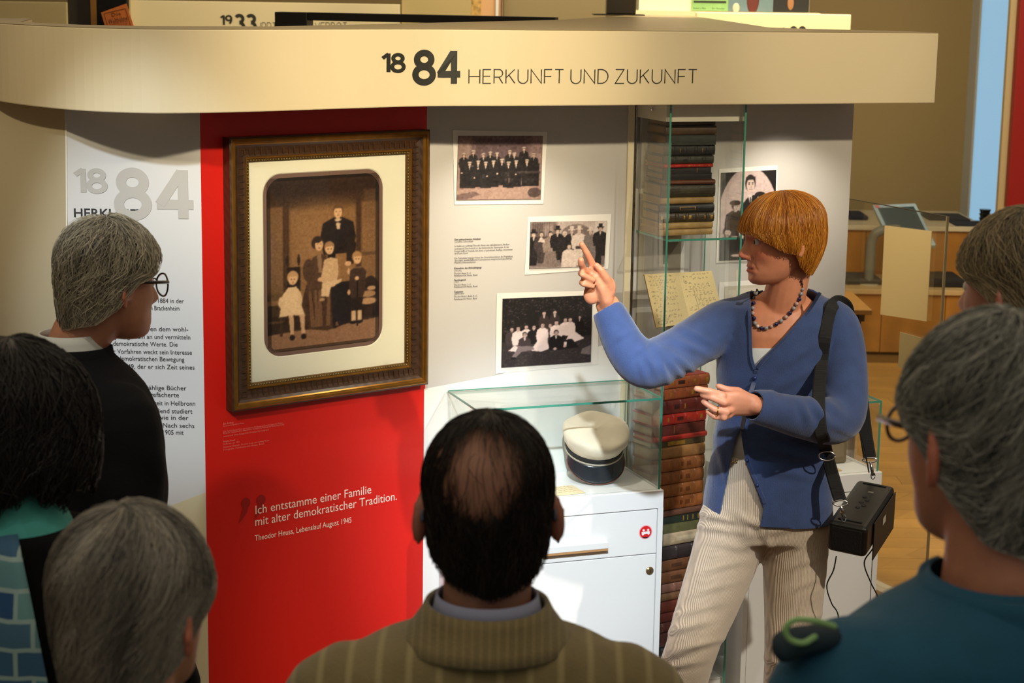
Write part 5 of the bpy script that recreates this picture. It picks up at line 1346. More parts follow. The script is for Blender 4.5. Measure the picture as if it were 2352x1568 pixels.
def cut_away(bm, poly, ymax, keep_inside=False, frontonly=True):
    """trim a garment along straight seams seen from the front"""
    n = len(poly)
    for i in range(n):
        a, b = at(*poly[i], 4.4), at(*poly[(i + 1) % n], 4.4); nn_ = np.cross(a - CC, b - CC)
        lo = np.minimum(poly[i], poly[(i + 1) % n]) - 14; hi = np.maximum(poly[i], poly[(i + 1) % n]) + 14
        fs = []
        for f_ in bm.faces:
            c = f_.calc_center_median()
            if c.y > ymax: continue
            q = project(np.array([c]))[0]
            if lo[0] < q[0] < hi[0] and lo[1] < q[1] < hi[1]: fs.append(f_)
        ge = set(fs); 
        for f_ in fs: ge.update(f_.edges); ge.update(f_.verts)
        bmesh.ops.bisect_plane(bm, geom=list(ge), plane_co=Vector(CC), plane_no=Vector(unit(nn_)))
    dead = []
    for f_ in bm.faces:
        c = f_.calc_center_median()
        if c.y > ymax: continue
        qx, qy = project(np.array([c]))[0]; ins_ = False
        for i in range(n):
            x0, y0 = poly[i]; x1, y1 = poly[(i + 1) % n]
            if (y0 > qy) != (y1 > qy) and qx < x0 + (qy - y0) * (x1 - x0) / (y1 - y0): ins_ = not ins_
        if ins_: dead.append(f_)
    bmesh.ops.delete(bm, geom=dead, context='FACES')
cut_away(bm, [(1714, 640), (1885, 640), (1886, 668), (1850, 718), (1800, 775), (1752, 822), (1734, 842), (1728, 820), (1726, 770), (1724, 715), (1722, 668)], 4.615)
cut_away(bm, [(1701, 985), (1712, 1058), (1732, 1110), (1754, 1168), (1740, 1240), (1640, 1240), (1656, 1163), (1668, 1105), (1679, 1048), (1690, 1004)], 4.60)
for f_ in [f_ for f_ in bm.faces if True]:
    pass
# hem: trim along a level line that dips at the centre back
zh = float(at(1800, 1163, 4.55)[2])
hemcut = bmesh.ops.bisect_plane(bm, geom=list(bm.verts) + list(bm.edges) + list(bm.faces), plane_co=(0, 4.5, zh), plane_no=Vector((-.06, .02, -1)).normalized(), clear_outer=True)
# neck opening at the back and open cuffs
for w0, w1 in ((RW, RE), (LW, LE)):
    dv = unit(w0 - w1); g_ = [v for v in bm.verts if np.linalg.norm(np.array(v.co) - w0) < .09]
    ge = set(g_); 
    for v in g_: ge.update(v.link_edges); ge.update(v.link_faces)
    bmesh.ops.bisect_plane(bm, geom=list(ge), plane_co=Vector(w0 - dv * .006), plane_no=Vector(dv), clear_outer=True)
bmesh.ops.delete(bm, geom=[f_ for f_ in bm.faces if f_.calc_center_median().z > float(at(1800, 676, 4.62)[2]) and abs(f_.calc_center_median().x - nb_[0]) < .072], context='FACES')
bm.to_mesh(me); bm.free(); 
card_tree = bvh_of(me)
V = get_co(me); UVp = project(V)
me.transform(guide.matrix_world.inverted())
car = obj('cardigan', me, knit, guide, smooth=True)
sd = car.modifiers.new('th', 'SOLIDIFY'); sd.thickness = .004; sd.offset = -1
# knitted borders along the opening, cuffs and buttons
def ribbon(name, pts, w, m, parent, th=.002, lift=.0015, tree=None, Y=4.5):
    """flat band lying on a garment along picture-plane waypoints"""
    P = [np.array(p) if len(p) == 3 else cast(tree, p[0], p[1], lift, Y) for p in pts]
    mb = MB(); C = catmull(P, 5); L_ = []; R_ = []
    rings = []
    for i, c in enumerate(C):
        t = unit(C[min(i + 1, len(C) - 1)] - C[max(0, i - 1)]); vw = unit(c - CC)
        sdir = unit(np.cross(t, vw)); nn_ = unit(np.cross(sdir, t)); 
        if np.dot(nn_, vw) > 0: nn_ = -nn_
        rings.append([c + sdir * w / 2, c + sdir * w / 2 * .8 + nn_ * th, c - sdir * w / 2 * .8 + nn_ * th, c - sdir * w / 2, c - sdir * w / 2 - nn_ * .001, c + sdir * w / 2 - nn_ * .001])
    mb.loft(rings); me = mb.mesh(name); me.transform(parent.matrix_world.inverted())
    return obj(name, me, m, parent, smooth=False)
knit_d = mat('blue_knit_border', (44, 63, 108), .85, var=(40, .12), bump=(420, .35), sheen=.3)
ribbon('neck_border', [(1884, 672), (1856, 716), (1806, 774), (1757, 824), (1740, 846)], .0085, knit_d, guide, tree=card_tree)
ribbon('neck_border', [(1719, 672), (1721, 716), (1723, 770), (1725, 818), (1733, 848)], .0085, knit_d, guide, tree=card_tree)
ribbon('button_border', [(1737, 850), (1731, 880), (1722, 910), (1711, 950), (1704, 984)], .011, knit_d, guide, tree=card_tree)
ribbon('button_border', [(1706, 992), (1717, 1056), (1737, 1108), (1757, 1156)], .010, knit_d, guide, tree=card_tree)
bt_ = MB()
for q in ((1753, 813), (1733, 868), (1713, 940), (1716, 1057), (1739, 1114)):
    b_ = MB().ball((0, 0, 0), (.0055, .0055, .0055), 10, 7).build('button', mat('navy_button', (36, 54, 104), .35), guide, smooth=True)
    b_.location = guide.matrix_world.inverted() @ Vector(cast(card_tree, q[0], q[1], .003, 4.48))
for w0, w1, ra in ((RW, RE, (.0400, .0420)), (LW, LE, (.0415, .0385))):
    dv = unit(w0 - w1); mb = MB(); 
# ---- white top in the neckline
mb = MB()
ring_loft(mb, [(at(1790, 740, 4.61), .128, .084), (at(1787, 790, 4.61), .136, .103), (at(1783, 860, 4.61), .131, .109), (at(1775, 950, 4.61), .118, .098), (at(1770, 1045, 4.61), .126, .098)])
me = mb.mesh('top'); bm = bmesh.new(); bm.from_mesh(me)
a, b = at(1700, 799, 4.4), at(1790, 800, 4.4)
bmesh.ops.subdivide_edges(bm, edges=list(bm.edges), cuts=1)
bmesh.ops.bisect_plane(bm, geom=list(bm.verts) + list(bm.edges) + list(bm.faces), plane_co=Vector(CC), plane_no=Vector(unit(np.cross(b - CC, a - CC))), clear_outer=True)
bm.to_mesh(me); bm.free(); V = get_co(me)
if len(V) and project(V)[:, 1].mean() < 800: print('TOP CUT WRONG SIDE')
me.transform(guide.matrix_world.inverted()); to = obj('top', me, mat('white_jersey', (226, 230, 232), .8, bump=(90, .2)), guide, smooth=True)
# ---- corduroy trousers
cord = mat('cream_corduroy', (206, 188, 166), .9, var=(26, .08), bump=(150, .2), sheen=.3, wave=(58.0, 'X', .17, .6, .15, 'Rib'))
mb = MB()
zt = float(at(1760, 1036, 4.6)[2])
ring_loft(mb, [pxrow(1648, 1878, 1036, 4.61, .092), pxrow(1636, 1888, 1080, 4.61, .098), pxrow(1624, 1900, 1130, 4.615, .106), pxrow(1612, 1908, 1190, 4.615, .112), pxrow(1612, 1910, 1230, 4.615, .104)], e=.88)
sweep_limb(mb, [at(1690, 1185, 4.61), at(1668, 1270, 4.595), at(1625, 1390, 4.555), KL, KL * .45 + AL_ * .55, AL_], [(.086, .094), (.083, .092), (.075, .080), (.068, .066), .062, .060], 20, 6)
sweep_limb(mb, [at(1828, 1185, 4.615), at(1826, 1270, 4.61), at(1822, 1390, 4.585), KR, KR * .45 + AR_ * .55, AR_], [(.086, .094), (.082, .092), (.074, .080), (.067, .066), .062, .060], 20, 6)
me = remesh(mb, .0068, 3, 'trousers'); V = get_co(me); N = get_no(me); UVp = project(V); px, py = UVp.T; d = np.zeros(len(V)); frontf = N @ -CF > -.2
for a in ((1660, 1190, 12, 60, 8, .006), (1650, 1215, 8, 50, 7, .004), (1720, 1195, 25, 40, 8, .006), (1770, 1190, -20, 40, 8, .005), (1800, 1215, -12, 60, 9, .004), (1690, 1255, 10, 60, 9, .003), (1760, 1240, 60, 40, 8, .004),
          (1600, 1480, -12, 60, 8, .007), (1560, 1500, -18, 50, 8, .007), (1545, 1530, -10, 60, 8, .006), (1580, 1440, -15, 50, 8, .005), (1600, 1400, -14, 50, 8, .004), (1640, 1350, -16, 50, 8, .003), (1660, 1300, -14, 50, 8, .003),
          (1800, 1530, 25, 40, 8, .006), (1830, 1500, 20, 40, 8, .004), (1860, 1420, -20, 40, 8, .004), (1850, 1340, -22, 50, 8, .003), (1850, 1290, -18, 50, 8, .003), (1740, 1170, 85, 40, 5, .004)): d += fold(*a)
V = V + N * (d * frontf)[:, None]; set_co(me, V)
# rib coordinate follows each leg
cx_ = float(at(1745, 1300, 4.6)[0]); xw = np.array([1, 0, 0])
hipz = float(at(1760, 1215, 4.6)[2])
tl = np.clip((hipz - V[:, 2]) / (hipz - KL[2]), 0, 2)
axis_l = HL[0] + (KL[0] - HL[0]) * tl; axis_r = HR[0] + (KR[0] - HR[0]) * tl
side = V[:, 0] < cx_ - .045 * tl
u = np.where(side, V[:, 0] - axis_l, V[:, 0] - axis_r) ; u = u + .35 * (V[:, 1] - 4.6)
a = me.attributes.new('Rib', 'FLOAT_VECTOR', 'POINT'); a.data.foreach_set('vector', np.stack([u * 1.46, V[:, 2] * .05, V[:, 1] * 0], 1).astype(np.float32).ravel())
bm = bmesh.new(); bm.from_mesh(me)
bmesh.ops.delete(bm, geom=[v for v in bm.verts if v.co.z > zt - .002], context='VERTS'); bm.to_mesh(me); bm.free()
tro_tree = bvh_of(me)
me.transform(guide.matrix_world.inverted()); tr_ = obj('trousers', me, cord, guide, smooth=True)
ribbon('belt', [(1655, 1043), (1680, 1044), (1700, 1046), (1730, 1047)], .026, mat('dark_navy_belt', (22, 26, 36), .4), guide, th=.003, tree=tro_tree, Y=4.5)
mb = MB(); bc = [cast(tro_tree, 1680 + 11 * c_, 1045 + 16 * s_, .006, 4.5) for c_, s_ in ((-1, -1), (1, -1), (1, 1), (-1, 1), (-1, -1))]
mb.tube(bc, .0022, 6); me = mb.mesh('buckle'); me.transform(guide.matrix_world.inverted()); obj('buckle', me, mat('pale_gold_metal', (190, 170, 120), .25, metal=.9), guide, smooth=True)
# ---- shoes
for a_ in (AL_, AR_):
    mb = MB(); mb.tube([a_ + np.array([.01, .05, -.055]), a_ + np.array([-.03, -.04, -.05]), a_ + np.array([-.07, -.12, -.06]), a_ + np.array([-.10, -.19, -.068])], [(.042, .032), (.045, .038), (.046, .028), (.032, .018)], 16, dome=True)
    me = mb.mesh('shoe'); V = get_co(me); V[:, 2] = np.maximum(V[:, 2], .003); set_co(me, V); me.transform(guide.matrix_world.inverted()); obj('shoe', me, mat('brown_shoe_leather', (70, 46, 34), .4), guide, smooth=True)
# ---- necklace
nk = bpy.data.objects.new('necklace', None); COL.objects.link(nk); nk.parent = guide; nk.location = guide.matrix_world.inverted() @ Vector(cast(guide_tree, 1752, 752, .005)); bpy.context.view_layer.update()
beads = [(840, 784, 's', 'd'), (845, 808, 's', 'd'), (848, 852, 'm', 'g'), (836, 888, 'b', 'g'), (822, 930, 'b', 'n'), (800, 968, 'b', 'p'), (777, 1004, 'b', 'g'), (747, 1042, 'b', 'n'), (715, 1074, 'b', 'p'), (677, 1105, 'b', 'g'), (638, 1130, 'b', 'n'), (598, 1148, 'm', 'p'),
         (557, 1162, 'b', 'g'), (520, 1163, 'b', 'n'), (488, 1146, 'm', 'l'), (466, 1122, 'b', 'g'), (459, 1083, 'b', 'n'), (450, 1043, 'b', 'p'), (448, 1002, 'b', 'g'), (456, 962, 'b', 'n'), (462, 920, 'm', 'g'), (474, 880, 'b', 'g'), (484, 855, 's', 'd')]
bcol = {'g': mat('grey_pearl', (150, 148, 150), .2, spec=.8, coat=.5), 'n': mat('navy_glass_bead', (18, 22, 78), .12, spec=.9, coat=.8), 'p': mat('rose_pearl', (190, 156, 150), .25, coat=.5), 'l': mat('pale_pearl', (216, 210, 206), .2, coat=.5), 'd': mat('dark_metal_bead', (80, 66, 56), .3, metal=.6)}
bmeshes = {}
bpts = []
for u_, v_, sz, c_ in beads:
    p = cast(guide_tree, 1600 + u_ / 3.485, 420 + v_ / 3.485, .005, 4.52); bpts.append(p)
    if (sz, c_) not in bmeshes:
        r_ = {'b': .0056, 'm': .0046, 's': .0030}[sz]; me = MB().ball((0, 0, 0), r_, 12, 8).mesh('bead'); bmeshes[(sz, c_)] = me
        me.polygons.foreach_set('use_smooth', [True] * len(me.polygons)); me.materials.append(bcol[c_])
    o = bpy.data.objects.new('bead', bmeshes[(sz, c_)]); COL.objects.link(o); o.parent = nk; o.location = nk.matrix_world.inverted() @ Vector(p)
mb = MB(); mb.tube(catmull(bpts, 3), .0012, 5); me = mb.mesh('cord'); me.transform(nk.matrix_world.inverted()); obj('cord', me, black_metal, nk)
# ---- wedding ring
mb = MB(); c0 = z7(735, 930, 4.289); ax = unit(z7(690, 905, 4.287) - z7(980, 960, 4.292)); e1_ = unit(np.cross(ax, (0, 0, 1))); e2_ = np.cross(ax, e1_)
mb.tube([c0 + (e1_ * math.cos(q) + e2_ * math.sin(q)) * .0102 for q in np.linspace(0, 2 * math.pi, 24)], .0016, 6); me = mb.mesh('finger_ring'); me.transform(guide.matrix_world.inverted()); obj('finger_ring', me, mat('gold_ring', (226, 178, 90), .18, metal=1), guide, smooth=True)

# ---------------------------------------------------------------- portable loudspeaker on its strap
p_near, p_far = at(1944, 1240, 4.44), at(2010, 1140, 4.66)
ydir = unit(p_far - p_near); xdir = unit(np.cross(ydir, (0, 0, 1)) + np.array([0, 0, -.06])); zdir = np.cross(xdir, ydir)
SPM = Matrix(((xdir[0], ydir[0], zdir[0], p_near[0]), (xdir[1], ydir[1], zdir[1], p_near[1]), (xdir[2], ydir[2], zdir[2], p_near[2]), (0, 0, 0, 1)))
spk = thing('portable_speaker', 'black portable loudspeaker hanging by a shoulder strap at the guide hip', 'loudspeaker', M=SPM); bpy.context.view_layer.update()
SL = float(np.linalg.norm(p_far - p_near)); blk = mat('black_plastic', (20, 19, 17), .38, spec=.5, var=(14, .2))
MB().box(-.050, .050, 0, SL, -.042, .042).build('body', blk, spk, bevel=.012, segs=3)
MB().box(-.038, .038, -.0015, .002, -.031, .031).build('end_grille', mat('speaker_cloth', (11, 11, 11), .9, bump=(300, .3)), spk, bevel=.001)
for k in range(5): 
    mb = MB(); mb.lathe([(0, 0), (.006, 0), (.006, .0012), (0, .0014)], 16, Matrix.Translation((-.004 + .011 * (k % 2), SL * (.40 + .06 * k), .042))); mb.build('button', mat('dark_rubber', (10, 10, 10), .6), spk)
MB().box(-.004, .010, SL * .74, SL * .78, .0418, .0426).build('badge', mat('grey_badge', (92, 90, 82), .4), spk)
for yy in (.022, SL - .02): MB().box(-.03, .03, yy, yy + .006, .041, .044).build('strap_slot', mat('dark_rubber', (10, 10, 10), .6), spk)
MB().box(.0515, .0545, SL * .22, SL * .96, -.075, .03).build('side_flap', mat('black_leatherette', (24, 22, 20), .5, bump=(200, .2)), spk, bevel=.001)
MB().box(.0546, .0549, SL * .52, SL * .62, -.012, .008).build('label_plate', mat('pale_label', (170, 165, 150), .5), spk)
strapm = mat('black_webbing', (15, 15, 16), .75, wave=(120, 'Z', .15, .2))
def wpart(name, mb, m, parent, smooth=True):
    me = mb.mesh(name); me.transform(parent.matrix_world.inverted()); return obj(name, me, m, parent, smooth=smooth)
ribbon('strap', [at(1950, 730, 4.69), at(1944, 703, 4.655), at(1926, 692, 4.60), at(1912, 702, 4.545), (1903, 726), (1894, 775), (1886, 840), (1880, 918), cast(card_tree, 1884, 985, .006, 4.5), (1892, 1010), (1899, 1042), at(1912, 1090, 4.475), at(1930, 1150, 4.45)], .032, strapm, spk, tree=card_tree, lift=.009, th=.002)
ribbon('strap', [at(1950, 730, 4.69), at(1968, 800, 4.705), at(1978, 900, 4.705), at(1988, 990, 4.69), at(1998, 1052, 4.675)], .033, strapm, spk, th=.002)
def ring_part(c, rx, rz, name='ring', r_=.0022):
    mb = MB(); mb.tube([c + CR * rx * math.cos(q) + CU * rz * math.sin(q) for q in np.linspace(0, 2 * math.pi, 26)], r_, 6); return wpart(name, mb, chrome, spk)
ring_part(at(1930, 1155, 4.448), .018, .007); ring_part(at(1998, 1056, 4.672), .019, .006); ring_part(at(1899, 1047, 4.47), .020, .011, 'slider')
for a0, a1 in ((at(1931, 1160, 4.447), at(1938, 1190, 4.452)), (at(1999, 1060, 4.670), at(2005, 1092, 4.662))):
    mb = MB(); mb.tube([a0, (a0 * .6 + a1 * .4), a1], [.003, .0052, .0036], 8); mb.tube([a1 + CR * .005 * math.cos(q) + CU * .009 * math.sin(q) for q in np.linspace(0, 2 * math.pi, 16)], .0016, 6); wpart('clip', mb, chrome, spk)
mb = MB(); mb.tube(catmull([at(1958, 940, 4.66), at(1972, 985, 4.665), at(1985, 1030, 4.668), at(1996, 1085, 4.66)], 4), .0018, 6); wpart('wire', mb, blk, spk)
mb = MB(); mb.tube(catmull([at(1921, 1277, 4.47), at(1914, 1310, 4.47), at(1899, 1345, 4.47), at(1910, 1385, 4.47), at(1925, 1412, 4.47), at(1930, 1480, 4.5), at(1940, 1570, 4.52)], 6), .0018, 6); wpart('wire', mb, blk, spk)
mb = MB(); mb.tube(catmull([at(2024, 1228, 4.58), at(2003, 1262, 4.58), at(1985, 1292, 4.57), at(1999, 1335, 4.57), at(2019, 1378, 4.57), at(2030, 1440, 4.58), at(2020, 1560, 4.6)], 6), .0018, 6); wpart('wire', mb, blk, spk)
# ================================================================ BYSTANDERS
def hairline(front=.072, temple=.040, ear=.006, behind=-.040, nape=-.086):
    return lambda ph: np.interp(np.abs((ph + math.pi) % (2 * math.pi) - math.pi), [0, .5, .85, 1.25, 1.55, 1.9, 2.3, 3.15], [front, front, temple, temple * .4, ear, behind, nape * .8, nape])
def short_hair(**k):
    S = dict(ztop=.121, zc=.030, rx=.0805, rf=.0955, rb=.106, cy=-.016, taper=.16, zend=hairline()); S.update(k); return S
def stripe_mat(name, col, col2, scale, thr, rough=.9, axis='X', bumpy=.3):
    m = mat(name, col, rough, bump=(260, bumpy), sheen=.25, var=(25, .12)); nt = m.node_tree; N, L = nt.nodes, nt.links; b = N['Principled BSDF']
    src = b.inputs['Base Color'].links[0].from_socket
    tc = N.new('ShaderNodeTexCoord'); w = N.new('ShaderNodeTexWave'); w.bands_direction = axis; w.inputs['Scale'].default_value = scale; w.inputs['Distortion'].default_value = .4
    L.new(tc.outputs['Object'], w.inputs['Vector']); mr = N.new('ShaderNodeMapRange'); mr.inputs[1].default_value = thr; mr.inputs[2].default_value = 1.0; L.new(w.outputs['Fac'], mr.inputs[0])
    mx = N.new('ShaderNodeMix'); mx.data_type = 'RGBA'; L.new(mr.outputs[0], mx.inputs[0]); L.new(src, mx.inputs[6]); mx.inputs[7].default_value = lin(col2); L.new(mx.outputs[2], b.inputs['Base Color'])
    return m
black_shoe = mat('black_shoe', (24, 22, 22), .4)
def bystander(label, hpx, hpy, Y, yaw, pitch, scale, byaw, skin, top_mat, leg_mat, hairfn, roll=0, width=1.0, lean=(0, 0), jacket_len=.95, neckw=1.0, vox=.0062, sleeve=True, slope=0.0):
    H = at(hpx, hpy, Y)
    Mh = Matrix.Translation(Vector(H)) @ Matrix.Rotation(math.radians(yaw), 4, 'Z') @ Matrix.Rotation(math.radians(pitch), 4, 'X') @ Matrix.Rotation(math.radians(roll), 4, 'Y') @ Matrix.Scale(scale, 4)
    by = math.radians(byaw); F_ = np.array([-math.sin(by), math.cos(by), 0]); R_ = np.array([math.cos(by), math.sin(by), 0])
    base = H - F_ * .035 + np.array([lean[0], lean[1], 0]); base = base.copy(); hz = H[2]
    t = thing('person', label, 'person', (base[0], base[1], 0)); bpy.context.view_layer.update()
    def B(r, f, z): return np.array([base[0], base[1], 0]) + R_ * r + F_ * f + ZV * (hz + z)
    mb = MB(); head_mb(mb, Mh)
    hb = np.array(Mh @ Vector((0, -.025, -.05)))
    sweep_limb(mb, [hb, B(0, .0, -.12), B(0, -.005, -.19), B(0, 0, -.26)], [(.054 * neckw, .058 * neckw), (.056 * neckw, .058 * neckw), (.066 * neckw, .066 * neckw), (.08, .075)], 18, 5)
    ring_loft(mb, [(B(0, -.005, -.20), .12, .06), (B(0, 0, -.25), .165, .08), (B(0, 0, -.40), .16, .085), (B(0, 0, -.65), .13, .08), (B(0, 0, -.88), .14, .08)], by)
    hands = []
    for sg in (1, -1):
        S_, E_, W_ = B(sg * .17 * width, -.01, -.255), B(sg * .235 * width, -.02, -.53), B(sg * .225 * width, .08, -.77)
        sweep_limb(mb, [S_, E_, W_], [.045, .036, .026]); f_ = unit(W_ - E_)
        mb.tube([W_, W_ + f_ * .045, W_ + f_ * .085], [(.024, .03), (.016, .04), (.012, .036)], 12, dome=True, up=R_)
        lat = F_ - f_ * np.dot(F_, f_); lat = unit(lat)
        for i_, (o_, l_) in enumerate(((.027, .068), (.009, .078), (-.009, .072), (-.026, .056))):
            p0 = W_ + f_ * .078 + lat * o_; finger(mb, [p0, p0 + f_ * l_ * .5 - R_ * sg * .004, p0 + f_ * l_ * .82 - R_ * sg * .018, p0 + f_ * l_ - R_ * sg * .032], .0088, .0068, 8)
        p0 = W_ + f_ * .03 + lat * .03; finger(mb, [p0, p0 + f_ * .03 + lat * .022, p0 + f_ * .062 + lat * .026], .0105, .0078, 8)
    legs = []
    for sg in (1, -1):
        h_, k_, a_ = B(sg * .095, 0, -.90), np.array([*B(sg * .10, .01, 0)[:2], .50]), np.array([*B(sg * .10, -.02, 0)[:2], .09]); legs.append((h_, k_, a_))
        sweep_limb(mb, [h_, k_, a_], [.06, .045, .036]); mb.tube([a_ + F_ * -.03 - ZV * .05, a_ + F_ * .07 - ZV * .055, a_ + F_ * .14 - ZV * .06], [(.03, .03), (.036, .026), (.026, .016)], 10, dome=True)
    me = remesh(mb, vox, 3, 'body'); V = get_co(me); N = get_no(me); V, P = face(V, N, np.array(Mh.inverted()), scale)
    C_ = np.tile(np.array(lin(skin)[:3]), (len(V), 1)); x, y, z = P.T
    m1 = np.exp(-(np.abs(x) / .022) ** 4 - ((z + .0725) / .009) ** 4) * (y > .04); C_ = C_ * (1 - .4 * m1[:, None]) + np.array(lin((140, 70, 60))[:3]) * .4 * m1[:, None]
    m2 = (np.abs(x) > .073) * (np.abs(z + .012) < .04) * .5; C_ = C_ * (1 - m2[:, None]) + np.array(lin((skin[0], skin[1] * .72, skin[2] * .68))[:3]) * m2[:, None]
    Mi = np.array(t.matrix_world.inverted()); V = V @ Mi[:3, :3].T + Mi[:3, 3]; set_co(me, V); color_attr(me, C_); obj('body', me, skin_m, t, smooth=True)
    for sg in (1, -1):
        e_ = MB().ball((0, 0, 0), .0112, 12, 8).build('eye', mat('eye_white', (222, 214, 206), .2), t, smooth=True); e_.matrix_world = Mh @ Matrix.Translation((sg * .031, .0745, .0))
        i_ = MB().ball((0, .0078, 0), (.0055, .0040, .0055), 10, 6).build('iris', mat('iris_grey', (58, 62, 60), .15), e_, smooth=True)
    # garment
    w = width; mb = MB()
    ring_loft(mb, [(B(0, -.012, -.128 + slope * .3), .070 * neckw, .070), (B(0, -.012, -.150 + slope * .5), .098, .082), (B(0, -.01, -.172 + slope), .140 * w, .096), (B(0, -.008, -.200 + slope), .180 * w, .112), (B(0, -.005, -.235), .206 * w, .124), (B(0, 0, -.31), .214 * w, .134),
                   (B(0, 0, -.42), .212 * w, .138), (B(0, 0, -.56), .200 * w, .134), (B(0, 0, -.75), .205 * w, .138), (B(0, 0, -jacket_len), .215 * w, .142)], by)
    if sleeve:
        for sg in (1, -1):
            sweep_limb(mb, [B(sg * .13 * w, -.01, -.24), B(sg * .185 * w, -.012, -.262), B(sg * .24 * w, -.02, -.52), B(sg * .226 * w, .07, -.752)], [.075, .074, .060, .046], 18, 5)
    me = remesh(mb, .0085, 5, 'jacket'); bm = bmesh.new(); bm.from_mesh(me)
    cz = hz - .134 + slope * .3
    bmesh.ops.bisect_plane(bm, geom=list(bm.verts) + list(bm.edges) + list(bm.faces), plane_co=(0, 0, cz), plane_no=(0, 0, 1), clear_outer=True); bm.to_mesh(me); bm.free()
    V = get_co(me); 
    d = .004 * np.sin(V[:, 0] * 34 + V[:, 2] * 21) * np.sin(V[:, 2] * 27 + V[:, 1] * 30) * np.clip((hz - .22 - V[:, 2]) / .1, 0, 1); V = V + get_no(me) * d[:, None]; set_co(me, V)
    tree = bvh_of(me)
    me.transform(t.matrix_world.inverted()); jk = obj('jacket', me, top_mat, t, smooth=True)
    mb = MB()
    ring_loft(mb, [(B(0, 0, -.84), .150 * w, .112), (B(0, 0, -.90), .175 * w, .118), (B(0, 0, -.98), .178 * w, .120)], by)
    for h_, k_, a_ in legs: sweep_limb(mb, [h_, k_, a_], [.092, .070, .062], 16, 5)
    me = remesh(mb, .012, 3, 'trousers'); me.transform(t.matrix_world.inverted()); obj('trousers', me, leg_mat, t, smooth=True)
    for _, _, a_ in legs:
        mb = MB(); mb.tube([a_ - F_ * .05 - ZV * .055, a_ + F_ * .04 - ZV * .05, a_ + F_ * .13 - ZV * .06, a_ + F_ * .19 - ZV * .068], [(.042, .032), (.046, .038), (.046, .028), (.03, .016)], 14, dome=True)
        me = mb.mesh('shoe'); V = get_co(me); V[:, 2] = np.maximum(V[:, 2], .003); set_co(me, V); me.transform(t.matrix_world.inverted()); obj('shoe', me, black_shoe, t, smooth=True)
    hairfn(t, Mh)
    return t, Mh, B, tree
def collar(t, B, by_deg, name, m, z0, z1, r0, r1, a0=-150, a1=150, th=.003, fwd=-.012, dz=0.0, nz=5, tip=0.0):
    """turned band round the neck; angle 0 is the nape"""
    by = math.radians(by_deg); rings = []
    for k in np.linspace(0, 1, nz):
        row = []
        for q in np.linspace(a0, a1, 48):
            a = math.radians(q); r = r0 + (r1 - r0) * k ** 1.3
            zz = z0 + (z1 - z0) * k - dz * (1 - math.cos(a)) * .5 - tip * max(0, abs(q) - 95) / 55 * k
            row.append(B(r[0] * math.sin(a) if not np.isscalar(r) else r * math.sin(a), fwd - (r[1] if not np.isscalar(r) else r) * math.cos(a), zz))
        rings.append(row)
    mb = MB(); mb.loft(rings, closed=False); me = mb.mesh(name); me.transform(t.matrix_world.inverted())
    o = obj(name, me, m, t, smooth=True); s_ = o.modifiers.new('th', 'SOLIDIFY'); s_.thickness = th; s_.offset = 0
    return o
def spectacles(t, Mh, m, r=.022, lens=True):
    sp = bpy.data.objects.new('glasses', None); COL.objects.link(sp); sp.parent = t; sp.matrix_world = Mh @ Matrix.Translation((0, .104, 0)); bpy.context.view_layer.update()
    Mi = sp.matrix_world.inverted() @ Mh
    for sg in (1, -1):
        mb = MB(); mb.tube([tuple(Mi @ Vector((sg * .035 + r * 1.08 * math.cos(q), .106 - .006 * abs(math.cos(q) * (1 if sg * math.cos(q) > 0 else 0)), -.004 + r * math.sin(q)))) for q in np.linspace(0, 2 * math.pi, 30)], .0021, 6); mb.build('rim', m, sp, smooth=True)
        if lens:
            mb = MB(); pts = [tuple(Mi @ Vector((sg * .035 + r * 1.06 * math.cos(q), .1045, -.004 + r * .98 * math.sin(q)))) for q in np.linspace(0, 2 * math.pi, 24, endpoint=False)]; mb.add(pts, [tuple(range(24))]); mb.build('lens', glass_mat('lens_glass', (.97, .98, .98), .8), sp, fix=False)
        mb = MB(); mb.tube([tuple(Mi @ Vector(p)) for p in ((sg * .059, .102, .004), (sg * .070, .094, .006), (sg * .079, .05, .008), (sg * .0825, -.004, .010), (sg * .083, -.022, .002), (sg * .082, -.032, -.012))], [(.0022, .004)] * 6, 6); mb.build('temple', m, sp, smooth=True)
    mb = MB(); mb.tube([tuple(Mi @ Vector(p)) for p in ((-.012, .1065, .002), (0, .109, .005), (.012, .1065, .002))], .0018, 6); mb.build('bridge', m, sp, smooth=True)

charcoal = mat('charcoal_trousers', (34, 34, 38), .85); jeans = mat('dark_jeans', (36, 44, 62), .9)
# ---- man in olive corduroy, back to the viewer
olive = stripe_mat('olive_corduroy', (128, 114, 76), (158, 144, 100), 8.6, .78)
def h1(t, Mh):
    hair(t, Mh, short_hair(zend=hairline(.07, .035, .0, -.055, -.100), rx=.0800), (13, 10, 9), (46, 34, 26), 5800, (.12, .28), .006, .0005, bald=((-.012, -.088, .060), .052, .06), wild=.07, seed=11, tstart=(0, .86))
t1, M1, B1, tree1 = bystander('balding dark-haired man in olive corduroy jacket, seen from behind before the cabinet', 1120, 1162, 2.25, 4, -5, 1.0, 2, (166, 120, 98), olive, charcoal, h1, width=1.04, slope=.012)
collar(t1, B1, 2, 'shirt_collar', mat('pale_blue_shirt', (150, 156, 186), .8), -.098, -.150, np.array([.062, .062]), np.array([.076, .074]), -140, 140)
rib_o = stripe_mat('olive_collar_rib', (124, 110, 74), (140, 126, 86), 30, .5)
collar(t1, B1, 2, 'jacket_collar', rib_o, -.108, -.158, np.array([.074, .076]), np.array([.112, .106]), -152, 152, .006, tip=.03)
spectacles(t1, M1, mat('steel_blue_frame', (92, 104, 122), .4, metal=.3))
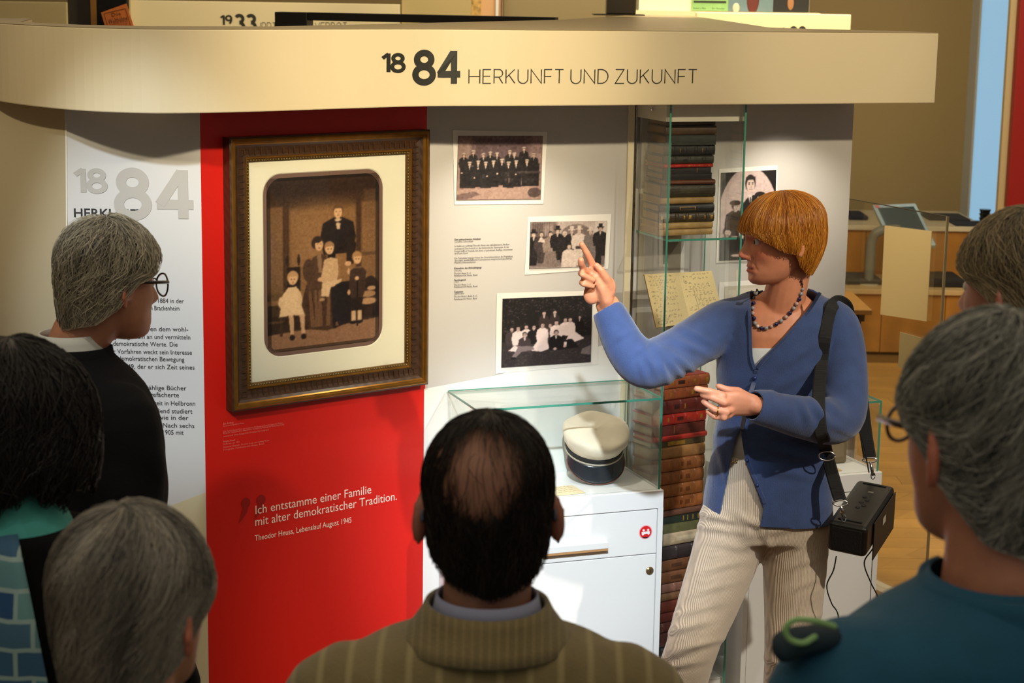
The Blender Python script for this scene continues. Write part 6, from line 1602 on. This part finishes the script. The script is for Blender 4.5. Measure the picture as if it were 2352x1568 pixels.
# ---- grey-haired man with glasses at the text panel
suit = mat('black_suit_wool', (10, 11, 16), .9, bump=(300, .2), spec=.2)
def h2(t, Mh):
    S = short_hair(zend=hairline(.074, .046, .010, -.040, -.088), ztop=.134, rx=.088, rf=.106, rb=.113)
    hair(t, Mh, S, (62, 58, 52), (232, 220, 190), 5600, (.14, .30), .016, .0005, wild=.16, seed=21, tstart=(0, .88), whorl=.25)
t2, M2, B2, tree2 = bystander('grey-haired man with glasses in black suit reading the text panel', 253, 648, 3.6, -45, -4, .955, -50, (188, 132, 104), suit, charcoal, h2, lean=(-.035, 0), width=1.08, slope=.01)
collar(t2, B2, -50, 'shirt_collar', mat('white_shirt', (206, 210, 206), .75), -.095, -.158, np.array([.060, .062]), np.array([.080, .076]), -165, 165, tip=.05)
collar(t2, B2, -50, 'jacket_collar', suit, -.120, -.182, np.array([.076, .075]), np.array([.116, .096]), -150, 150, .005, tip=.06)
spectacles(t2, M2, mat('black_acetate', (16, 12, 12), .2, coat=.5), .0235)
# ---- short-haired person low in the left foreground
def h3(t, Mh):
    S = short_hair(zend=hairline(.06, .02, -.006, -.05, -.098), ztop=.128, rx=.087, rf=.103, rb=.113)
    hair(t, Mh, S, (34, 32, 31), (198, 190, 174), 5600, (.22, .42), .008, .00055, wild=.10, seed=31, tstart=(0, .8), whorl=.5, streak=5)
teal = mat('teal_blouse', (70, 130, 132), .8, var=(10, .2))
t3, M3_, B3, tree3 = bystander('person with short greying hair seen from behind, lowest head at the left', 308, 1392, 1.95, -22, 0, .925, -15, (190, 132, 106), teal, jeans, h3, width=.92)
# ---- dark-haired woman at the left picture edge
blouse = mat('patchwork_blouse', (70, 150, 160), .85, var=(8, .2)); nt = blouse.node_tree; N, L = nt.nodes, nt.links
tc = N.new('ShaderNodeTexCoord'); vo_ = N.new('ShaderNodeTexBrick'); vo_.inputs['Scale'].default_value = 6.5; vo_.inputs['Color1'].default_value = lin((28, 70, 120)); vo_.inputs['Color2'].default_value = lin((104, 150, 150)); vo_.inputs['Mortar'].default_value = lin((150, 176, 172)); vo_.inputs['Mortar Size'].default_value = .02; vo_.offset = .3
mp = N.new('ShaderNodeMapping'); mp.inputs['Rotation'].default_value = (1.57, 0, 0); L.new(tc.outputs['Object'], mp.inputs['Vector']); L.new(mp.outputs[0], vo_.inputs['Vector']); L.new(vo_.outputs['Color'], N['Principled BSDF'].inputs['Base Color'])
def h4(t, Mh):
    S = dict(ztop=.127, zc=.02, rx=.112, rf=.108, rb=.138, cy=-.02, taper=.05, flare=.05, zend=lambda ph: np.interp(np.abs((ph + math.pi) % (2 * math.pi) - math.pi), [0, .6, 1.0, 1.5, 3.15], [.06, .03, -.06, -.085, -.100]) + .012 * np.sin(ph * 9) + .008 * np.sin(ph * 23))
    hair(t, Mh, S, (9, 8, 8), (30, 23, 19), 4200, (.3, .7), .014, .0009, wild=.22, seed=41, tstart=(0, .6))
t4, M4, B4, tree4 = bystander('woman with bushy black hair and black vest at the left picture edge', 36, 975, 2.55, -20, -6, .98, -14, (120, 78, 58), blouse, jeans, h4, width=.94)
vest = mat('black_vest', (7, 7, 8), .95, spec=.15)
mb = MB(); by4 = math.radians(-14)
ring_loft(mb, [(B4(.05, -.015, -.128), .11, .090), (B4(.045, -.012, -.165), .160, .112), (B4(.04, -.01, -.23), .196, .134), (B4(.035, -.005, -.40), .204, .148), (B4(.03, 0, -.6), .200, .146), (B4(.03, 0, -.85), .210, .150)], by4)
me = remesh(mb, .009, 4, 'vest'); me.transform(t4.matrix_world.inverted()); obj('vest', me, vest, t4, smooth=True)
vtree = bvh_of(me.copy()); 
vt = me.copy(); vt.transform(t4.matrix_world); vtree = bvh_of(vt)
rows_, ny, nx = [], 18, 8
for j in range(ny):
    y_ = 1118 + (1640 - 1118) * j / (ny - 1); xr = 18 + (y_ - 1118) * .205
    rows_.append([cast(vtree, -130 + (xr + 130) * i / (nx - 1), y_, .010 + .004 * math.sin(i * 1.9 + j * .4), 2.45) for i in range(nx)])
mb = MB(); mb.loft(rows_, closed=False); me = mb.mesh('shawl'); me.transform(t4.matrix_world.inverted()); sw = obj('shawl', me, blouse, t4, smooth=True); s_ = sw.modifiers.new('th', 'SOLIDIFY'); s_.thickness = .003
collar(t4, B4, -14, 'scarf', mat('teal_scarf', (74, 168, 160), .8, var=(14, .3)), -.075, -.150, np.array([.070, .070]), np.array([.105, .092]), -165, 165, .010)
# ---- grey-haired man in teal jacket, right foreground
tealj = mat('petrol_jacket', (6, 82, 114), .8, var=(6, .2), bump=(200, .12), sheen=.1)
def h5(t, Mh):
    S = short_hair(zend=hairline(.07, .036, .0, -.045, -.108), ztop=.124, rx=.0845, rf=.097, rb=.109)
    hair(t, Mh, S, (48, 52, 52), (214, 216, 206), 5800, (.12, .26), .010, .00055, wild=.12, seed=51, tstart=(0, .9), whorl=.35)
t5, M5, B5, tree5 = bystander('grey-haired man in petrol jacket filling the right foreground', 2280, 996, 1.85, 24, -3, 1.03, 20, (192, 132, 106), tealj, charcoal, h5, width=1.06, neckw=1.08, slope=.004)
collar(t5, B5, 20, 'jacket_collar', tealj, -.138, -.185, np.array([.088, .086]), np.array([.108, .098]), -160, 160, .008)
spectacles(t5, M5, mat('navy_acetate', (24, 26, 44), .25, coat=.4), .0185)
mb = MB(); q_ = [at(1975, 1455, 1.78), at(1900, 1462, 1.74), at(1840, 1470, 1.72), at(1800, 1484, 1.72)]
mb.tube(catmull(q_, 4), [(.024, .012)] * 13, 12, dome=True, up=(0, 0, 1)); me = mb.mesh('shoulder_tab'); me.transform(t5.matrix_world.inverted()); obj('shoulder_tab', me, mat('dark_petrol_tab', (8, 40, 54), .8), t5, smooth=True)
mb = MB(); mb.tube(catmull([at(1916, 1438, 1.70), at(1870, 1425, 1.69), at(1825, 1424, 1.69), at(1804, 1445, 1.69), at(1815, 1468, 1.69), at(1845, 1476, 1.69), at(1872, 1462, 1.70)], 5), .0030, 8, dome=True); me = mb.mesh('cord_loop'); me.transform(t5.matrix_world.inverted()); obj('cord_loop', me, mat('green_cord', (150, 200, 132), .6), t5, smooth=True)
# ---- fair-haired man behind him
navy = mat('navy_pullover', (22, 34, 84), .85, var=(12, .15))
def h6(t, Mh):
    S = short_hair(zend=hairline(.066, .034, .0, -.040, -.098), ztop=.128, rx=.086, rf=.103, rb=.109)
    hair(t, Mh, S, (76, 68, 58), (220, 196, 146), 4800, (.20, .38), .012, .0005, wild=.16, seed=61, tstart=(0, .85), whorl=-.4)
t6, M6, B6, tree6 = bystander('fair-haired man partly hidden behind the petrol jacket man', 2345, 664, 2.85, 40, -2, .98, 30, (190, 138, 118), navy, charcoal, h6, width=.76, lean=(.065, .02))
# ================================================================ BACKGROUND
def facing(px0, px1, Y0, Y1=None):
    """floor-plan run between two picture columns at given distances"""
    A = at(px0, 40, Y0); B_ = at(px1, 40, Y1 or Y0); A[2] = B_[2] = 0; d = unit(B_ - A); return A, B_, d, np.array([d[1], -d[0], 0])
def bg_board(name, label, px0, px1, Y, z1, m, z0=0.0, th=.08, cat='wall panel'):
    A, B_, d, n = facing(px0, px1, Y); t = thing(name, label, cat, (A[0], A[1], 0), math.atan2(d[1], d[0])); bpy.context.view_layer.update()
    MB().box(0, float(np.linalg.norm(B_ - A)), 0, th, z0, z1).build('board', m, t, bevel=.004)
    return t, A, d, n
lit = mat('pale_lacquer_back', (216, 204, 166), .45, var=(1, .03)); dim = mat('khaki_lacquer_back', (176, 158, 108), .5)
zt10 = float(at(600, 5, 10.0)[2])
tb, A10, d10, n10 = bg_board('header_panel', 'cream header panel lettered 1933 in the rear hall', 292, 918, 10.0, zt10, lit, 0.0)
def back_text(px0, px1, pyb, hpx, s, parent, n, A, w, gap):
    P = onp(px0, pyb, A + n * .002, n); Q = onp(px1, pyb, A + n * .002, n); h = np.linalg.norm(onp(px0, pyb - hpx, A + n * .002, n) - P)
    mb, wd = strokes(s, h, w, gap); me = mb.mesh('lettering'); me.transform(Matrix.Diagonal((np.linalg.norm(Q - P) / wd, 1, 1, 1))); me.transform(parent.matrix_world.inverted() @ frame_M(P, unit(Q - P), ZV)); obj('lettering', me, ink, parent)
back_text(507, 533, 57, 22, '19', tb, n10, A10, .19, .16); back_text(541, 588, 72, 39, '33', tb, n10, A10, .20, .16); back_text(599, 797, 72, 20, 'IRRTUM UND VERBOT', tb, n10, A10, .07, .22)
MB().box(0, .02, -.09, 0, 1.5, zt10 + .02).build('end_rail', dim, tb)
tb2, _, _, _ = bg_board('header_panel', 'khaki header panel behind the black beam in the rear hall', 922, 1082, 10.05, 2.4, dim, 0.0)
tb3, _, _, _ = bg_board('header_panel', 'beige panel at the top left corner beyond the canopy', -40, 154, 9.6, float(at(60, 4, 9.6)[2]), mat('beige_lacquer_back', (200, 186, 138), .5), 0.0)
tb4, _, _, _ = bg_board('rear_panel', 'grey beige panel left of the dark pole in the rear hall', 1156, 1392, 10.6, 2.5, mat('grey_beige_back', (150, 136, 98), .6), 0.0)
tp1, _, _, _ = bg_board('picture_strip', 'narrow pale picture strip between two rear panels', 1082, 1154, 10.4, 2.5, mat('pink_mount', (222, 176, 128), .6), 0.0, cat='picture')
MB().box(.0, .055, -.012, -.002, 1.4, 2.5).build('map_print', mat('map_print', (206, 168, 96), .7, var=(40, .5)), tp1); MB().box(.135, .150, -.02, -.002, 1.4, 2.5).build('white_edge_strip', white, tp1); MB().box(.165, .170, -.02, -.002, 1.4, 2.5).build('dark_edge_strip', black_metal, tp1)
# dark showcase column with an orange booklet
A, B_, d, n = facing(156, 291, 8.6); sc = thing('showcase_column', 'dark showcase column holding the orange booklet at the top left', 'showcase', (A[0], A[1], 0), 0); bpy.context.view_layer.update()
wv = float(np.linalg.norm(B_ - A)); u_ = wv / 135.0
MB().box(0, 24 * u_, .0, .03, 0, 2.4).build('smoked_pane', mat('smoked_glass_dark', (74, 66, 46), .2), sc); MB().box(24 * u_, 54 * u_, -.01, .05, 0, 2.4).build('post', mat('dark_bronze_post', (44, 38, 28), .4), sc)
MB().box(54 * u_, 66 * u_, -.012, .05, 0, 2.4).build('ochre_strip', mat('ochre_strip', (170, 120, 50), .5), sc); MB().box(66 * u_, 135 * u_, .0, .06, 0, 2.4).build('black_back', mat('black_velvet', (12, 11, 10), .9), sc)
MB().box(66 * u_, 135 * u_, -.09, .0, 0, float(at(260, 66, 8.52)[2])).build('ledge', mat('black_velvet', (12, 11, 10), .9), sc)
PB = [at(252, 96, 8.5), at(314, 82, 8.5), at(290, 8, 8.56), at(232, 29, 8.56)]
bk = thing('booklet', 'orange booklet with black print leaning at the top left', 'booklet', tuple(PB[0])); bpy.context.view_layer.update(); nb2 = unit(np.cross(PB[1] - PB[0], PB[3] - PB[0])); nb2 = nb2 if nb2[1] < 0 else -nb2
mb = MB(); slab(mb, [p - PB[0] for p in PB], nb2, .006); mb.build('cover', mat('orange_cover', (222, 122, 44), .6, var=(14, .06)), bk)
ub = unit(PB[1] - PB[0]); vb = unit(PB[3] - PB[0]); wb_ = np.linalg.norm(PB[1] - PB[0]); hb_ = np.linalg.norm(PB[3] - PB[0])
def bpt(x, y): return PB[0] + ub * wb_ * x + vb * hb_ * y + nb2 * .0055
bi = mat('booklet_ink', (44, 26, 14), .6)
for s_, x_, y_, wd_, h_ in (('Die', .32, .76, .34, .13), ('Weltbühne', .15, .55, .70, .17), ('Der Schaubühne XXVIII. Jahr', .17, .50, .66, .045), ('Wochenschrift für Politik', .2, .43, .6, .045), ('Kunst und Wirtschaft', .22, .37, .55, .045), ('Begründet von', .3, .30, .4, .045)):
    text('lettering', s_, bpt(x_, y_), ub, vb, hb_ * h_ / .7, bi, bk, width=wb_ * wd_, res=1)
mb = MB(); P_ = [np.array(bk.matrix_world.inverted() @ Vector(bpt(x, y))) for x, y in ((.10, .05), (.90, .05), (.90, .93), (.10, .93), (.10, .05))]
for a_, b_ in zip(P_[:-1], P_[1:]): mb.tube([a_, b_], .0012, 4)
mb.build('printed_border', bi, bk)
# black beam frame on its post in the canopy opening
Ab, Bb = at(635, 41, 7.4), at(1275, 52, 7.1); db = unit(Bb - Ab); hB = 17 / FPX * 7.3
bf = thing('beam_frame', 'black rectangular beam resting on a post in the canopy opening', 'beam', (Ab[0], Ab[1], 0), math.atan2(db[1], db[0])); bpy.context.view_layer.update(); Lb = float(np.linalg.norm((Bb - Ab)[:2]))
zb_ = float(at(700, 44, 7.4)[2])
MB().box(0, Lb, 0, .05, zb_ - .004, zb_ + hB * .93).build('beam', black_metal, bf, bevel=.002); MB().box(0, .135, -.02, .05, 0, zb_ + hB * .93).build('post', black_metal, bf, bevel=.003)
# dark square pole standing on the canopy
Ap = at(1427, 33, 7.78); po_ = thing('support_pole', 'dark square pole rising from the canopy top', 'pole', (Ap[0], Ap[1], SZ_T)); bpy.context.view_layer.update()
wp = 33 / FPX * 7.8; MB().box(-wp, wp, 0, .12, .004, 1.82).build('shaft', mat('dark_bronze_post', (44, 38, 28), .4), po_, bevel=.006); MB().box(-wp * 1.9, wp * 1.6, -.02, .16, 0, .005).build('foot_plate', mat('dark_bronze_post', (44, 38, 28), .4), po_)
# lit header and poster wall behind on the right
tl2, Al2, dl2, nl2 = bg_board('header_panel', 'brightly lit cream header end at the top right of the canopy', 1600, 1955, 8.4, float(at(1850, 32, 8.4)[2]), mat('bright_cream_header', (240, 226, 180), .45), 0.0)
back_text(1790, 1803, 84, 20, '19', tl2, nl2, Al2, .19, .16); back_text(1814, 1850, 94, 33, '88', tl2, nl2, Al2, .20, .16)
zs_ = float(at(1700, 27, 9.2)[2])
tw, Aw, dw, nw_ = bg_board('poster_panel', 'white rear panel carrying a green leaflet and dark portraits', 1464, 1858, 9.2, 2.6, mat('white_back_panel', (222, 210, 186), .5), 0.0, cat='wall panel')
MB().box(-.02, .88, -.05, 0, zs_ - .25, zs_).build('ledge', lit, tw); MB().box(.0, .004, -.004, -.001, zs_, 2.6).build('seam', black_metal, tw)
def poster(px0, px1, col, label, nm, Yo=.0):
    x0, x1 = [float(np.dot(onp(p, 10, Aw, nw_) - Aw, dw)) for p in (px0, px1)]
    o = thing(nm, label, 'poster', tuple(Aw + dw * x0 + ZV * zs_), math.atan2(dw[1], dw[0])); bpy.context.view_layer.update(); MB().box(0, x1 - x0, -.008, -.001, .002, .30).build('sheet', mat(nm + '_sheet', col, .6, var=(12, .12)), o); return o, x1 - x0
gp1, w_ = poster(1588, 1672, (128, 172, 104), 'green leaflet with black bar on the rear white panel', 'leaflet_poster')
MB().box(.01, w_ - .01, -.0095, -.008, .040, .050).build('black_bar', tape, gp1)
for s_, x_, z_, wd_ in (('Stadtgarten Heuss', .03, .066, .08), ('Redner u. Mitte', .01, .010, .06), ('Dr. Theodor', .10, .010, .06)): text('lettering', s_, np.array(gp1.matrix_world @ Vector((x_, -.0086, z_))), dw, ZV, .012, tape, gp1, width=wd_, res=1)
bp1, w_ = poster(1672, 1775, (96, 120, 128), 'blue-grey picture with a dark red figure on the rear panel', 'figure_poster')
mb = MB(); mb.ball((w_ * .55, -.009, .06), (.030, .003, .07), 14, 10); mb.build('red_figure', mat('dark_red_figure', (92, 30, 20), .6), bp1, smooth=True); mb = MB(); mb.ball((w_ * .18, -.009, .018), (.018, .003, .024), 12, 8); mb.build('pale_figure', mat('pale_figure', (186, 184, 164), .6), bp1, smooth=True)
dp1, w_ = poster(1776, 1858, (16, 13, 12), 'near black portrait at the right end of the rear panel', 'portrait_poster')
mb = MB(); mb.ball((w_ * .48, -.009, .045), (.016, .003, .034), 12, 8); mb.build('face', mat('portrait_face', (150, 104, 66), .6), dp1, smooth=True)
# red panel at the far right edge
trd, _, _, _ = bg_board('red_wall_panel', 'dark red panel at the far right edge of the hall', 2342, 2460, 11.3, float(at(2345, 75, 11.3)[2]) + .3, mat('deep_red_panel', (150, 14, 8), .5), float(at(2345, 478, 11.3)[2]))
A, B_, d, n = facing(2336, 2460, 11.34); tl3 = thing('panel_support', 'cream board holding the dark red panel at the right edge', 'wall panel', (A[0], A[1], 0)); bpy.context.view_layer.update(); MB().box(-.03, .5, .05, .10, 0, 3.2).build('board', beige, tl3)

# ---- wooden tiered counter along the back wall
def floor_at(px, py): return onz(px, py, 0)
YB = 11.2; zB1 = float(at(2100, 665, YB)[2]); YB2 = YB + .62; zB2 = float(at(2180, 520, YB2)[2])
xl_, xr_ = at(1880, 700, YB)[0], at(2318, 700, YB)[0]
ct = thing('counter', 'long oak counter with lower bench step before the khaki back wall', 'counter', (float(xl_), YB, 0)); bpy.context.view_layer.update(); Wc = float(xr_ - xl_)
nbd = 3
for k in range(nbd):
    MB().box(Wc * k / nbd + .002, Wc * (k + 1) / nbd - .002, 0, .02, 0.02, zB1 - .03).build('front_panel', oak, ct, bevel=.002); MB().box(Wc * k / nbd + .002, Wc * (k + 1) / nbd - .002, YB2 - YB, YB2 - YB + .02, zB1, zB2 - .03).build('upper_panel', oak, ct, bevel=.002)
MB().box(0, Wc, -.02, YB2 - YB + .02, zB1 - .03, zB1).build('bench_top', mat('oak_ledge', (206, 176, 124), .45, var=(8, .1)), ct, bevel=.003)
MB().box(0, Wc, YB2 - YB - .02, YB2 - YB + .85, zB2 - .03, zB2).build('counter_top', mat('pale_counter_top', (214, 204, 176), .4), ct, bevel=.003); MB().box(0, Wc, .03, YB2 - YB + .8, 0, zB1 - .031).box(0, Wc, YB2 - YB + .03, YB2 - YB + .8, zB1, zB2 - .031).build('core', mat('counter_core', (90, 62, 30), .8), ct)
def cushion(label, px0, px1, Y, z, dep, h=.045, col=(44, 44, 46)):
    x0, x1 = at(px0, 600, Y)[0], at(px1, 600, Y)[0]; o = thing('cushion', label, 'cushion', (float(x0), Y, z), group=None); bpy.context.view_layer.update(); mt = mat('felt_%d' % col[2], col, .9, bump=(120, .3))
    MB().box(0, float(x1 - x0), 0, dep, .0005, h).build('pad', mt, o, bevel=.012, segs=3); MB().box(.01, float(x1 - x0) - .01, -.001, .0, h * .45, h * .5).build('seam', mat('felt_seam', (24, 24, 26), .9), o); return o
cushion('charcoal seat cushion on the oak bench between sheet and fair-haired man', 2132, 2222, YB + .10, zB1, .35, .05, (36, 36, 38)); cushion('grey seat pad on the oak bench right behind the guide', 1945, 2030, YB + .15, zB1, .32, .035, (84, 78, 66))
cushion('flat dark folder on the counter top below the back wall', 2128, 2224, YB2 + .30, zB2, .34, .012, (48, 50, 54)); cushion('navy folder on the counter front edge at the right', 2190, 2262, YB2 + .02, zB2, .22, .010, (34, 40, 58)); cushion('dark pad on the counter behind the tablet kiosk', 1945, 1990, YB2 + .25, zB2, .3, .03, (70, 68, 58))
cx_, cy_ = at(2262, 498, YB2 + .3)[:2]; cu = thing('cup_stack', 'stack of black cups on the pale counter by the window', 'cups', (float(cx_), YB2 + .30, zB2)); bpy.context.view_layer.update()
for k in range(3): mb = MB(); mb.lathe([(.0, .001), (.030, .001), (.037, .022), (.037, .0262), (.030, .0268), (.0, .0268)], 20, Matrix.Translation((0, 0, k * .027))); mb.build('cup', mat('black_glaze', (22, 24, 28), .2, spec=.7), cu, smooth=False)
# ---- tablet kiosk on a bent post
Kb = at(1995, 648, YB + .18); kz = zB1; ks = thing('tablet_kiosk', 'pale blue tablet kiosk on a bent grey post standing on the oak bench', 'kiosk', (float(Kb[0]), YB + .18, kz)); bpy.context.view_layer.update()
grey_p = mat('grey_powder_coat', (120, 122, 112), .5)
KY = YB + .18
T_ = [at(2004, 470, KY + .16), at(2103, 466, KY + .16), at(2150, 562, KY - .12), at(2052, 572, KY - .12)]
cen = sum(T_) / 4; nK = unit(np.cross(T_[2] - T_[3], T_[0] - T_[3])); nK = nK if nK[2] > 0 else -nK
mb = MB(); mb.lathe([(0, .0), (.062, .0), (.062, .006), (0, .008)], 24); mb.build('foot_plate', mat('pale_foot_plate', (190, 184, 160), .5), ks)
base_ = np.array([Kb[0], KY, kz]); mb = MB(); mb.tube(catmull([base_ + ZV * .004, at(1998, 600, KY), at(2003, 552, KY), at(2022, 530, KY - .01), cen - nK * .035], 6), .030, 14); me = mb.mesh('post'); me.transform(ks.matrix_world.inverted()); obj('post', me, grey_p, ks, smooth=True)
Mi = ks.matrix_world.inverted(); mb = MB(); slab(mb, [np.array(Mi @ Vector(p)) for p in T_], nK, .035); mb.build('housing', mat('pale_blue_housing', (168, 196, 214), .4), ks, bevel=.006)
ti = [cen + (p - cen) * np.array([.84, .84, .84]) + nK * .0012 for p in T_]; flat_part('screen', ti, mat('dark_screen_glass', (62, 84, 98), .15, spec=.7, var=(5, .2)), ks)
fl_ = [T_[0] + nK * .0014 + (T_[1] - T_[0]) * .04 + (T_[3] - T_[0]) * .02, T_[0] + nK * .0014 + (T_[1] - T_[0]) * .13 + (T_[3] - T_[0]) * .02, T_[0] + nK * .0014 + (T_[1] - T_[0]) * .13 + (T_[3] - T_[0]) * .08, T_[0] + nK * .0014 + (T_[1] - T_[0]) * .04 + (T_[3] - T_[0]) * .08]; flat_part('red_mark', fl_, mat('pink_mark', (214, 120, 130), .5), ks)
# ---- small oak table beside the right-hand panel end
YT = 7.85; tz = float(at(2003, 712, YT)[2]); xa, xb = at(1900, 712, YT)[0], at(2004, 712, YT)[0]; tt_ = thing('side_table', 'oak table corner with dark bracket behind the guide shoulder', 'table', (float(xa), YT, 0)); bpy.context.view_layer.update(); wt = float(xb - xa)
MB().box(-.6, wt, 0, .5, tz - .022, tz).build('tabletop', mat('oak_tabletop', (170, 124, 64), .4, var=(9, .15)), tt_, bevel=.003); MB().box(-.56, wt - .04, .03, .05, tz - .085, tz - .0225).build('apron', oak, tt_)
for xx in (-.55, wt - .075): 
    for yy in (.03, .43): MB().box(xx, xx + .035, yy, yy + .035, 0, tz - .0225).build('leg', mat('dark_oak_leg', (92, 62, 30), .5), tt_, bevel=.002)
MB().box(wt - .055, wt - .03, .01, .05, tz - .052, tz - .0225).build('bracket', black_metal, tt_)
# ---- glass screen with a blank sheet on the right
G0, G1 = at(1935, 465, 6.9), at(2175, 497, 6.35); G0[2] = 0; G1[2] = 0; dg_ = unit(G1 - G0); ng = np.array([dg_[1], -dg_[0], 0]); ng = ng if ng[1] < 0 else -ng
gs = thing('glass_screen', 'free-standing glass screen with a blank cream sheet mounted on it at the right', 'glass screen', (G0[0], G0[1], 0), math.atan2(dg_[1], dg_[0])); bpy.context.view_layer.update(); Wg = float(np.linalg.norm(G1 - G0)); zg = float(onp(2175, 497, G1, ng)[2]); zgb = .03
MB().box(0, Wg, 0, .008, zgb, zg).build('pane', glass, gs); MB().box(Wg - .003, Wg + .001, -.001, .009, zgb, zg).build('edge', mat('pale_glass_edge', (176, 164, 128), .3), gs); MB().box(0, Wg, -.0005, .0085, zg - .002, zg + .0005).build('edge', mat('dark_glass_edge', (60, 60, 50), .3), gs)
MB().box(-.02, Wg + .02, -.03, .04, 0, zgb).build('base_rail', cream, gs, bevel=.003)
def gl_(px, py): 
    p = onp(px, py, G0 + ng * .003, ng) - G0; return float(np.dot(p, dg_)), float(p[2])
(x0, z1_), (x1, z1b), (x2, z0b), (x3, z0_) = gl_(2032, 518), gl_(2140, 531), gl_(2128, 738), gl_(2022, 722)
mb = MB(); mb.add([(x3, -.003, z0_), (x2, -.003, z0b), (x1, -.003, z1b), (x0, -.003, z1_), (x3, -.001, z0_), (x2, -.001, z0b), (x1, -.001, z1b), (x0, -.001, z1_)], [(0, 1, 2, 3), (7, 6, 5, 4), (0, 4, 5, 1), (1, 5, 6, 2), (2, 6, 7, 3), (3, 7, 4, 0)]); mb.build('sheet', mat('cream_sheet', (232, 212, 160), .6, var=(2, .03)), gs)
(x0, z1_), (x1, z0_) = gl_(2067, 762), gl_(2120, 860)
mb = MB(); mb.box(x0, x1, -.003, -.001, z0_, z1_); mb.build('caption_sheet', mat('greyish_sheet', (186, 172, 132), .6), gs)
